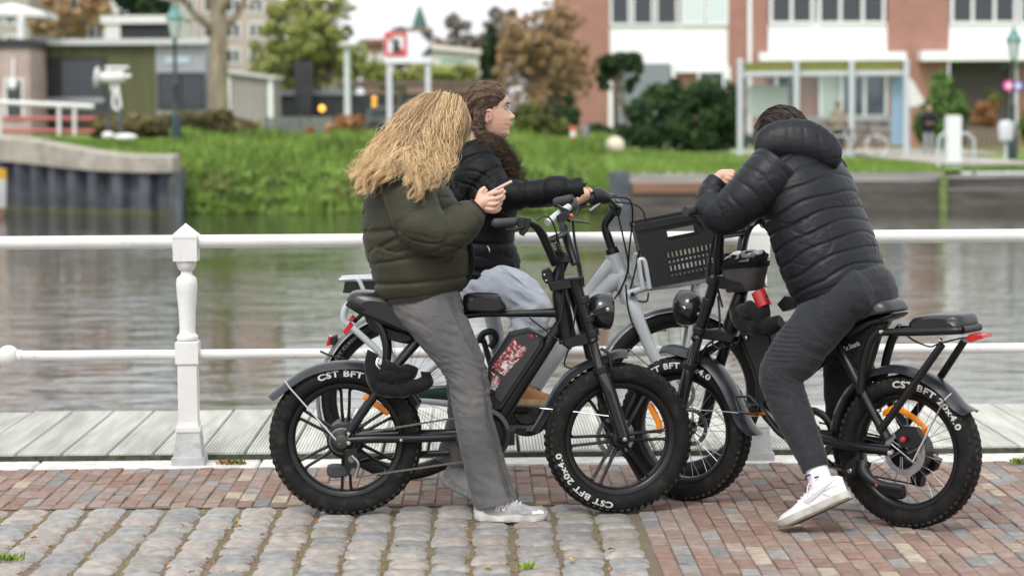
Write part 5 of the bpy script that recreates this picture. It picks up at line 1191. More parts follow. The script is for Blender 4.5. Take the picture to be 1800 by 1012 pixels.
B.tube('seat_tube', [(905, 725, 0), (885, 650, 0), (868, 570, 0), (858, 530, 0)], [15, 14, 14, 13], M['silver']); B.tube('seat_post', [(858, 532, 0), (850, 500, 0)], 9, M['steel_m']); B.cushion('saddle', [(790, 500), (792, 490), (830, 484), (880, 486), (915, 496), (880, 500), (830, 506)], .15, M['leather'])
B.tube('chain_case', [(712, 694, .07), (790, 690, .07), (900, 702, .07)], [10, 14, 20], M['dark_green_plastic'], flat=(.4, 1))
B.tube('down_tube', [(1098, 478, 0), (1050, 520, 0), (1000, 590, 0), (955, 650, 0), (905, 722, 0)], [17, 16, 17, 18, 20], M['silver'], n=16); B.tube('top_tube', [(1082, 452, 0), (1040, 508, 0), (1000, 560, 0), (940, 640, 0), (885, 655, 0)], [12, 11, 11, 11, 12], M['silver'], n=16)
B.tube('head_tube', [(1077, 446, 0), (1084, 468, 0), (1096, 498, 0), (1108, 530, 0)], [13, 15, 17, 17], M['silver'], n=16); B.tube('headset', [(1074, 436, 0), (1078, 447, 0)], [11, 12.5], M['blk_pl'])
B.tube('fork_blade', [(1104, 515, .02), (1116, 545, .055), (1140, 605, .058), (1165, 655, .058), (1195, 692, .058)], [14, 12, 11, 9, 7], M['silver'], mirror=True)
B.tube('stem', [(1076, 440, 0), (1068, 415, 0), (1063, 396, 0), (1072, 380, 0), (1084, 364, 0)], [7.5, 7.5, 7, 8, 9], M['blk'])
B.slab('stem_head', [(1068, 356), (1082, 350), (1093, 366), (1090, 380), (1078, 380)], -.04, .04, M['blk_pl'], bevel=.005)
B.tube('handlebar', [(1030, 349, .31), (1050, 346, .27), (1068, 350, .2), (1082, 362, .06), (1086, 364, 0), (1090, 362, -.06), (1078, 350, -.2), (1062, 344, -.3)], 5.5, M['blk'])
B.tube('grip', [(1012, 352, .34), (1030, 349, .31), (1045, 347, .285)], [8, 8, 9], M['grip'], n=16); B.tube('bell_twist', [(1040, 347, .29), (1052, 345, .27), (1066, 348, .235)], [14, 15, 11], M['blk_pl'], n=18)
B.tube('grip', [(1080, 350, -.2), (1066, 345, -.29), (1056, 343, -.33)], [8, 8, 8], M['grip'])
B.tube('brake_lever', [(1058, 352, .27), (1048, 362, .3), (1036, 371, .32)], [4, 3.5, 3], M['steel_m']); B.tube('brake_lever', [(1040, 362, .3), (1020, 366, .33), (1012, 380, .35)], [1.5, 1.8, 1.6], M['blk'])
for pts in ([(1070, 348, .2), (1105, 350, .16), (1112, 380, .1), (1106, 440, .07), (1104, 480, .05)], [(1085, 355, .1), (1120, 362, .08), (1134, 388, .08), (1120, 460, .05), (1106, 515, .05)], [(1084, 368, .05), (1096, 420, .05), (1104, 470, .05), (1090, 510, .04), (1080, 525, .03)], [(1100, 500, .06), (1103, 535, .07), (1112, 570, .07), (1130, 600, .07)], [(1105, 525, .05), (1135, 530, .05), (1140, 515, .05)]): B.tube('cable', pts, 1.7, M['blk_pl'], n=6)
# front rack
B.tube('front_rack', [(1106, 517, .07), (1130, 508, .09), (1190, 500, .12), (1262, 488, .12)], [8, 5.5, 5.5, 5.5], M['silver'], mirror=True); B.bolt('bolt', (1112, 517, .09), 4, M['blk'])
B.tube('rack_support', [(1142, 507, .16), (1134, 462, .17), (1127, 456, .17), (1124, 463, .17), (1130, 508, .16)], 4, M['silver'], mirror=True); B.tube('rack_bar', [(1142, 503, .14), (1142, 503, -.14)], 5, M['silver'])
B.tube('rack_stay', [(1195, 690, .08), (1210, 600, .09), (1228, 496, .11)], 4, M['silver'], mirror=True); B.tube('mudguard_stay', [(1195, 690, .07), (1090, 600, .04)], 1.4, M['steel_m'], n=6)
B.slab('white_tag', [(1146, 570), (1172, 565), (1172, 582), (1146, 584)], -.10, -.095, M['white_paint'])
# rear carrier with battery
B.slab('carrier_battery', [(602, 515), (606, 495), (690, 492), (700, 494), (700, 515), (690, 518)], -.07, .07, M['blk_pl'], bevel=.006)
B.tube('carrier', [(596, 492, .07), (630, 490, .07), (760, 487, .07)], 3.5, M['silver'], mirror=True); B.tube('carrier_stay', [(627, 491, .075), (637, 505, .08), (690, 640, .085), (712, 690, .08)], 4, M['silver'], mirror=True); B.tube('carrier_hoop', [(618, 528, .06), (606, 545, .06), (606, 565, .06), (622, 578, .06), (662, 614, .06), (700, 650, .06)], 6, M['silver'])
B.slab('tail_light', [(573, 608), (578, 590), (582, 592), (580, 607)], -.03, .03, M['redlens'], bevel=.002); B.slab('light_housing', [(580, 606), (583, 592), (592, 589), (593, 598), (585, 607)], -.03, .03, M['blk_pl'], bevel=.003)
B.tube('mudguard_stay', [(563, 617, .04), (582, 625, .05), (605, 630, .05)], 2, M['blk'])
# motor cover and crank
cM = PB(926, 722, .05); m = MB(); m.lathe([(.05, -.02), (.105, -.015), (.112, .0), (.108, .02), (.085, .034), (.06, .03), (.055, .015), (.0, .012)], cM, nB, 40); m.build('motor_cover', M['gloss'], B.t)
B.tube('crank_arm', [(926, 722, .08), (905, 722, .095), (880, 716, .10)], [6, 5, 5], M['blk']); B.slab('pedal', [(872, 714), (925, 714), (925, 722), (872, 722)], .11, .2, M['blk_pl']); B.tube('crank_arm', [(926, 722, -.05), (950, 735, -.09), (968, 742, -.10)], [6, 5, 5], M['blk'])
B.tube('kickstand', [(800, 745, -.05), (790, 780, -.07), (780, 788, -.08)], 4, M['blk']); B.cushion('kickstand_foot', [(772, 783), (800, 780), (806, 788), (780, 793)], .03, M['grip'])
B.tube('frame_lock', [(842, 600, .06), (850, 586, .07), (866, 583, .07), (872, 596, .06), (862, 610, .05)], 6, M['blk_pl']); B.tube('pump', [(850, 598, .05), (862, 640, .05)], 5, M['blk_pl'])
# crate on the front rack
cr = thing('plastic_crate', PB(1190, 500, 0), 'black slotted plastic crate strapped on the front rack of the silver bicycle', 'crate')
CQ = [(1115, 396), (1262, 367), (1275, 476), (1142, 503)]     # near face TL TR BR BL
def cpt(s_, t_, off):
    a = Vector(CQ[0]).lerp(Vector(CQ[1]), s_); b = Vector(CQ[3]).lerp(Vector(CQ[2]), s_); q = a.lerp(b, t_); return PB(q.x, q.y, off)
OFFN, OFFF = .15, -.15
def near(s_, t_): return cpt(s_, t_, OFFN)
dvec = nB * (OFFF - OFFN)
def panel(name, s0, s1, t0, t1, side, th=.006, proud=0.):
    """bar on near (0) / far (1) face"""
    P4 = [near(s0, t0), near(s1, t0), near(s1, t1), near(s0, t1)]; sh = nB * proud if side == 0 else dvec - nB * proud
    m = MB(); m.prism([p + sh for p in P4], nB * (-th if side == 0 else th)); o = m.build(name, M['blk_pl'], cr, smooth=0); fix_normals(o.data); return o
for sd_ in (0, 1):
    panel('rim', -.02, 1.02, -.01, .10, sd_, .008, .008); panel('rim', 0, 1, .115, .135, sd_, .006, .004)
    panel('side_panel', 0, .36, .10, .50, sd_); panel('side_panel', .74, 1, .10, .50, sd_); panel('side_panel', .36, .74, .10, .18, sd_); panel('side_panel', .36, .74, .36, .50, sd_); panel('side_panel', 0, .30, .5, 1, sd_); panel('side_panel', .30, 1, .92, 1, sd_)
    panel('rail', .28, 1, .48, .53, sd_, .008, .004); panel('rail', .28, 1, .70, .75, sd_, .008, .004); panel('side_panel', .95, 1, .5, .92, sd_)
    for k in range(12): panel('rib', .30 + k * .0545 + .027, .30 + k * .0545 + .0545, .52, .94, sd_, .005)
    panel('corner', -.012, .03, .1, 1.0, sd_, .008, .005); panel('corner', .97, 1.01, .1, 1.0, sd_, .008, .005)
    panel('rim', -.01, 1.01, .97, 1.02, sd_, .008, .006)
for s_ in (0., 1.):
    m = MB(); e = (near(.01, 0) - near(0, 0)); P4 = [near(s_, 0), near(s_, 1), near(s_, 1) + dvec, near(s_, 0) + dvec]; m.prism(P4, e * (1.5 if s_ == 0 else -1.5)); o = m.build('end_panel', M['blk_pl'], cr, smooth=0); fix_normals(o.data)
m = MB(); P4 = [near(0, .985), near(1, .985), near(1, .985) + dvec, near(0, .985) + dvec]; m.prism(P4, Zu * .006); o = m.build('floor', M['blk_pl'], cr, smooth=0); fix_normals(o.data)
m = MB(); c = PB(1232, 386, .165); m.lathe([(.017, -.01), (.018, .004), (.014, .008), (0, .009)], c, nB, 16); m.tube([PB(1203, 372, .15), PB(1215, 377, .16), PB(1236, 384, .165)], .007, 8); m.build('lid_hinge', M['blk_pl'], cr)

# ---------------------------------------------------------------- bike C: black fat-tyre bike, right, heading away to the left
PC = Plane((1600, 926), (1203, 878)); C_ = Bike(PC, 'fat_tyre_bicycle', 'black fat-tyre bicycle with wire spokes and rear passenger cushion, ridden by hooded person', on_z(1600, 926))
uC = -PC.u; nC = PC.n            # uC: image-right
cRc = PC(1598, 792); cFc = PC(1204, 752)
wRc = wheel(C_.t, cRc, uC, nC, cRc.z, cRc.z * .735, .104, 'wire', TXT, 100, 76, hub_r=.085, rotor_side=-1, tcol=mat('worn_lettering', (.42, .42, .40), .7))
uCf = rotz(uC, 4); nCf = rotz(nC, 4)
wFc = wheel(C_.t, cFc, uCf, nCf, cFc.z, cFc.z * .735, .104, 'wire', TXT, 128, 72, hub_r=.035, rotor_side=1)
C_.guard('rear_mudguard', [(1462, 775), (1468, 730), (1485, 690), (1515, 660), (1550, 644), (1590, 640), (1630, 653), (1668, 677), (1695, 708), (1716, 721)], (1598, 792), .116, .028, M['fender'])
C_.tube('mudguard_stay', [(1655, 690, .0), (1672, 692, .03), (1660, 702, .06), (1605, 811, .09), (1568, 780, .085)], 1.7, M['chrome'], straight=True, n=6)
reflector(wRc, PC, [(1552, 728), (1572, 717), (1585, 718)], .015); reflector(wRc, PC, [(1575, 716), (1600, 730), (1624, 748)], .015); reflector(wRc, PC, [(1624, 746), (1627, 766)], .015)
C_.tube('chainstay', [(1566, 792, .085), (1500, 784, .08), (1445, 772, .06), (1395, 765, .04)], [9, 9, 9, 10], M['blk'], mirror=True)
C_.tube('seatstay', [(1560, 770, .085), (1530, 715, .08), (1500, 655, .07), (1472, 605, .05)], [9, 8.5, 8.5, 9], M['blk'], mirror=True)
C_.tube('rack_strut', [(1546, 758, .10), (1600, 684, .10), (1656, 605, .09)], 7, M['blk'], mirror=True); C_.bolt('bolt', (1545, 720 + 1, .11), 3.8, M['chrome']); C_.bolt('bolt', (1652, 598, .10), 4, M['chrome'])
C_.tube('rack_strut', [(1546, 580, .085), (1530, 600, .088), (1518, 640, .088), (1513, 690, .085)], 8, M['blk'], mirror=True)
C_.tube('rack_rail', [(1545, 584, .085), (1600, 583, .088), (1668, 581, .088), (1690, 580, .07)], [6, 7.5, 7.5, 7], M['blk'], mirror=True); C_.bolt('bolt', (1549, 583, .1), 4, M['chrome'])
m = MB(); m.tube([PC(1690, 580, .07), PC.mir(PC(1690, 580, .07))], .016, 12); m.build('rack_end', M['blk'], C_.t)
C_.cushion('passenger_cushion', [(1614, 578), (1613, 564), (1624, 554), (1650, 550), (1685, 550), (1703, 554), (1706, 575), (1685, 580), (1650, 580)], .19, M['leather'])
C_.slab('tail_light', [(1695, 595), (1704, 587), (1727, 588), (1728, 594), (1704, 602)], -.04, .04, M['redlens'], bevel=.004)
C_.tube('cable', [(1592, 588, .05), (1610, 600, .06), (1635, 609, .06), (1650, 604, .06), (1690, 594, .04), (1704, 594, .03)], 1.6, M['blk_pl'], n=6)
C_.cushion('seat', [(1496, 578), (1508, 552), (1532, 532), (1560, 524), (1576, 530), (1582, 546), (1566, 549), (1546, 556), (1524, 568), (1508, 584)], .21, M['leather']); C_.cushion('seat_base', [(1500, 585), (1524, 568), (1550, 556), (1584, 549), (1580, 556), (1556, 565), (1526, 582), (1506, 594)], .17, M['blk_pl'])
pan = C_.slab('frame_panel', [(1466, 612), (1478, 585), (1500, 568), (1535, 562), (1542, 572), (1528, 597), (1514, 645), (1508, 700), (1486, 640)], -.05, .055, M['blk'], bevel=.008)
decal(pan, 'lettering', 'La Souris', (1485, 617), (1512, 606.5), 9, M['letter'], lambda x, y: PC(x, y, .0575), .02, .2)

C_.tube('main_tube', [(1470, 610, 0), (1430, 640, 0), (1400, 655, 0), (1345, 620, 0), (1318, 580, 0)], [13, 14, 16, 18, 17], M['blk']); C_.tube('front_tube', [(1318, 560, 0), (1345, 575, 0), (1420, 570, 0), (1482, 575, 0)], [10, 9, 9, 10], M['blk'])
C_.slab('down_panel', [(1298, 580), (1322, 574), (1352, 590), (1362, 640), (1352, 690), (1338, 722), (1334, 680), (1326, 640)], -.05, .05, M['blk_pl'], bevel=.008); C_.bolt('bolt', (1313, 593, .055), 4, M['chrome'])
C_.tube('down_tube', [(1308, 585, 0), (1338, 660, 0), (1345, 720, 0), (1395, 768, 0)], [11, 12, 12, 13], M['blk'])
cBc = PC(1400, 768, .055)
m = MB(); m.lathe([(.080, 0), (.108, -.004), (.110, .008), (.094, .012), (.080, .008), (.080, 0)], cBc - nC * .12, nC, 48); m.build('chain_guard', M['gloss'], C_.t); m = MB(); m.lathe([(.025, -.14), (.045, -.12), (.045, .0), (.025, .02)], cBc, nC, 30); m.build('bottom_bracket', M['blk'], C_.t)
C_.tube('crank_arm', [(1400, 768, .09), (1372, 760, .10), (1332, 712, .11)], [8, 7, 6], M['blk']); C_.tube('crank_arm', [(1400, 768, -.09), (1428, 790, -.1), (1462, 818, -.11)], [7, 6, 6], M['blk'])
pd = C_.tube('pedal', [(1291, 697, .13), (1318, 696, .13), (1334, 713, .13), (1330, 728, .13), (1300, 724, .13), (1291, 697, .13)], 2.6, M['blk_pl'], straight=True, n=6)
C_.tube('pedal_cage', [(1291, 697, .21), (1318, 696, .21), (1334, 713, .21), (1330, 728, .21), (1300, 724, .21), (1291, 697, .21)], 2.6, M['blk_pl'], straight=True, n=6, parent=pd); C_.tube('pedal_axle', [(1331, 714, .11), (1315, 712, .22)], 5, M['blk_pl'], parent=pd); C_.slab('pedal_reflector', [(1315, 727), (1330, 728), (1330, 732), (1315, 731)], .13, .2, M['orange'], parent=pd, bevel=.001)
for q in ((1318, 696), (1334, 713), (1300, 724)):
    C_.tube('pedal_bar', [(q[0], q[1], .13), (q[0], q[1], .21)], 2.6, M['blk_pl'], parent=pd, n=6)
C_.slab('pedal', [(1452, 814), (1492, 818), (1492, 826), (1452, 822)], -.2, -.11, M['blk_pl'])
C_.tube('kickstand', [(1520, 812, .10), (1518, 826, .115), (1530, 842, .12), (1550, 852, .12), (1588, 858, .12)], [12, 11, 9, 8, 7], M['blk_pl']); C_.cushion('kickstand_foot', [(1548, 848), (1582, 852), (1591, 858), (1590, 874), (1578, 876), (1550, 864)], .03, M['blk_pl']); C_.bolt('bolt', (1494, 827, .12), 4.5, M['chrome']); C_.bolt('red_badge', (1540, 852, .135), 3.5, M['redpl'], .003)
C_.slab('kickstand_plate', [(1480, 830), (1488, 812), (1505, 800), (1508, 818), (1500, 838), (1488, 840)], .08, .115, M['blk_pl'], bevel=.006)
C_.bolt('axle_nut', (1566, 795, .1), 6, M['chrome'], .012); C_.bolt('axle_cap', (1587, 772, .1), 5, M['redpl'], .008)
C_.slab('brake_caliper', [(1570, 760), (1585, 748), (1612, 752), (1625, 775), (1610, 790), (1580, 785)], .05, .08, M['blk'], bevel=.006)
m = MB(); c = PC(1590, 795, .075); pol_ = lambda r, a: c + uC * (r * math.cos(a)) + Zu * (r * math.sin(a))
m.lathe([(.066, -.001), (.088, -.001), (.088, .001), (.066, .001), (.066, -.001)], c, nC, 48)
for k in range(6): m.tube([pol_(.02, k * 1.047), pol_(.068, k * 1.047 + .4)], .003, 5)
m.build('brake_disc', M['steel_m'], C_.t)
C_.slab('derailleur', [(1608, 830), (1635, 800), (1650, 808), (1642, 826), (1620, 838), (1617, 856), (1602, 852), (1598, 838)], -.10, -.06, M['blk'], bevel=.005); C_.chain('chain', (1440, 742), (1585, 775), -.085); C_.chain('chain', (1430, 815), (1605, 850), -.085)
for k, (px, py) in enumerate(((1650, 800), (1636, 812))): C_.tube('cable', [(1600, 770, -.03), (1620, 778, -.05), (px, py, -.08)], 1.6, M['blk_pl'], n=6)
# front end
C_.tube('head_tube', [(1302, 515, 0), (1296, 540, 0), (1280, 590, 0), (1278, 600, 0)], [11, 14, 15, 17], M['blk'])
C_.slab('top_clamp', [(1240, 490), (1260, 485), (1305, 498), (1310, 510), (1290, 512), (1245, 504)], -.085, .085, M['blk'], bevel=.006); C_.slab('lower_clamp', [(1218, 582), (1262, 578), (1290, 592), (1286, 602), (1250, 598), (1220, 594)], -.085, .085, M['blk'], bevel=.006)
C_.tube('fork_leg', [(1256, 487, .08), (1252, 510, .08), (1228, 585, .08), (1226, 594, .08)], [11, 10, 10, 12], M['blk'], n=16); C_.tube('fork_leg', [(1228, 592, .08), (1214, 640, .08), (1212, 645, .08), (1204, 680, .082), (1190, 748, .085)], [8.5, 8.5, 11, 11, 11], M['gloss'], n=16, straight=True)
C_.tube('fork_leg', [(1308, 500, -.08), (1300, 530, -.08), (1278, 600, -.08), (1262, 650, -.08), (1250, 690, -.082), (1236, 748, -.085)], [11, 10, 10, 10, 11, 11], M['blk'], n=14, straight=True)
for (q, r_) in (((1254, 494, .08), 13), ((1245, 530, .08), 11.5), ((1230, 580, .08), 12.5), ((1213, 642, .08), 13)):
    p = C_.p(q); m = MB(); d = (PC(1226, 594, .08) - PC(1256, 487, .08)).normalized(); r = r_ / PC.ppm(p); m.lathe([(r * .9, -.014), (r, -.011), (r, .011), (r * .9, .014)], p, d, 18); m.build('fork_collar', M['blk_pl'], C_.t)
C_.bolt('axle_nut', (1190, 752, .095), 5, M['chrome'])
C_.tube('handlebar', [(1262, 480, .06), (1264, 440, .10), (1266, 405, .14), (1262, 385, .18), (1245, 374, .24), (1225, 370, .30)], [8, 8, 8, 7.5, 7, 6.5], M['blk'], n=14); C_.tube('handlebar', [(1300, 500, -.05), (1304, 440, -.09), (1312, 405, -.14), (1328, 388, -.2), (1350, 384, -.26)], [9, 9, 9, 8, 7], M['blk'], n=14)
C_.tube('crossbar', [(1264, 415, .12), (1285, 412, 0), (1308, 408, -.12)], 6, M['blk']); C_.tube('steerer', [(1292, 500, 0), (1284, 462, 0), (1282, 445, 0)], 10, M['blk'])
C_.tube('grip', [(1246, 374, .24), (1225, 370, .30), (1205, 372, .36)], [9, 9, 9], M['grip']); C_.tube('grip', [(1335, 386, -.22), (1360, 382, -.30)], 9, M['grip'])
C_.tube('brake_lever', [(1300, 395, -.12), (1315, 390, -.14), (1326, 384, -.16)], [4, 5, 4], M['chrome']); C_.slab('display', [(1292, 392), (1302, 386), (1310, 391), (1306, 398), (1296, 398)], -.06, .02, mat('white_display', (.6, .6, .62), .3), bevel=.003)
for pts in ([(1258, 400, .12), (1250, 440, .1), (1246, 480, .09), (1252, 520, .05)], [(1262, 395, .12), (1256, 450, .08), (1258, 490, .06), (1270, 540, .05)]): C_.tube('cable', pts, 2, M['blk_pl'], n=6)
C_.coil('spiral_cable_wrap', [(1248, 455, .1), (1245, 475, .095), (1245, 492, .09)], 4.5, M['blk_pl'], 9); C_.coil('spiral_cable_wrap', [(1258, 462, .07), (1258, 480, .065), (1259, 500, .06)], 4, M['blk_pl'], 8)
for pts in ([(1262, 520, .05), (1265, 560, .06), (1262, 590, .06), (1240, 610, .08), (1228, 640, .06)], [(1270, 600, .04), (1285, 610, .05), (1298, 600, .05), (1302, 585, .03)], [(1250, 600, .07), (1262, 612, .06), (1275, 608, .05)]): C_.tube('cable', pts, 2, M['blk_pl'], n=6)
hl = MB(); c = PC(1218, 541, 0); ax = (-uC * .97 + Zu * -.05).normalized()
hl.lathe([(0, -.052), (.022, -.049), (.045, -.038), (.062, -.02), (.071, .0), (.074, .025), (.075, .045), (.072, .052), (.066, .046), (.0, .040)], c, ax, 32); ho = hl.build('headlight', M['gloss'], C_.t, smooth=50)
C_.bolt('screw', (1202, 542, .078), 4, M['chrome'], .006, ho); C_.bolt('screw', (1227, 552, .076), 2.6, M['chrome'], .005, ho); C_.tube('light_bracket', [(1240, 556, .06), (1226, 552, .07)], 4, M['blk'])
C_.guard('front_mudguard', [(1170, 606), (1185, 605), (1210, 612), (1235, 620), (1262, 638), (1285, 668), (1302, 702), (1318, 740), (1338, 764)], None, .116, .028, M['fender'], cen=cFc)
C_.tube('mudguard_stay', [(1318, 727, .055), (1260, 722, .08), (1205, 719, .10)], 1.0, M['steel_m'], n=6, straight=True); C_.tube('mudguard_hoop', [(1225, 600, .05), (1212, 615, .07), (1209, 640, .078)], 3, M['blk'])
C_.slab('fork_brace', [(1222, 620), (1262, 600), (1264, 606), (1226, 632)], -.03, .03, M['blk'])
# handlebar pouch, frame lock in cloth with red cylinder
bg_ = thing('handlebar_pouch', PC(1308, 515, .03), 'grey fabric pouch with glossy clear plastic lid on the handlebar', 'pouch')
M['pouch'] = mat('grey_pouch_fabric', (.06, .055, .055), .85, bump=.3, bscale=200, bdist=.002, var=.15, vscale=30)
def pouch(name, rows, mm, half=.055, n=28, crump=0.):
    m = MB(); vs = []
    for (pxl, pyl, pxr, pyr, hf) in rows:
        a = PC(pxl, pyl, .03); b = PC(pxr, pyr, .03); c = (a + b) / 2; e = (b - a) / 2
        for j in range(n):
            t = 2 * math.pi * j / n; cs, sn = math.cos(t), math.sin(t); q = c + e * (math.copysign(abs(cs) ** .55, cs)) + nC * (hf * math.copysign(abs(sn) ** .55, sn)); vs.append(q + Zu * (crump * mnoise.noise(q * 40)))
    fs = [(i * n + j, i * n + (j + 1) % n, (i + 1) * n + (j + 1) % n, (i + 1) * n + j) for i in range(len(rows) - 1) for j in range(n)]
    fs += [tuple(range(n)), tuple((len(rows) - 1) * n + j for j in range(n))]; m.add(vs, fs); o = m.build(name, mm, bg_, smooth=50); fix_normals(o.data); return o
pouch('bag', [(1284, 514, 1333, 510, .045), (1282, 511, 1336, 507, .05), (1277, 485, 1341, 482, .055), (1274, 470, 1344, 466, .057)], M['pouch'])
pouch('zip_band', [(1272, 473, 1346, 468, .06), (1271, 462, 1347, 459, .061)], M['cloth'])
def lid_mat():
    m = bpy.data.materials.new('glossy_clear_lid'); m.use_nodes = True; b = m.node_tree.nodes['Principled BSDF']; b.inputs['Base Color'].default_value = (.02, .02, .022, 1); b.inputs['Roughness'].default_value = .06; b.inputs['Coat Weight'].default_value = 1; return m
m = MB(); G = 14; vs = []
for i in range(G):
    for j in range(G):
        u_ = -1 + 2 * i / (G - 1); v_ = -1 + 2 * j / (G - 1); x_ = u_ * math.sqrt(1 - .35 * v_ * v_); y_ = v_ * math.sqrt(1 - .35 * u_ * u_)
        a = PC(1272, 463, .03); b = PC(1346, 460, .03); q = (a + b) / 2 + (b - a) / 2 * (x_ * .97) + nC * (y_ * .058); z = .030 * (1 - max(abs(u_), abs(v_)) ** 4) + .016 * mnoise.noise(V(u_ * 2.8, v_ * 1.2, 3)) * (1 - max(abs(u_), abs(v_)) ** 4) + .028 * (-y_ + 1) * .55
        vs.append(q + Zu * z)
m.add(vs, [(i * G + j, (i + 1) * G + j, (i + 1) * G + j + 1, i * G + j + 1) for i in range(G - 1) for j in range(G - 1)]); o = m.build('clear_lid', lid_mat(), bg_, smooth=180); fix_normals(o.data)
m = MB(); vs2 = []
ring = [(i, 0) for i in range(G)] + [(G - 1, j) for j in range(1, G)] + [(i, G - 1) for i in range(G - 2, -1, -1)] + [(0, j) for j in range(G - 2, 0, -1)]
m.tube([Vector(vs[i * G + j]) for (i, j) in ring], .006, 8, closed=True); m.build('zip', M['cloth'], bg_)
m = MB(); rr_ = [Vector(vs[i * G + j]) for (i, j) in ring]; n_ = len(rr_); a = PC(1272, 468, .03); b = PC(1346, 464, .03)
m.add(rr_ + [p - Zu * (p.z - a.z + .012) for p in rr_], [(i, (i + 1) % n_, n_ + (i + 1) % n_, n_ + i) for i in range(n_)]); o = m.build('lid_side', M['pouch'], bg_, smooth=50); fix_normals(o.data)
lk2 = thing('chain_lock', PC(1330, 560, .08), 'black cloth-covered lock with red cylinder on the right bicycle', 'lock')
for pts, r_ in (([(1296, 540, .09), (1305, 560, .10), (1325, 570, .11), (1350, 572, .11), (1372, 566, .10)], [16, 19, 18, 16, 12]), ([(1300, 550, .11), (1318, 545, .12), (1335, 556, .12), (1330, 575, .11)], [14, 16, 15, 10]), ([(1345, 535, .10), (1342, 550, .11), (1336, 565, .11)], [9, 13, 14])):
    m = MB(); w_ = [PC(*q) for q in pts]; m.stube(w_, [x / PC.ppm(w_[0]) for x in r_], 14, per=8); m.v = [tuple(Vector(v) + Zu * (.014 * mnoise.noise(Vector(v) * 28)) + nC * (.012 * mnoise.noise(Vector(v) * 30 + V(5, 5, 5)))) for v in m.v]; m.build('sleeve', M['cloth'], lk2, smooth=60)
m = MB(); a = PC(1333, 512, .11); b = PC(1344, 538, .11); m.tube([a + (b - a) * -.05, a, b, b + (b - a) * .05], [.02, .03, .03, .022], 20, ref=nC); m.build('lock_cylinder', M['redpl'], lk2, smooth=40)
m = MB(); m.lathe([(.006, 0), (.006, .004)], PC(1348, 521, .135), nC, 12); m.build('keyhole', M['blk_pl'], lk2)
C_.slab('phone_mount', [(1365, 535), (1378, 520), (1398, 523), (1398, 540), (1375, 548)], -.04, .03, M['blk_pl'], bevel=.004)
# ================================================================ PEOPLE
def skin_mat(name, c1, c2):
    m = mat(name, c1, .5, col2=c2, vscale=9, bump=.08, bscale=250, bdist=.001, spec=.35, vramp=(.3, .7)); b = m.node_tree.nodes['Principled BSDF']; b.inputs['Subsurface Weight'].default_value = .12; b.inputs['Subsurface Radius'].default_value = (.01, .004, .002); return m
M['skin1'] = skin_mat('skin_pale', (.60, .35, .27), (.66, .42, .33)); M['skin2'] = skin_mat('skin_light', (.58, .34, .245), (.63, .40, .30)); M['skin3'] = skin_mat('skin_tan', (.55, .31, .22), (.60, .36, .27))
def fabric(name, col, rough=.8, var=.15, vs=30, bump=.3, bs=160, sheen=.1, col2=None, bd=.002, spec=.3):
    return mat(name, col, rough, var=var, vscale=vs, bump=bump, bscale=bs, bdist=bd, sheen=sheen, spec=spec, col2=col2)
M['olive_j'] = fabric('olive_nylon', (.036, .0355, .0225), .6, .12, 6, .25, 60, .03, bd=.004, spec=.2); M['black_j'] = fabric('black_nylon', (.0045, .005, .0062), .55, .1, 6, .25, 60, .0, bd=.004, spec=.16); M['navy_j'] = fabric('blue_black_nylon', (.008, .009, .0115), .46, .1, 6, .25, 60, .0, bd=.004, spec=.26)
M['grey_jean'] = mat('grey_denim', (.074, .073, .074), .9, col2=(.128, .125, .123), vscale=5, vramp=(.32, .70), detail=9, bump=.25, bscale=500, bdist=.001, sheen=.1, spec=.2); M['blue_jean'] = mat('pale_blue_denim', (.33, .36, .41), .9, col2=(.43, .45, .49), vscale=5, vramp=(.32, .70), detail=9, bump=.25, bscale=500, bdist=.001, sheen=.1, spec=.2); M['char'] = fabric('charcoal_jersey', (.023, .0245, .028), .95, .12, 60, .5, 500, .15, bd=.001)
M['shoe_w'] = fabric('white_leather', (.62, .60, .60), .5, .06, 14, .15, 200, 0); M['shoe_g'] = fabric('grey_mesh_shoe', (.24, .24, .245), .75, .15, 60, .5, 500, 0, bd=.001); M['shoe_l'] = fabric('pale_grey_suede', (.31, .305, .30), .8, .1, 40, .3, 300, 0); M['sole_w'] = fabric('off_white_sole', (.40, .385, .35), .7, .2, 16, .2, 90, 0); M['sole_b'] = fabric('worn_outsole', (.17, .145, .11), .9, .2, 30, .3, 90, 0); M['swoosh'] = mat('grey_swoosh', (.42, .42, .44), .5); M['sock'] = fabric('white_sock', (.74, .70, .76), .95, .05, 40, .5, 300, .1); M['brown_shoe'] = fabric('brown_suede_shoe', (.30, .15, .06), .9, .15, 30, .3, 200, .1); M['navy_mark'] = mat('navy_print', (.03, .02, .08), .7)
M['cuff'] = fabric('ribbed_cuff', (.012, .012, .014), .95, .15, 60, .6, 300, .1)
def hair_mats(n, cols): return [mat('hair_%s%d' % (n, i), c, .42, spec=.4, var=.12, vscale=30) for i, c in enumerate(cols)]
HB = hair_mats('blonde', ((.27, .17, .092), (.37, .24, .13), (.14, .085, .045), (.45, .30, .165), (.52, .34, .16), (.64, .45, .24), (.70, .53, .32), (.42, .26, .115))); HN = hair_mats('brown', ((.075, .044, .028), (.12, .072, .045), (.042, .025, .016), (.17, .105, .065))); HD = hair_mats('dark', ((.022, .015, .011), (.035, .024, .018), (.014, .010, .008)))
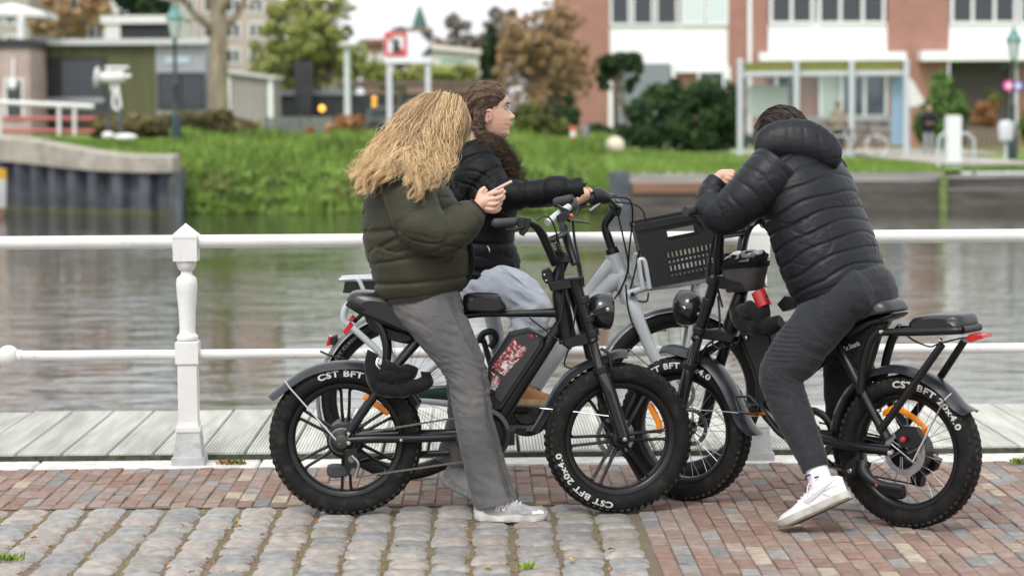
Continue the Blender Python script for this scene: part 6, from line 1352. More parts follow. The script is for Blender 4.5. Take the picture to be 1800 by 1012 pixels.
def loft(m, pts, n=None, step=.010, seams=None, depth=.06, sig=.010, seg=28, caps=True, mat=0, seamfn=None, swirl=0.):
    """pts rows: (Vector, r_in_plane, r_normal); n = plane normal; seams = spacing in metres or list of arc lengths"""
    q = spline([tuple(p[0]) + (p[1], p[2]) for p in pts], step=step); c = q[:, :3]; k = len(q)
    t = np.gradient(c, axis=0); t /= np.linalg.norm(t, axis=1)[:, None] + 1e-9; nn = np.array(n)
    s_ = np.concatenate([[0], np.cumsum(np.linalg.norm(np.diff(c, axis=0), axis=1))]); vs = []
    if seams is not None and not hasattr(seams, '__len__'): seams = np.arange(seams * .6, s_[-1], seams)
    for i in range(k):
        e2 = nn - t[i] * nn.dot(t[i]); e2 /= np.linalg.norm(e2); e1 = np.cross(t[i], e2); f = 1.
        if seams is not None:
            d = np.min(np.abs(np.array(seams) - s_[i])); f = 1 - depth * math.exp(-(d / sig) ** 2) 
        for j in range(seg):
            a = 2 * math.pi * j / seg
            if seams is not None and swirl: d = np.min(np.abs(np.array(seams) - s_[i] - swirl * math.cos(2 * a + .6) - swirl * .4 * math.sin(5 * a + int(s_[i] / .064) * 1.7))); f = 1 - depth * math.exp(-(d / sig) ** 2)
            vs.append(c[i] + e1 * (q[i, 3] * f * math.sin(a)) + e2 * (q[i, 4] * f * math.cos(a)))
    fs = [(i * seg + j, i * seg + (j + 1) % seg, (i + 1) * seg + (j + 1) % seg, (i + 1) * seg + j) for i in range(k - 1) for j in range(seg)]
    if caps: fs += [tuple(range(seg - 1, -1, -1)), tuple((k - 1) * seg + j for j in range(seg))]
    m.add(vs, fs, mat); return m
def remesh(m, name, mats, parent, voxel=.005, smooth=2, disp=None, fac=.5):
    me = m.mesh(name, mats, smooth=0, org=ORG[parent.name]); o = bpy.data.objects.new(name, me); COL.objects.link(o)
    r_ = o.modifiers.new('r', 'REMESH'); r_.mode = 'VOXEL'; r_.voxel_size = voxel
    if smooth: s_ = o.modifiers.new('s', 'SMOOTH'); s_.factor = fac; s_.iterations = smooth
    dg = bpy.context.evaluated_depsgraph_get(); me2 = bpy.data.meshes.new_from_object(o.evaluated_get(dg)); bpy.data.objects.remove(o); me2.name = name
    me2.materials.clear()
    for mm in (mats if isinstance(mats, (list, tuple)) else [mats]): me2.materials.append(mm)
    if disp:
        N = len(me2.vertices); co = np.empty(N * 3, np.float32); me2.vertices.foreach_get('co', co); co = co.reshape(-1, 3); no = np.empty(N * 3, np.float32); me2.vertices.foreach_get('normal', no); no = no.reshape(-1, 3); og = np.array(ORG[parent.name])
        d = np.array([disp(Vector(c + og)) for c in co], np.float32); me2.vertices.foreach_set('co', (co + no * d[:, None]).ravel())
    me2.polygons.foreach_set('use_smooth', [True] * len(me2.polygons)); me2.polygons.foreach_set('material_index', [0] * len(me2.polygons)); me2.update()
    return link_mesh(name, me2, parent)
def wrinkle(amp, sc, fine=.3, seed=0):
    off = V(seed * 3.3, seed * 1.7, seed)
    def f(p):
        q = V(p.x * sc[0], p.y * sc[1], p.z * sc[2]) + off; n_ = mnoise.noise(q); n2 = mnoise.noise(q * 1.9 + V(3, 9, 2)); b = mnoise.noise(q * .8 + V(7, 3, 1))
        cr_ = max(0., mnoise.noise(q * .6 + V(1, 8, 4)) + .12) * 2.2; return amp * (.8 * b - cr_ * (.75 * math.exp(-(n_ / .09) ** 2) + .3 * math.exp(-(n2 / .11) ** 2)))
    return f
def capsule(m, pts, rs, seg=12, per=4):
    q = spline([tuple(p) + (r,) for p, r in zip(pts, rs)], per=per); P_ = [Vector(x[:3]) for x in q]; r_ = [x[3] for x in q]
    d0 = (P_[0] - P_[1]).normalized(); d1 = (P_[-1] - P_[-2]).normalized()
    P2 = [P_[0] + d0 * r_[0] * .85] + P_ + [P_[-1] + d1 * r_[-1] * .5, P_[-1] + d1 * r_[-1] * .9]; r2 = [r_[0] * .5] + r_ + [r_[-1] * .85, r_[-1] * .35]
    m.tube(P2, r2, seg); return m
HPF = [(0, .27), (.03, .335), (.07, .372), (.10, .376), (.14, .362), (.18, .372), (.20, .388), (.22, .376), (.235, .374), (.258, .394), (.28, .392), (.31, .376), (.36, .376), (.42, .372), (.50, .366), (.565, .360), (.61, .378), (.65, .390), (.72, .388), (.79, .368), (.86, .325), (.92, .255), (.97, .15), (1.0, .0)]
HPB = [(0, .05), (.05, .12), (.12, .22), (.2, .30), (.3, .37), (.4, .43), (.5, .475), (.6, .49), (.7, .485), (.8, .45), (.9, .355), (.97, .19), (1.0, .0)]
HPW = [(0, .13), (.05, .19), (.12, .235), (.2, .265), (.3, .29), (.4, .31), (.5, .325), (.6, .335), (.7, .333), (.8, .31), (.9, .24), (.97, .135), (1.0, .0)]
def head(m, O, ux, uz, H, nose=1.):
    """O: chin-level centre; ux forward, uz up"""
    uy = uz.cross(ux).normalized(); n = 64; zs = np.concatenate([np.linspace(0, .4, 30), np.linspace(.415, 1, 30)]); vs = []
    I = lambda T, z: float(np.mean([np.interp(min(max(z + d_, 0), 1), [a for a, b in T], [b for a, b in T]) for d_ in ((-.012, 0, .012) if T is HPF else (-.05, -.025, 0, .025, .05))])) if z < .9 else float(np.interp(z, [a for a, b in T], [b for a, b in T]))
    for z in zs:
        f, b, w_ = I(HPF, z), I(HPB, z), I(HPW, z)
        for j in range(n):
            a = 2 * math.pi * j / n; cs, sn = math.cos(a), math.sin(a)
            x = (f if cs > 0 else b) * math.copysign(abs(cs) ** (.82 if cs > 0 else 1), cs); y = w_ * math.copysign(abs(sn) ** .88, sn)
            if cs > 0:
                # nose
                pr = float(np.interp(z, [.30, .325, .355, .385, .41, .45, .50, .565], [0, .05, .115, .132, .118, .082, .04, 0])) * nose; sg_ = float(np.interp(z, [.32, .37, .43, .52], [.066, .062, .042, .036])); x += pr * math.exp(-(y / sg_) ** 2)
                # eye sockets, cheek bones
                x -= .040 * math.exp(-((abs(y) - .15) / .065) ** 2 - ((z - .55) / .042) ** 2); x += .018 * math.exp(-((abs(y) - .19) / .07) ** 2 - ((z - .36) / .07) ** 2)
                # mouth corner
                x -= .012 * math.exp(-((abs(y) - .13) / .035) ** 2 - ((z - .235) / .03) ** 2)
            vs.append(O + ux * (x * H) + uy * (y * H) + uz * (z * H))
    k = len(zs); fs = [(i * n + j, i * n + (j + 1) % n, (i + 1) * n + (j + 1) % n, (i + 1) * n + j) for i in range(k - 1) for j in range(n)] + [tuple(range(n - 1, -1, -1))]
    m.add(vs, fs)
    for s_ in (-1, 1):                       # ears
        c = O + ux * (-.02 * H) + uy * (s_ * .335 * H) + uz * (.43 * H); rot = Matrix((ux, uy, uz)).transposed(); m.ball(c, (.075 * H, .03 * H, .14 * H), 14, 10, rot=rot @ Matrix.Rotation(.25, 3, 'Y')); 
    return uy
def strands(name, guides, count, mats, parent, rad=.0016, wave=.008, wl=.09, jit=.01, seed=1, sub=4, tip=.35, curl=0., clump=None, ends=0):
    """guides: list of equal-length Vector lists; strands interpolate between neighbouring guides"""
    rng = np.random.RandomState(seed); G = np.array([[list(p) for p in spline(g_, per=sub)] for g_ in guides]); L_ = G.shape[1]; og = np.array(ORG[parent.name]); V_ = []; F_ = []; MI = []; base = 0
    NL = clump or count; lr = [np.random.RandomState(seed * 997 + q_) for q_ in range(NL)]; LK = [(r_.uniform(0, len(G) - 1), r_.uniform(0, 6.28), r_.uniform(0, 6.28), r_.normal(size=3) * jit * 1.6, r_.uniform(.55, 1.5), r_.uniform(.74, 1.04), r_.randint(len(mats)), r_.uniform(.8, 1.25)) for r_ in lr]
    for i in range(count):
        lk_ = LK[i % NL]; g_ = lk_[0]; 
        if clump: g_ = min(max(g_ + rng.normal() * .22, 0), len(G) - 1)
        k = int(g_); f = g_ - k; kl = int(lk_[0]); fl = lk_[0] - kl; p = G[k] * (1 - f) + G[min(k + 1, len(G) - 1)] * f; pl_ = G[kl] * (1 - fl) + G[min(kl + 1, len(G) - 1)] * fl
        t = np.linspace(0, 1, L_); ph = lk_[1] + rng.normal() * .25; ph2 = lk_[2] + rng.normal() * .25
        if clump: cv = (np.clip((t - .25) / .75, 0, 1) * .8)[:, None]; p = p * (1 - cv) + pl_ * cv
        ln = np.concatenate([[0], np.cumsum(np.linalg.norm(np.diff(p, axis=0), axis=1))]); am = wave * np.minimum(1, t * 1.6 + .06) * lk_[4]; j0 = rng.normal(size=3) * jit * (.45 if clump else 1)
        cut = min(1., lk_[5] * rng.uniform(.93, 1.02)); p = p + j0 * (.3 + .7 * t)[:, None] + (lk_[3] * t[:, None] if clump else 0)
        tv = np.gradient(p, axis=0); tv /= np.linalg.norm(tv, axis=1)[:, None] + 1e-9; a = np.cross(tv, [0.3, -1, .2]); a /= np.linalg.norm(a, axis=1)[:, None] + 1e-9; b = np.cross(tv, a)
        w_ = 6.283 / (wl * lk_[7]); p = p + a * (am * np.sin(ln * w_ + ph))[:, None] + b * (am * (.5 + curl) * np.cos(ln * w_ * 1.07 + ph2 if not curl else ln * w_ + ph))[:, None]
        m_ = max(4, int(L_ * cut)); p = p[:m_]; a = a[:m_]; b = b[:m_]; r = rad * rng.uniform(.6, 1.3) * np.interp(np.linspace(0, 1, m_), [0, .6, 1], [1, .9, tip])
        ring = np.stack([p + a * r[:, None], p - a * (r * .5)[:, None] + b * (r * .87)[:, None], p - a * (r * .5)[:, None] - b * (r * .87)[:, None]], 1).reshape(-1, 3) - og
        V_.append(ring); idx = np.arange(m_ - 1)[:, None] * 3
        for s_ in range(3): F_.append(np.stack([base + idx[:, 0] + s_, base + idx[:, 0] + (s_ + 1) % 3, base + idx[:, 0] + 3 + (s_ + 1) % 3, base + idx[:, 0] + 3 + s_], 1))
        nb_ = len(mats) - ends; c0 = (lk_[6] if rng.uniform() < .6 else rng.randint(len(mats))) % nb_; c1 = nb_ + (lk_[6] + rng.randint(2)) % ends if ends else c0; cutp = rng.uniform(.25, .75); row = np.where(np.linspace(0, 1, m_ - 1) < cutp, c0, c1)
        MI += list(np.tile(row, 3)); base += m_ * 3
    V_ = np.vstack(V_); F_ = np.vstack(F_); n = len(F_); me = bpy.data.meshes.new(name); me.vertices.add(len(V_)); me.vertices.foreach_set('co', V_.astype(np.float32).ravel()); me.loops.add(4 * n); me.loops.foreach_set('vertex_index', F_.astype(np.int32).ravel()); me.polygons.add(n); me.polygons.foreach_set('loop_start', np.arange(0, 4 * n, 4, dtype=np.int32))
    for mm in mats: me.materials.append(mm)
    me.polygons.foreach_set('material_index', np.array(MI, np.int32)); me.polygons.foreach_set('use_smooth', [True] * n); me.update(calc_edges=True); o = link_mesh(name, me, parent); o['kind'] = 'stuff'; return o
def shoe(parent, heel, d, up, side, L_, mats, kind='runner', wk=1.):
    """heel: sole-bottom heel point; d toe direction; side: outward (camera) side; mats upper, sole, detail"""
    Q = lambda x, y, z: heel + d * (x * L_) + side * y + up * z
    T = lambda xs, ys: (lambda x: float(np.interp(x, xs, ys)))
    hw = T([0, .04, .12, .3, .5, .7, .85, .94, 1], [.012, .026, .034, .037, .041, .046, .043, .031, .008]); so = .030 if kind == 'runner' else .031
    top = T([0, .05, .15, .28, .40, .55, .72, .86, .95, 1], [.085, .098, .108, .112, .100, .080, .060, .053, .044, .030]); kk = .29 / .29
    xs = [0, .02, .05, .1, .16, .22, .28, .35, .42, .5, .58, .66, .74, .81, .87, .92, .96, .985, 1.0]; n = 20; m = MB(); vs = []
    for x in xs:
        w_ = hw(x) * wk; h = top(x)
        for j in range(n):
            t = math.pi * j / (n - 1); cy = math.cos(t); sz = math.sin(t); fl = 1.0 if x > .35 else .85
            vs.append(Q(x, w_ * math.copysign(abs(cy) ** .7, cy) * (1 - .30 * sz ** 2 * (1 if x < .45 else .4)), so * .6 + (h - so * .6) * sz ** (.75 if x > .4 else .55)))
    fs = [(i * n + j, i * n + j + 1, (i + 1) * n + j + 1, (i + 1) * n + j) for i in range(len(xs) - 1) for j in range(n - 1)]; m.add(vs, fs); sh_ = m.build('shoe', mats[0], parent, smooth=60); fix_normals(sh_.data)
    m = MB(); vs = []; K = 8
    for x in [0, .01, .03, .06] + list(np.linspace(.1, .94, 24)) + [.97, .99, 1.0]:
        sc_ = (.006 * abs(math.sin(x * 13.5)) if kind == 'runner' else 0.); w_ = hw(x) * wk + .005; lift = .014 * max(0, (x - .78) / .22) ** 2 + (.012 * max(0, (.1 - x) / .1) ** 2 if kind == 'runner' else 0)
        tt = so + (.004 * math.sin(x * 13.5) if kind == 'runner' else 0) + (.01 if kind == 'runner' and x < .15 else 0)
        for (y, z) in ((-w_ + .003, lift), (w_ - .003, lift), (w_ + sc_, lift + .006), (w_ + sc_ * .8, tt * .6 + lift * .6), (w_, tt + lift * .4), (-w_, tt + lift * .4), (-w_ - sc_ * .8, tt * .6 + lift * .6), (-w_ - sc_, lift + .006)): vs.append(Q(x, y, z))
    nn = len(vs) // K; fs = [(i * K + j, i * K + (j + 1) % K, (i + 1) * K + (j + 1) % K, (i + 1) * K + j) for i in range(nn - 1) for j in range(K)] + [tuple(range(K - 1, -1, -1)), tuple((nn - 1) * K + j for j in range(K))]
    m.add(vs, fs); s_ = m.build('sole', mats[1], sh_, smooth=50); fix_normals(s_.data)
    m = MB(); vs = []
    if kind != 'runner':
        for x in [0.005, .03, .06] + list(np.linspace(.1, .94, 14)) + [.97, .995]:
            w_ = hw(x) * wk + .004; lift = .014 * max(0, (x - .78) / .22) ** 2
            vs += [Q(x, -w_, lift - .003), Q(x, w_, lift - .003), Q(x, w_ + .002, lift + .005), Q(x, -w_ - .002, lift + .005)]
        nn = len(vs) // 4; m.add(vs, [(i * 4 + j, i * 4 + (j + 1) % 4, (i + 1) * 4 + (j + 1) % 4, (i + 1) * 4 + j) for i in range(nn - 1) for j in range(4)] + [(3, 2, 1, 0), tuple((nn - 1) * 4 + j for j in range(4))]); o = m.build('outsole', M['sole_b'], sh_, smooth=0); fix_normals(o.data)
    m = MB()
    for i in range(6):                        # laces
        x = .36 + i * .052; h = top(x) + .002; w_ = hw(x) * .45
        m.stube([Q(x, w_ * 1.1, h - .012), Q(x + .01, w_ * .4, h), Q(x + .012, -w_ * .4, h), Q(x, -w_ * 1.1, h - .012)], .003, 6, per=4)
    m.stube([Q(.38, .0, top(.38)), Q(.40, .02, top(.38) + .012), Q(.45, .035, top(.42) - .01), Q(.47, .036, .06)], .0022, 5); m.build('laces', mats[2], sh_)
    def surf(x, z, e=.002):                   # point on camera side of the upper
        h = top(x); f = min(max((z - so * .6) / (h - so * .6), 0), 1); sz = f ** (1 / (.75 if x > .4 else .55)); cy = math.sqrt(max(0, 1 - sz * sz)); return Q(x, hw(x) * wk * cy ** .7 * (1 - .30 * sz ** 2 * (1 if x < .45 else .4)) + e, z)
    return sh_, surf, Q
def patch(surf, poly, name, mm, parent, e=.0022, res=10):
    """poly of (x,z) strip rows: list of (x, z_low, z_high)"""
    m = MB(); vs = []; r_ = 5
    for (x, a, b) in poly:
        for j in range(r_): vs.append(surf(x, lerp(a, b, j / (r_ - 1)), e))
    m.add(vs, [(i * r_ + j, (i + 1) * r_ + j, (i + 1) * r_ + j + 1, i * r_ + j + 1) for i in range(len(poly) - 1) for j in range(r_ - 1)]); o = m.build(name, mm, parent, smooth=60); return o

# ---------------------------------------------------------------- girl on the left bike: olive puffer, grey flared jeans
G1 = thing('person', on_z(895, 912), 'person with long blonde hair in olive puffer jacket and grey jeans, looking down at phone', 'person')
a = lambda px, py, off=0.: PA(px, py, off); k = 1 / 438.
hO = a(800, 268, 0.); fx = (uA * math.cos(R(48)) - Zu * math.sin(R(48))); fz = (uA * math.sin(R(48)) + Zu * math.cos(R(48)))
HH = .215; hC = a(776, 222); hO = hC - fz * (HH * .5) - fx * 0.0
b1 = MB(); head(b1, hO, fx, fz, HH)
capsule(b1, [hO + fz * .06 - fx * .03, a(748, 275), a(740, 320)], [.055, .055, .07])
capsule(b1, [a(738, 320), a(730, 400), a(742, 500)], [.10, .09, .10], 16)
for (sg, o1, o2, o3) in ((1, .13, .24, .18), (-1, -.13, -.22, .0)): capsule(b1, [a(720, 330, o1), a(762, 415, o2), a(836, 367 + (6 if sg < 0 else 0), o3)], [.05, .045, .028])
# near hand
def hand(m, palm, fingers, thumb, r=.009):
    capsule(m, palm[0], palm[1], 14)
    for f_ in fingers: capsule(m, f_, [r * 1.05, r, r * .92, r * .8][:len(f_)], 10)
    capsule(m, thumb, [r * 1.35, r * 1.2, r][:len(thumb)], 10)
for (o, dx, dy) in ((.175, 0, 0), (.055, 3, 4)):
    q = lambda x, y, e=0: a(x + dx, y + dy, o + e)
    hand(b1, ([q(836, 366), q(846, 357), q(855, 352)], [.025, .027, .024]), [[q(854, 344, .005), q(868, 339, .012), q(878, 337, .0), q(884, 333, -.02)], [q(857, 351, .012), q(871, 349, .018), q(880, 346, .0), q(883, 341, -.02)], [q(856, 359, .012), q(868, 359, .018), q(876, 355, .004), q(878, 350, -.014)], [q(852, 366, .008), q(864, 368, .012), q(872, 366, .0), q(876, 362, -.01)]], [q(840, 350, -.005), q(845, 337, -.012), q(851, 331, -.022), q(862, 335, -.03)][:3])
G1b = remesh(b1, 'body', M['skin1'], G1, .0032, 2)
# phone held in both hands
ph_ = thing('smartphone', a(872, 333, .11), 'pale pink-gold smartphone held in the hands of the blonde girl', 'phone')
p0 = a(852, 343.5, .115); p1 = a(900, 318.5, .115); d = (p1 - p0); L_ = d.length; d.normalize(); rot = Matrix((d, nA, d.cross(nA))).transposed()
MB().box((p0 + p1) / 2, (L_, .072, .011), rot, bevel=.004).build('case', mat('rose_gold_case', (.62, .42, .36), .3, metal=.3), ph_, smooth=0); MB().box((p0 + p1) / 2 - rot @ V(0, 0, -.006), (L_ - .008, .066, .001), rot).build('screen', M['gloss'], ph_, smooth=0)
jm = MB()
loft(jm, [(a(744, 514), 76 * k, .185), (a(742, 498), 84 * k, .20), (a(737, 450), 90 * k, .215), (a(726, 400), 90 * k, .22), (a(722, 350), 82 * k, .215), (a(728, 312), 64 * k, .175), (a(742, 284), 45 * k, .11), (a(752, 268), 38 * k, .085)], nA, seams=[.055, .155, .27, .40], depth=.055, sig=.007, seg=48)
SL = [(a(712, 318, .14), 44 * k, .095), (a(722, 352, .20), 45 * k, .10), (a(742, 396, .25), 43 * k, .095), (a(774, 412, .26), 39 * k, .085), (a(806, 397, .22), 36 * k, .075), (a(826, 378, .19), 29 * k, .06), (a(836, 369, .178), 21 * k, .045)]
loft(jm, SL, nA, seams=.12, depth=.055, sig=.008, seg=32)
loft(jm, [(a(714, 316, -.14), 46 * k, .095), (a(726, 350, -.20), 50 * k, .10), (a(748, 395, -.22), 46 * k, .09), (a(790, 405, -.14), 40 * k, .08), (a(835, 373, .04), 24 * k, .05)], nA, seams=.10, depth=.085, sig=.010, seg=32)
w1 = wrinkle(.008, (7, 7, 15), .4, 1); w2 = wrinkle(.0011, (40, 40, 50), .5, 4)
remesh(jm, 'jacket', M['olive_j'], G1, .005, 2, lambda p: w1(p) + w2(p))
m = MB(); loft(m, [(a(832, 373, .18), 21.5 * k, .046), (a(842, 364, .175), 19 * k, .04)], nA, step=.004, seams=.005, depth=.04, sig=.002); m.build('cuff', M['cuff'], G1)
m = MB(); loft(m, [(a(742, 516), 74 * k, .18), (a(743, 522), 72 * k, .175)], nA, step=.004); m.build('hem', M['olive_j'], G1)
m = MB(); m.stube([a(812, 505, .06), a(828, 470, .05), a(826, 430, .04), a(812, 390, .04)], [.012, .014, .012, .01], 8); m.build('zip_edge', M['black_j'], G1)
m = MB(); m.stube([a(783, 461, .225), a(793, 456, .21), a(797, 448, .205)], .003, 6); m.build('pocket_zip', M['blk_pl'], G1)
tm_ = MB()
loft(tm_, [(a(740, 498), 66 * k, .155), (a(743, 522), 70 * k, .165), (a(752, 545), 60 * k, .15)], nA, seg=36)
loft(tm_, [(a(722, 484, .03), 20 * k, .04), (a(736, 508, .05), 60 * k, .10), (a(780, 583, .11), 46 * k, .092), (a(819, 652, .15), 35.5 * k, .076), (a(833, 735, .155), 33.5 * k, .074), (a(851, 812, .155), 35.5 * k, .082), (a(869, 878, .155), 37 * k, .088)], nA, seg=32)
loft(tm_, [(a(726, 488, -.03), 20 * k, .04), (a(740, 512, -.05), 60 * k, .10), (a(785, 590, -.11), 46 * k, .09), (a(815, 652, -.14), 35 * k, .076), (a(817, 730, -.15), 31 * k, .072), (a(806, 775, -.155), 30 * k, .074), (a(796, 808, -.155), 31 * k, .078)], nA, seg=32)
def jeanfold(p):
    q = (p - a(825, 665, .15)).length; kn = math.exp(-(q / .13) ** 2); q2 = (p - a(795, 575, .1)).length; k2 = math.exp(-(q2 / .13) ** 2)
    n_ = mnoise.noise(V(p.x * 8 + 3, p.y * 8, p.z * 24 + p.x * 10)); return (kn * .008 + k2 * .007 + .0028) * (1 - 2.2 * abs(n_)) - (kn * .006 + k2 * .005 + .0018) * math.exp(-(n_ / .08) ** 2) + kn * .0022 * math.sin(p.z * 170 + p.x * 60 + 8 * mnoise.noise(p * 9)) + k2 * .0010 * math.sin(p.z * 110 - p.x * 100 + 9 * mnoise.noise(p * 8)) + .002 * mnoise.noise(p * 30)
remesh(tm_, 'jeans', M['grey_jean'], G1, .005, 2, jeanfold)
m = MB(); sm = [a(775, 512, .155), a(812, 575, .20), a(842, 650, .20), a(852, 735, .20), a(870, 812, .215), a(885, 868, .22)]

def surfline(pts, n, th, fwd_, r, e=.001):
    q_ = spline([tuple(p[0]) + (p[1], p[2]) for p in pts], step=.02); c_ = q_[:, :3]; t = np.gradient(c_, axis=0); t /= np.linalg.norm(t, axis=1)[:, None]; nn = np.array(n); out_ = []
    for i in range(len(q_)):
        e2 = nn - t[i] * nn.dot(t[i]); e2 /= np.linalg.norm(e2); e1 = np.cross(t[i], e2); e1 = e1 if e1.dot(np.array(fwd_)) > 0 else -e1; out_.append(Vector(c_[i] + e1 * ((q_[i, 3] + e) * math.sin(th)) + e2 * ((q_[i, 4] + e) * math.cos(th))))
    m_ = MB(); m_.tube(out_, r, 6); return m_
LEG1 = [(a(760, 545, .085), 54 * k, .096), (a(780, 583, .11), 46 * k, .092), (a(819, 652, .15), 35.5 * k, .076), (a(833, 735, .155), 33.5 * k, .074), (a(851, 812, .155), 35.5 * k, .082), (a(869, 874, .155), 37 * k, .088)]
M['seam_g'] = fabric('grey_denim_seam', (.078, .077, .078), .9, .2, 200, .5, 300, .1)
surfline(LEG1, nA, .72, uA, .0032, .004).build('jeans_seam', M['seam_g'], G1); surfline(LEG1, nA, .84, uA, .0016, .0045).build('jeans_seam', M['seam_g'], G1)
m = MB(); loft(m, [(a(867.5, 871, .155), 37.6 * k, .0895), (a(870.5, 882, .155), 38.2 * k, .0905)], nA, step=.005); m.build('jeans_hem', M['grey_jean'], G1)
m = MB(); loft(m, [(a(797, 802, -.155), 31.6 * k, .0795), (a(795, 811, -.155), 32 * k, .08)], nA, step=.005); m.build('jeans_hem', M['grey_jean'], G1)
d = (uA * .985 - nA * -.10).normalized(); d.z = 0; d.normalize(); sd_ = V(d.y, -d.x, 0); sd_ = sd_ if sd_.dot(nA) > 0 else -sd_
hp = on_z(834, 914); sh_, sf, Q_ = shoe(G1, hp, d, Zu, sd_, .292, (M['shoe_l'], M['sole_w'], M['shoe_w']), 'runner', 1.05)
patch(sf, [(.02, .04, .085), (.1, .04, .09), (.2, .04, .078), (.28, .04, .055)], 'heel_panel', M['shoe_g'], sh_); patch(sf, [(.52, .035, .06), (.6, .035, .068), (.7, .035, .058), (.78, .036, .05)], 'side_panel', M['shoe_g'], sh_); patch(sf, [(.80, .036, .045), (.88, .036, .05), (.95, .034, .042)], 'toe_cap', M['shoe_w'], sh_)
nb = MB()
for ln_ in ([(.30, .045), (.355, .088)], [(.355, .088), (.41, .045)], [(.41, .045), (.475, .086)], [(.335, .045), (.375, .078)], [(.39, .058), (.44, .086)]):
    (x0_, z0_), (x1_, z1_) = ln_; nb.tube([sf(lerp(x0_, x1_, i / 6), lerp(z0_, z1_, i / 6), .002) for i in range(7)], .0036, 6)
nb.build('shoe_logo', M['shoe_w'], sh_)
hp2 = a(772, 848, -.155); tp2 = a(850, 885, -.155); d2 = (tp2 - hp2).normalized(); up2 = (Zu - d2 * d2.z).normalized(); shoe(G1, hp2, d2, up2, nA, .28, (M['shoe_l'], M['shoe_g'], M['shoe_w']), 'runner', 1.0)
# blonde hair
hcap = MB(); rot = Matrix((fx, nA, fz)).transposed(); hcap.ball(hO + fz * (.56 * HH) - fx * (.06 * HH), (.50 * HH, .40 * HH, .50 * HH), 32, 20, rot=rot); hb = hcap.build('hair_cap', HB[2], G1)
GB = [  # guide lines over the head and back; (px,py,off)
 [(738, 172, -.05), (715, 190, -.10), (690, 222, -.12), (660, 262, -.10), (632, 290, -.06), (607, 294, -.04)],
 [(742, 170, -.02), (716, 190, -.05), (688, 222, -.06), (655, 265, -.04), (630, 298, .0), (613, 310, .02)],
 [(748, 167, .0), (720, 191, .05), (690, 228, .08), (658, 275, .10), (634, 315, .12), (622, 336, .12)],
 [(756, 165, .01), (728, 194, .09), (700, 238, .14), (668, 288, .18), (645, 325, .20), (632, 348, .20)],
 [(768, 163, .02), (742, 200, .105), (712, 248, .17), (684, 288, .25), (664, 312, .26), (650, 330, .25)],
 [(780, 164, .03), (758, 206, .11), (734, 252, .185), (712, 280, .27), (702, 296, .30), (690, 312, .31)],
 [(792, 166, .035), (775, 212, .112), (756, 262, .19), (738, 300, .30), (730, 328, .335), (720, 352, .345)],
 [(802, 169, .035), (790, 216, .11), (772, 268, .17), (754, 302, .28), (740, 324, .325), (730, 350, .34)],
 [(811, 174, .03), (804, 218, .10), (791, 264, .14), (777, 296, .22), (763, 314, .27), (746, 330, .305)],
 [(818, 182, .02), (817, 218, .085), (806, 254, .10), (796, 282, .13), (787, 300, .16), (776, 316, .18)],
]
gv = [[a(*q) for q in g_] for g_ in GB]
strands('hair', gv, 3600, HB, G1, .00125, .016, .16, .0045, 3, sub=6, clump=110, ends=4)
strands('hair', gv[:6], 320, HB, G1, .0011, .020, .15, .012, 8, sub=6, ends=4)
strands('hair', gv[5:9], 130, HB[4:7], G1, .0011, .022, .11, .016, 28, sub=8, curl=.4)
strands('hair', gv, 160, HB[4:7], G1, .0006, .018, .16, .020, 18, sub=6)
GT = [[(818, 186, .0), (822, 214, .05), (812, 245, .08), (800, 270, .09), (794, 290, .10)], [(822, 192, .0), (826, 215, .04), (820, 238, .06), (808, 262, .08), (800, 285, .09)]]
strands('hair', [[a(*q) for q in g_] for g_ in GT], 200, HB[:4], G1, .0012, .004, .09, .004, 12, sub=6)

# ---------------------------------------------------------------- girl on the silver bike: black puffer, light jeans
G2 = thing('person', on_z(880, 845), 'person with curly brown hair in black puffer jacket and light jeans, hand on handlebar', 'person')
b = lambda px, py, off=0.: PB(px, py, off); k2 = 1 / PB.ppm(cRb); HH2 = .236
hO2 = b(861, 244.5); fx2 = (uB * math.cos(R(-3)) - Zu * math.sin(R(-3))).normalized(); fx2 = rotz(fx2, 2); fz2 = Zu.copy(); fz2 = (fz2 - fx2 * fx2.dot(fz2)).normalized()
b2 = MB(); head(b2, hO2, fx2, fz2, HH2, .95)
capsule(b2, [b(852, 225), b(848, 250), b(846, 285)], [.058, .055, .07], 18); capsule(b2, [b(846, 285), b(842, 400), b(845, 480)], [.10, .09, .09], 16)
capsule(b2, [b(830, 290, .13), b(880, 342, .22), b(1018, 340, .325)], [.05, .04, .026]); capsule(b2, [b(835, 290, -.13), b(890, 340, -.2), b(1040, 345, -.3)], [.05, .04, .026])
q = lambda x, y, e=0: b(x, y, .325 + e)
capsule(b2, [q(1008, 337, .01), q(1018, 339, .018), q(1027, 341, .02)], [.026, .028, .026], 14)
for i, (x, y) in enumerate(((1033, 336), (1028, 339), (1022, 342), (1016, 345))): capsule(b2, [q(x - 8, y - 1, .02), q(x - 1, y + 3, .034), q(x, y + 11, .025), q(x - 5, y + 15, .0)], [.0095, .0095, .009, .008], 10)
capsule(b2, [q(1022, 335, -.01), q(1033, 333, -.02), q(1039, 336, -.015)], [.011, .0105, .009], 10)
G2b = remesh(b2, 'body', M['skin2'], G2, .003, 2)
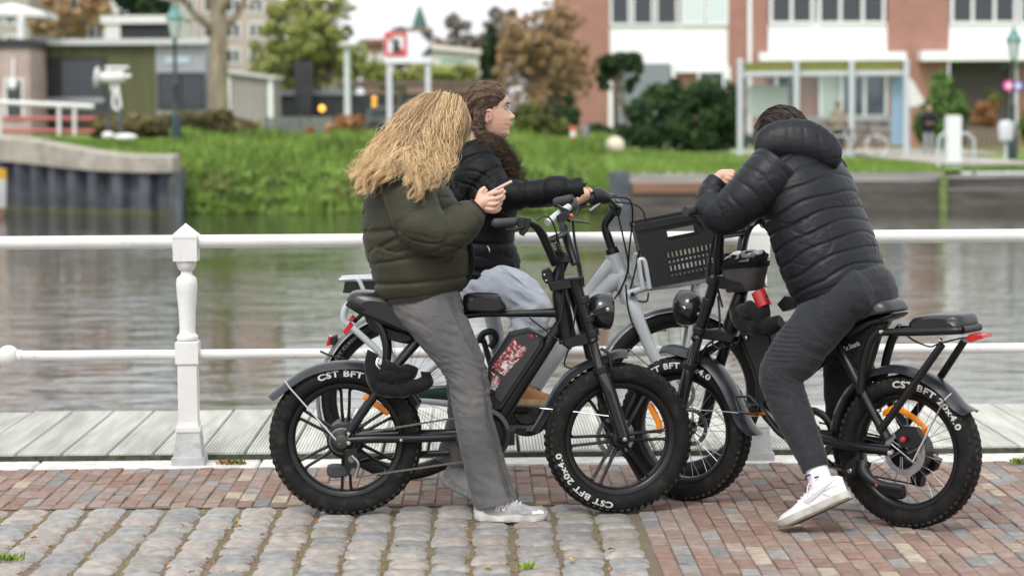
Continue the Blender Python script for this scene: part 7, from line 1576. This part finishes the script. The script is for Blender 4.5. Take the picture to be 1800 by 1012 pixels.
# face details
def fpt(x, y, z): return hO2 + fx2 * (x * HH2) + fz2.cross(fx2) * (y * HH2) + fz2 * (z * HH2)
nearS = -1 if fz2.cross(fx2).dot(nB) < 0 else 1
for s_ in (-1, 1):
    m = MB(); m.ball(fpt(.308, s_ * .150, .550), .0105, 16, 10); ey = m.build('eye', mat('eye_white%d' % s_, (.36, .32, .30), .25), G2); m = MB(); m.ball(fpt(.338, s_ * .150, .550), .0058, 12, 8); m.build('iris', mat('iris_dark%d' % s_, (.02, .014, .01), .15), ey)
    m = MB(); m.stube([fpt(.345, s_ * .105, .562), fpt(.360, s_ * .148, .574), fpt(.338, s_ * .20, .560)], [.0016, .0030, .0014], 6); m.build('upper_eyelid', mat('eyelash%d' % s_, (.04, .025, .02), .7), G2); m = MB(); m.stube([fpt(.345, s_ * .105, .536), fpt(.352, s_ * .148, .528), fpt(.335, s_ * .20, .54)], [.002, .0028, .002], 6); m.build('lower_eyelid', M['skin2'], G2)
    m = MB(); m.stube([fpt(.388, s_ * .07, .618), fpt(.386, s_ * .12, .640), fpt(.358, s_ * .18, .642), fpt(.325, s_ * .225, .624)], [.0022, .0036, .003, .001], 6); m.build('eyebrow', HN[2], G2)
M['lip'] = mat('lip', (.52, .24, .20), .45)
m = MB(); m.stube([fpt(.345, -.115, .243), fpt(.385, -.06, .250), fpt(.396, 0, .252), fpt(.385, .06, .250), fpt(.345, .115, .243)], [.0015, .003, .0042, .003, .0015], 8); m.build('upper_lip', M['lip'], G2); m = MB(); m.stube([fpt(.345, -.11, .232), fpt(.38, -.06, .214), fpt(.388, 0, .212), fpt(.38, .06, .214), fpt(.345, .11, .232)], [.0015, .0035, .0048, .0035, .0015], 8); m.build('lower_lip', M['lip'], G2)
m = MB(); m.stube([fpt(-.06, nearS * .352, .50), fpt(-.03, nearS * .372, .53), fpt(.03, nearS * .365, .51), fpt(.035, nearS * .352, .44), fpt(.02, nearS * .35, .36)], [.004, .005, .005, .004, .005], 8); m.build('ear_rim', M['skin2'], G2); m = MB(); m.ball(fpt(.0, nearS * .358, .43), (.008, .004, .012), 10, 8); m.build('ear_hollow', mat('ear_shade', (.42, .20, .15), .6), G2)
jm = MB()
loft(jm, [(b(838, 494), 76 * k2, .17), (b(840, 470), 76 * k2, .185), (b(840, 420), 66 * k2, .18), (b(844, 350), 68 * k2, .195), (b(845, 300), 62 * k2, .19), (b(848, 268), 48 * k2, .14), (b(844, 252), 38 * k2, .10), (b(840, 241), 34 * k2, .09)], nB, seams=[.06, .17, .29, .40, .52], depth=.06, sig=.008, seg=44)
loft(jm, [(b(826, 282, .13), .115, .10), (b(838, 308, .18), .118, .10), (b(862, 333, .22), .10, .09), (b(895, 343, .255), .072, .075), (b(935, 342, .28), .060, .06), (b(972, 336, .305), .064, .06), (b(1000, 335, .32), .056, .052), (b(1016, 336, .325), .044, .045)], nB, seams=.095, depth=.12, sig=.009, seg=30)
loft(jm, [(b(832, 285, -.13), .11, .10), (b(870, 330, -.2), .09, .09), (b(930, 342, -.25), .062, .06), (b(1030, 345, -.29), .045, .045)], nB, seams=.095, depth=.10, sig=.009, seg=30)
w3 = wrinkle(.008, (8, 8, 14), .4, 7)
remesh(jm, 'jacket', M['black_j'], G2, .005, 2, lambda p: w3(p) + w2(p))
m = MB(); m.prism([b(1002, 322, .31), b(1030, 322, .33), b(1034, 319, .335), b(1022, 336, .36), b(1012, 348, .37), b(1004, 346, .36)], nB * -.012); m.build('cuff_flap', M['black_j'], G2, smooth=0)
loft_m = MB(); loft(loft_m, [(b(1006, 335, .322), .05, .05), (b(1018, 333, .327), .052, .05), (b(1027, 331, .33), .046, .046)], nB, step=.005); loft_m.build('cuff', M['black_j'], G2)
m = MB(); m.stube([b(857, 432, .185), b(860, 439, .19), b(861, 443, .19)], .003, 6); m.build('zip_pull', M['chrome'], G2)
tm_ = MB()
loft(tm_, [(b(838, 480), 66 * k2, .15), (b(845, 508), 66 * k2, .16)], nB, seg=32)
loft(tm_, [(b(800, 492, .04), .04, .04), (b(832, 498, .06), .12, .10), (b(888, 508, .13), .100, .095), (b(922, 528, .16), .090, .085), (b(936, 553, .17), .080, .078), (b(918, 600, .165), .07, .07), (b(900, 650, .16), .066, .066), (b(890, 690, .16), .066, .068)], nB, seg=28)
loft(tm_, [(b(800, 495, -.04), .04, .04), (b(834, 502, -.06), .12, .10), (b(885, 512, -.13), .105, .10), (b(922, 540, -.16), .085, .085), (b(925, 580, -.17), .075, .075), (b(905, 640, -.165), .066, .066), (b(892, 690, -.16), .064, .066)], nB, seg=28)
def jf2(p):
    q = (p - b(930, 545, .17)).length; kn = math.exp(-(q / .12) ** 2); return (.003 + kn * .005) * (1 - 2.2 * abs(mnoise.noise(V(p.x * 14 + p.z * 10, p.y * 12, p.z * 22)))) + (.0015 + kn * .002) * math.sin(p.x * 70 + p.z * 75 + 5 * mnoise.noise(p * 8)) + .002 * mnoise.noise(p * 28)
remesh(tm_, 'jeans', M['blue_jean'], G2, .005, 2, jf2)
sd2 = MB(); sd2.stube([b(880, 468, .205), b(915, 495, .225), b(950, 535, .225), b(955, 560, .22)], .003, 6); sd2.build('jeans_seam', M['blue_jean'], G2)
for o_ in (.165, -.165):
    hpb = b(872, 708, o_); d2 = (b(935, 712, o_) - hpb).normalized(); up2 = (Zu - d2 * d2.z).normalized(); shoe(G2, hpb, d2, up2, nB, .265, (M['brown_shoe'], fabric('gum_sole%d' % int(o_ * 100), (.42, .30, .17), .8), M['brown_shoe']), 'flat', .95)
# brown hair: cap, pulled-back strands, curly ponytail falling in front of the shoulder
hc2 = MB(); rot = Matrix((fx2, fz2.cross(fx2), fz2)).transposed()
hc2.ball(fpt(-.075, 0, .64), (.435 * HH2, .36 * HH2, .385 * HH2), 36, 22, rot=rot); hc2.build('hair_cap', HN[0], G2)
GS = []
for o_ in (.0, .2, .35, .42, .42):
    pass
gs2 = [[fpt(.36, nearS * .02, .86), fpt(.20, nearS * .06, 1.02), fpt(-.10, nearS * .08, 1.06), fpt(-.40, nearS * .10, .92), fpt(-.55, nearS * .12, .68), fpt(-.50, nearS * .14, .46)],
       [fpt(.36, nearS * .10, .82), fpt(.20, nearS * .18, .98), fpt(-.10, nearS * .24, 1.01), fpt(-.38, nearS * .24, .88), fpt(-.52, nearS * .20, .66), fpt(-.48, nearS * .18, .44)],
       [fpt(.33, nearS * .21, .77), fpt(.18, nearS * .29, .89), fpt(-.10, nearS * .335, .92), fpt(-.34, nearS * .31, .80), fpt(-.47, nearS * .26, .60), fpt(-.46, nearS * .20, .40)],
       [fpt(.26, nearS * .29, .69), fpt(.12, nearS * .355, .78), fpt(-.10, nearS * .385, .78), fpt(-.30, nearS * .36, .68), fpt(-.42, nearS * .30, .50), fpt(-.42, nearS * .22, .34)],
       [fpt(.27, nearS * .27, .73), fpt(.14, nearS * .345, .74), fpt(-.06, nearS * .385, .70), fpt(-.24, nearS * .37, .60), fpt(-.37, nearS * .32, .45), fpt(-.39, nearS * .24, .30)],
       [fpt(.16, nearS * .335, .60), fpt(.07, nearS * .365, .61), fpt(-.06, nearS * .385, .57), fpt(-.22, nearS * .37, .53), fpt(-.34, nearS * .32, .40), fpt(-.37, nearS * .24, .26)]]
gfar = [[fpt(.36, -nearS * y, .86 - y * .3), fpt(.2, -nearS * (y + .08), 1.0 - y * .2), fpt(-.1, -nearS * (y + .12), 1.04 - y * .3), fpt(-.4, -nearS * (y + .1), .9 - y * .3), fpt(-.52, -nearS * y, .66), fpt(-.48, -nearS * y, .45)] for y in (.05, .2)]
strands('hair', gfar[::-1] + gs2, 1900, HN, G2, .0012, .0035, .06, .0022, 31, sub=5, clump=110)
GP = [[fpt(-.42, nearS * .20, .42), fpt(-.30, nearS * .36, .22), fpt(-.12, nearS * .42, .02), fpt(.06, nearS * .42, -.12), fpt(.22, nearS * .36, -.32), fpt(.34, nearS * .32, -.58), fpt(.42, nearS * .30, -.72)], [fpt(-.36, nearS * .24, .34), fpt(-.20, nearS * .40, .14), fpt(.0, nearS * .44, -.04), fpt(.16, nearS * .42, -.20), fpt(.32, nearS * .36, -.42), fpt(.44, nearS * .32, -.62), fpt(.48, nearS * .30, -.74)], [fpt(-.26, nearS * .30, .34), fpt(-.12, nearS * .41, .12), fpt(.08, nearS * .43, -.04), fpt(.24, nearS * .40, -.16), fpt(.36, nearS * .36, -.36), fpt(.46, nearS * .32, -.56), fpt(.50, nearS * .30, -.70)]]
strands('ponytail', GP, 800, HN, G2, .0010, .016, .05, .017, 41, sub=11, curl=.6, clump=60)
strands('ponytail', GP, 90, HN, G2, .0007, .022, .055, .022, 43, sub=11, curl=.5)
strands('hair', [[fpt(-.02, nearS * .385, .60), fpt(-.10, nearS * .40, .46), fpt(-.13, nearS * .40, .30), fpt(-.10, nearS * .42, .12), fpt(.0, nearS * .44, -.02)], [fpt(-.25, nearS * .37, .60), fpt(-.26, nearS * .38, .44), fpt(-.22, nearS * .40, .28), fpt(-.14, nearS * .43, .10), fpt(-.04, nearS * .44, -.02)]], 240, HN, G2, .0018, .008, .035, .005, 44, sub=8, curl=.6)

# ---------------------------------------------------------------- rider on the right bike, seen from behind
G3 = thing('person', on_z(1395, 932), 'person bent over handlebar in dark quilted hooded jacket, charcoal trousers and white sneakers', 'person')
c = lambda px, py, off=0.: PC(px, py, off); nG = nC
b3 = MB(); hC3 = c(1372, 246, .0); fwd = -uC; fx3 = (fwd * math.cos(R(40)) - Zu * math.sin(R(40))); fz3 = (fwd * math.sin(R(40)) + Zu * math.cos(R(40)))
head(b3, hC3 - fz3 * .115, fx3, fz3, .23)
capsule(b3, [hC3 - fz3 * .06, c(1398, 262), c(1410, 300)], [.055, .055, .08]); capsule(b3, [c(1410, 300), c(1440, 400), c(1480, 500)], [.11, .10, .11], 16)
capsule(b3, [c(1350, 300, .20), c(1262, 380, .30), c(1256, 325, .22), c(1264, 315, .21)], [.05, .042, .03, .025]); capsule(b3, [c(1440, 300, -.18), c(1400, 370, -.26), c(1345, 390, -.28)], [.05, .042, .03])
q = lambda x, y, e=0: c(x, y, .20 + e)
hand(b3, ([q(1262, 317), q(1269, 310), q(1275, 308)], [.024, .027, .024]), [[q(1275, 303), q(1284, 301), q(1290, 303), q(1288, 307)], [q(1277, 308, .008), q(1285, 308, .01), q(1290, 311, .005), q(1286, 314)], [q(1275, 313, .012), q(1282, 314, .014), q(1286, 317, .008), q(1281, 319)], [q(1272, 317, .012), q(1277, 320, .014), q(1280, 323, .008), q(1276, 325)]], [q(1268, 304, -.01), q(1278, 302, -.02), q(1288, 304, -.02)])
capsule(b3, [c(1480, 490), c(1470, 545, .1), c(1385, 660, .24), c(1432, 800, .27), c(1446, 850, .275)], [.09, .075, .05, .035, .036], per=8)
remesh(b3, 'body', M['skin3'], G3, .0035, 2)
jm = MB()
loft(jm, [(c(1479, 510), .172, .222), (c(1473, 494), .180, .228), (c(1456, 450), .185, .235), (c(1438, 400), .18, .235), (c(1423, 350), .175, .235), (c(1410, 312), .155, .222), (c(1400, 284), .12, .185), (c(1394, 266), .085, .11)], nG, seams=.062, depth=.034, sig=.0048, seg=72, step=.006, swirl=.012)
loft(jm, [(c(1366, 292, .16), .105, .10), (c(1342, 318, .21), .105, .10), (c(1306, 354, .265), .094, .09), (c(1270, 378, .295), .080, .076), (c(1252, 366, .28), .068, .066), (c(1251, 342, .245), .057, .058), (c(1258, 324, .22), .047, .049), (c(1262, 318, .21), .042, .045)], nG, seams=.06, depth=.042, sig=.005, seg=40, step=.006, swirl=.006)
loft(jm, [(c(1440, 290, -.17), .12, .11), (c(1430, 330, -.23), .11, .10), (c(1400, 370, -.27), .085, .08), (c(1350, 390, -.28), .05, .05)], nG, seams=.07, depth=.06, sig=.008, seg=30)
w4 = wrinkle(.0045, (11, 11, 17), .4, 11)
remesh(jm, 'jacket', M['navy_j'], G3, .0036, 1, lambda p: w4(p) * .55 + w2(p) * .6)
hm = MB(); ctr = c(1403, 252, .0); ctr = ctr + (CP - ctr).normalized() * .10
hx = V(.985, -.05, -.10); hn = [(ctr - hx * .172 - Zu * .030, .03, 0), (ctr - hx * .150 - Zu * .018, .058, 0), (ctr - hx * .09 + Zu * .002, .078, 0), (ctr + Zu * .012, .086, 0), (ctr + hx * .08 + Zu * .002, .086, 0), (ctr + hx * .14 - Zu * .020, .072, 0), (ctr + hx * .170 - Zu * .026, .035, 0)]
def lofth(m, pts, seams):     # chain across the shoulders; ring axes: up and forward
    q_ = spline([tuple(p[0]) + (p[1],) for p in pts], step=.007); cc = q_[:, :3]; k_ = len(q_); s_ = np.concatenate([[0], np.cumsum(np.linalg.norm(np.diff(cc, axis=0), axis=1))]); seg = 40; vs = []; U = np.array((0., .25, .968)); W = np.array((0., -.968, .25))
    for i in range(k_):
        d_ = min(abs(s_[i] - x) for x in seams); f = 1 - .05 * math.exp(-(d_ / .005) ** 2)
        for j in range(seg):
            an = 2 * math.pi * j / seg; lf = 1 - .045 * math.exp(-((an - .55 - .25 * math.sin(s_[i] * 12)) / .10) ** 2); vs.append(cc[i] + U * (q_[i, 3] * f * lf * math.sin(an)) + W * (q_[i, 3] * f * lf * .62 * math.cos(an)))
    m.add(vs, [(i * seg + j, i * seg + (j + 1) % seg, (i + 1) * seg + (j + 1) % seg, (i + 1) * seg + j) for i in range(k_ - 1) for j in range(seg)] + [tuple(range(seg - 1, -1, -1)), tuple((k_ - 1) * seg + j for j in range(seg))])
lofth(hm, hn, (.07, .13, .19, .25, .31)); remesh(hm, 'hood', M['navy_j'], G3, .0045, 2, lambda p: w4(p) * .4 + w2(p) * .6)
m = MB(); loft(m, [(c(1479, 509), .172, .223), (c(1481, 515), .170, .220)], nG, step=.004); m.build('jacket_hem', M['navy_j'], G3)
gp = on_z(1390, 933); offS = (gp - PC.a).dot(nC)
tm_ = MB()
loft(tm_, [(c(1478, 486), .12, .16), (c(1488, 505), .155, .19), (c(1500, 526), .170, .20), (c(1500, 545), .13, .17), (c(1500, 556), .06, .09)], nG, seg=36)
loft(tm_, [(c(1522, 508, .05), .05, .05), (c(1512, 512, .07), .105, .10), (c(1484, 526, .10), .098, .108), (c(1440, 569, .15), .104, .106), (c(1392, 630, .22), .097, .095), (c(1374, 662, .245), .086, .085), (c(1383, 700, .25), .077, .078), (c(1404, 750, .26), .069, .07), (c(1425, 798, .27), .057, .06), (c(1433, 820, .275), .053, .056)], nG, seg=32)
loft(tm_, [(c(1528, 500, -.07), .05, .05), (c(1522, 530, -.09), .125, .115), (c(1488, 620, -.15), .09, .09), (c(1484, 720, -.18), .075, .075), (c(1498, 840, -.2), .055, .055)], nG, seg=28)
def jf3(p):
    q_ = (p - c(1375, 668, .25)).length; kn = math.exp(-(q_ / .14) ** 2); q2 = (p - c(1435, 655, .2)).length; k3 = math.exp(-(q2 / .09) ** 2); qr = (p - c(1368, 602, .3)).length
    rib = .0022 * math.sin(p.z * 2 * math.pi / .018) * (1 if (qr < .085) else 0)
    n_ = mnoise.noise(V(p.x * 7, p.y * 7, p.z * 19 + p.x * 6)); return (.0022 + kn * .004 + k3 * .006) * (1 - 2.2 * abs(n_)) - (.0015 + kn * .004 + k3 * .005) * math.exp(-(n_ / .08) ** 2) + .002 * mnoise.noise(p * 26) + rib
remesh(tm_, 'trousers', M['char'], G3, .0045, 2, jf3)
m = MB(); loft(m, [(c(1428, 806, .272), .058, .061), (c(1434, 824, .276), .052, .056)], nG, step=.004, seams=.006, depth=.03, sig=.002); m.build('trouser_cuff', M['char'], G3)
m = MB(); loft(m, [(c(1434, 818, .276), .042, .045), (c(1440, 838, .28), .044, .046), (c(1450, 862, .285), .046, .048)], nG, step=.006); so_ = m.build('sock', M['sock'], G3)
m = MB(); m.stube([c(1416, 841, .33), c(1418, 836, .335), c(1424, 834, .336)], .004, 6); m.build('sock_mark', M['navy_mark'], so_); m = MB(); m.stube([c(1432, 839, .335), c(1436, 838, .335), c(1439, 837, .335)], .0035, 6); m.build('sock_mark', M['navy_mark'], so_)
toe3 = on_z(1372, 931); heel3 = c(1497, 874, .275); d3 = (toe3 - heel3).normalized(); L3 = (toe3 - heel3).length
sdv = nC - d3 * nC.dot(d3); sdv.normalize(); up3 = d3.cross(sdv); up3 = up3 if up3.z > 0 else -up3
sh3, sf3, Q3 = shoe(G3, heel3, d3, up3, sdv, L3, (M['shoe_w'], M['sole_w'], M['shoe_w']), 'flat', 1.12)
patch(sf3, [(.08, .086, .090), (.16, .076, .084), (.24, .066, .077), (.32, .057, .071), (.40, .050, .066), (.46, .046, .063), (.50, .048, .063), (.52, .056, .064), (.525, .064, .068)], 'swoosh', M['swoosh'], sh3, .0028)
for ln_ in ([(.46, .035), (.50, .045), (.56, .062)], [(.2, .036), (.26, .05), (.29, .06)], [(.06, .06), (.16, .064), (.3, .062), (.42, .072)]):
    m = MB(); m.stube([sf3(x, z, .0008) for (x, z) in ln_], .0012, 5); m.build('shoe_seam', M['swoosh'], sh3)
hp4 = on_z(1500, 884); hp4 = c(1500, 878, -.2); hp4.z = .004; shoe(G3, hp4 + uC * .05, fwd, Zu, nC, .28, (M['shoe_w'], M['sole_w'], M['shoe_w']), 'flat', 1.05)
hcap = MB(); rot = Matrix((fx3, fz3.cross(fx3), fz3)).transposed(); hcap.ball(hC3 + fz3 * .016 - fx3 * .012, (.116, .094, .110), 28, 18, rot=rot); hcap.build('hair_cap', HD[0], G3)
def hp3(al, be): return hC3 + fz3 * .016 - fx3 * .012 + rot @ V(.119 * math.cos(al) * math.cos(be), .097 * math.sin(be), .113 * math.sin(al) * math.cos(be))
ghd = [[hp3(R(al), R(be * 1.0)) for al in (60, 90, 120, 150, 180, 210, 235)] for be in (-86, -65, -40, -15, 10, 35, 60, 84)]
strands('hair', ghd, 1000, HD, G3, .0016, .003, .06, .003, 51, sub=5, clump=60)

# ---------------------------------------------------------------- two people on the far quay
def far_person(px, pyf, pyt, Y, label, coat, trou, hairm, face=-1, hand_up=True):
    base = V(at_depth(px, pyf, Y).x, Y, at_depth(px, pyf, Y).z); H = at_depth(px, pyt, Y).z - base.z; t = thing('person', base, label, 'person'); s_ = H / 1.75; q_ = lambda x, y, z: base + V(x, y, z) * s_
    m = MB(); m.ball(q_(0, 0, 1.63), (.085 * s_, .1 * s_, .12 * s_), 14, 10); capsule(m, [q_(0, 0, 1.55), q_(0, 0, 1.42), q_(0, 0, 1.0)], [.05 * s_, .07 * s_, .1 * s_]); capsule(m, [q_(-.18, 0, 1.4), q_(0, 0, 1.4), q_(.18, 0, 1.4)], [.045] * 3)
    for sx in (-1, 1): capsule(m, [q_(sx * .17, 0, 1.4), q_(sx * .22, -.02, 1.12), q_(sx * .05, -.24, 1.12)], [.04, .035, .03])
    remesh(m, 'body', M['skin3'], t, .013, 1)
    m = MB(); loft(m, [(q_(0, 0, .82), .18, .14), (q_(0, 0, 1.1), .19, .14), (q_(0, 0, 1.38), .21, .14), (q_(0, 0, 1.50), .09, .08)], V(0, -1, 0), step=.03, seg=18)
    for sx in (-1, 1): loft(m, [(q_(sx * .19, 0, 1.40), .07, .07), (q_(sx * .25, -.02, 1.12), .06, .06), (q_(sx * .10, -.22, 1.12), .045, .045)], V(1, 0, 0), step=.03, seg=12)
    remesh(m, 'jacket', coat, t, .02, 1)
    m = MB(); loft(m, [(q_(0, 0, .78), .15, .12), (q_(0, 0, .95), .16, .13)], V(0, -1, 0), step=.03, seg=16)
    for sx in (-1, 1): loft(m, [(q_(sx * .08, 0, .85), .085, .09), (q_(sx * .10, -.02, .45), .065, .07), (q_(sx * .12, 0, .06), .055, .06)], V(0, -1, 0), step=.03, seg=14)
    remesh(m, 'trousers', trou, t, .02, 1)
    for sx in (-1, 1): m = MB(); m.ball(q_(sx * .12, -.06, .045), (.05, .13, .045), 12, 8); m.build('shoe', M['shoe_w'], t)
    m = MB(); m.ball(q_(0, .015, 1.665), (.095 * s_, .11 * s_, .105 * s_), 14, 10); m.build('hair', hairm, t); return t
far_person(1632, 280, 181, 71, 'man in dark jacket and grey trousers standing on the far quay', M['navy_j'], fabric('light_grey_trousers', (.26, .26, .28), .9), HD[0])
far_person(1473, 272, 180, 73.0, 'figure in pale coat waiting inside the bus shelter', fabric('beige_coat', (.33, .28, .22), .9), M['char'], HD[1])
fb = thing('parked_bicycle', V(at_depth(1540, 285, 71.4).x, 71.4, .17), 'thin bicycle with a white-rimmed front wheel beside the shelter', 'bicycle')
for px in (1541, 1478):
    cc = V(at_depth(px, 262, 71.4).x, 71.4, .17 + .35); m = MB(); m.lathe([(.33, -.015), (.35, 0), (.33, .015), (.315, 0), (.33, -.015)], cc, (0, 1, 0), 36); m.build('wheel', M['frame_w'], fb)
for pl_ in ([(1541, 262), (1525, 220)], [(1525, 228), (1500, 262), (1478, 262), (1492, 230), (1525, 228)], [(1500, 262), (1490, 218)], [(1518, 216), (1530, 215)]):
    m = MB(); ptube(m, pl_, 71.4, 1.4, 6); m.build('frame_tube', M['blk'], fb)
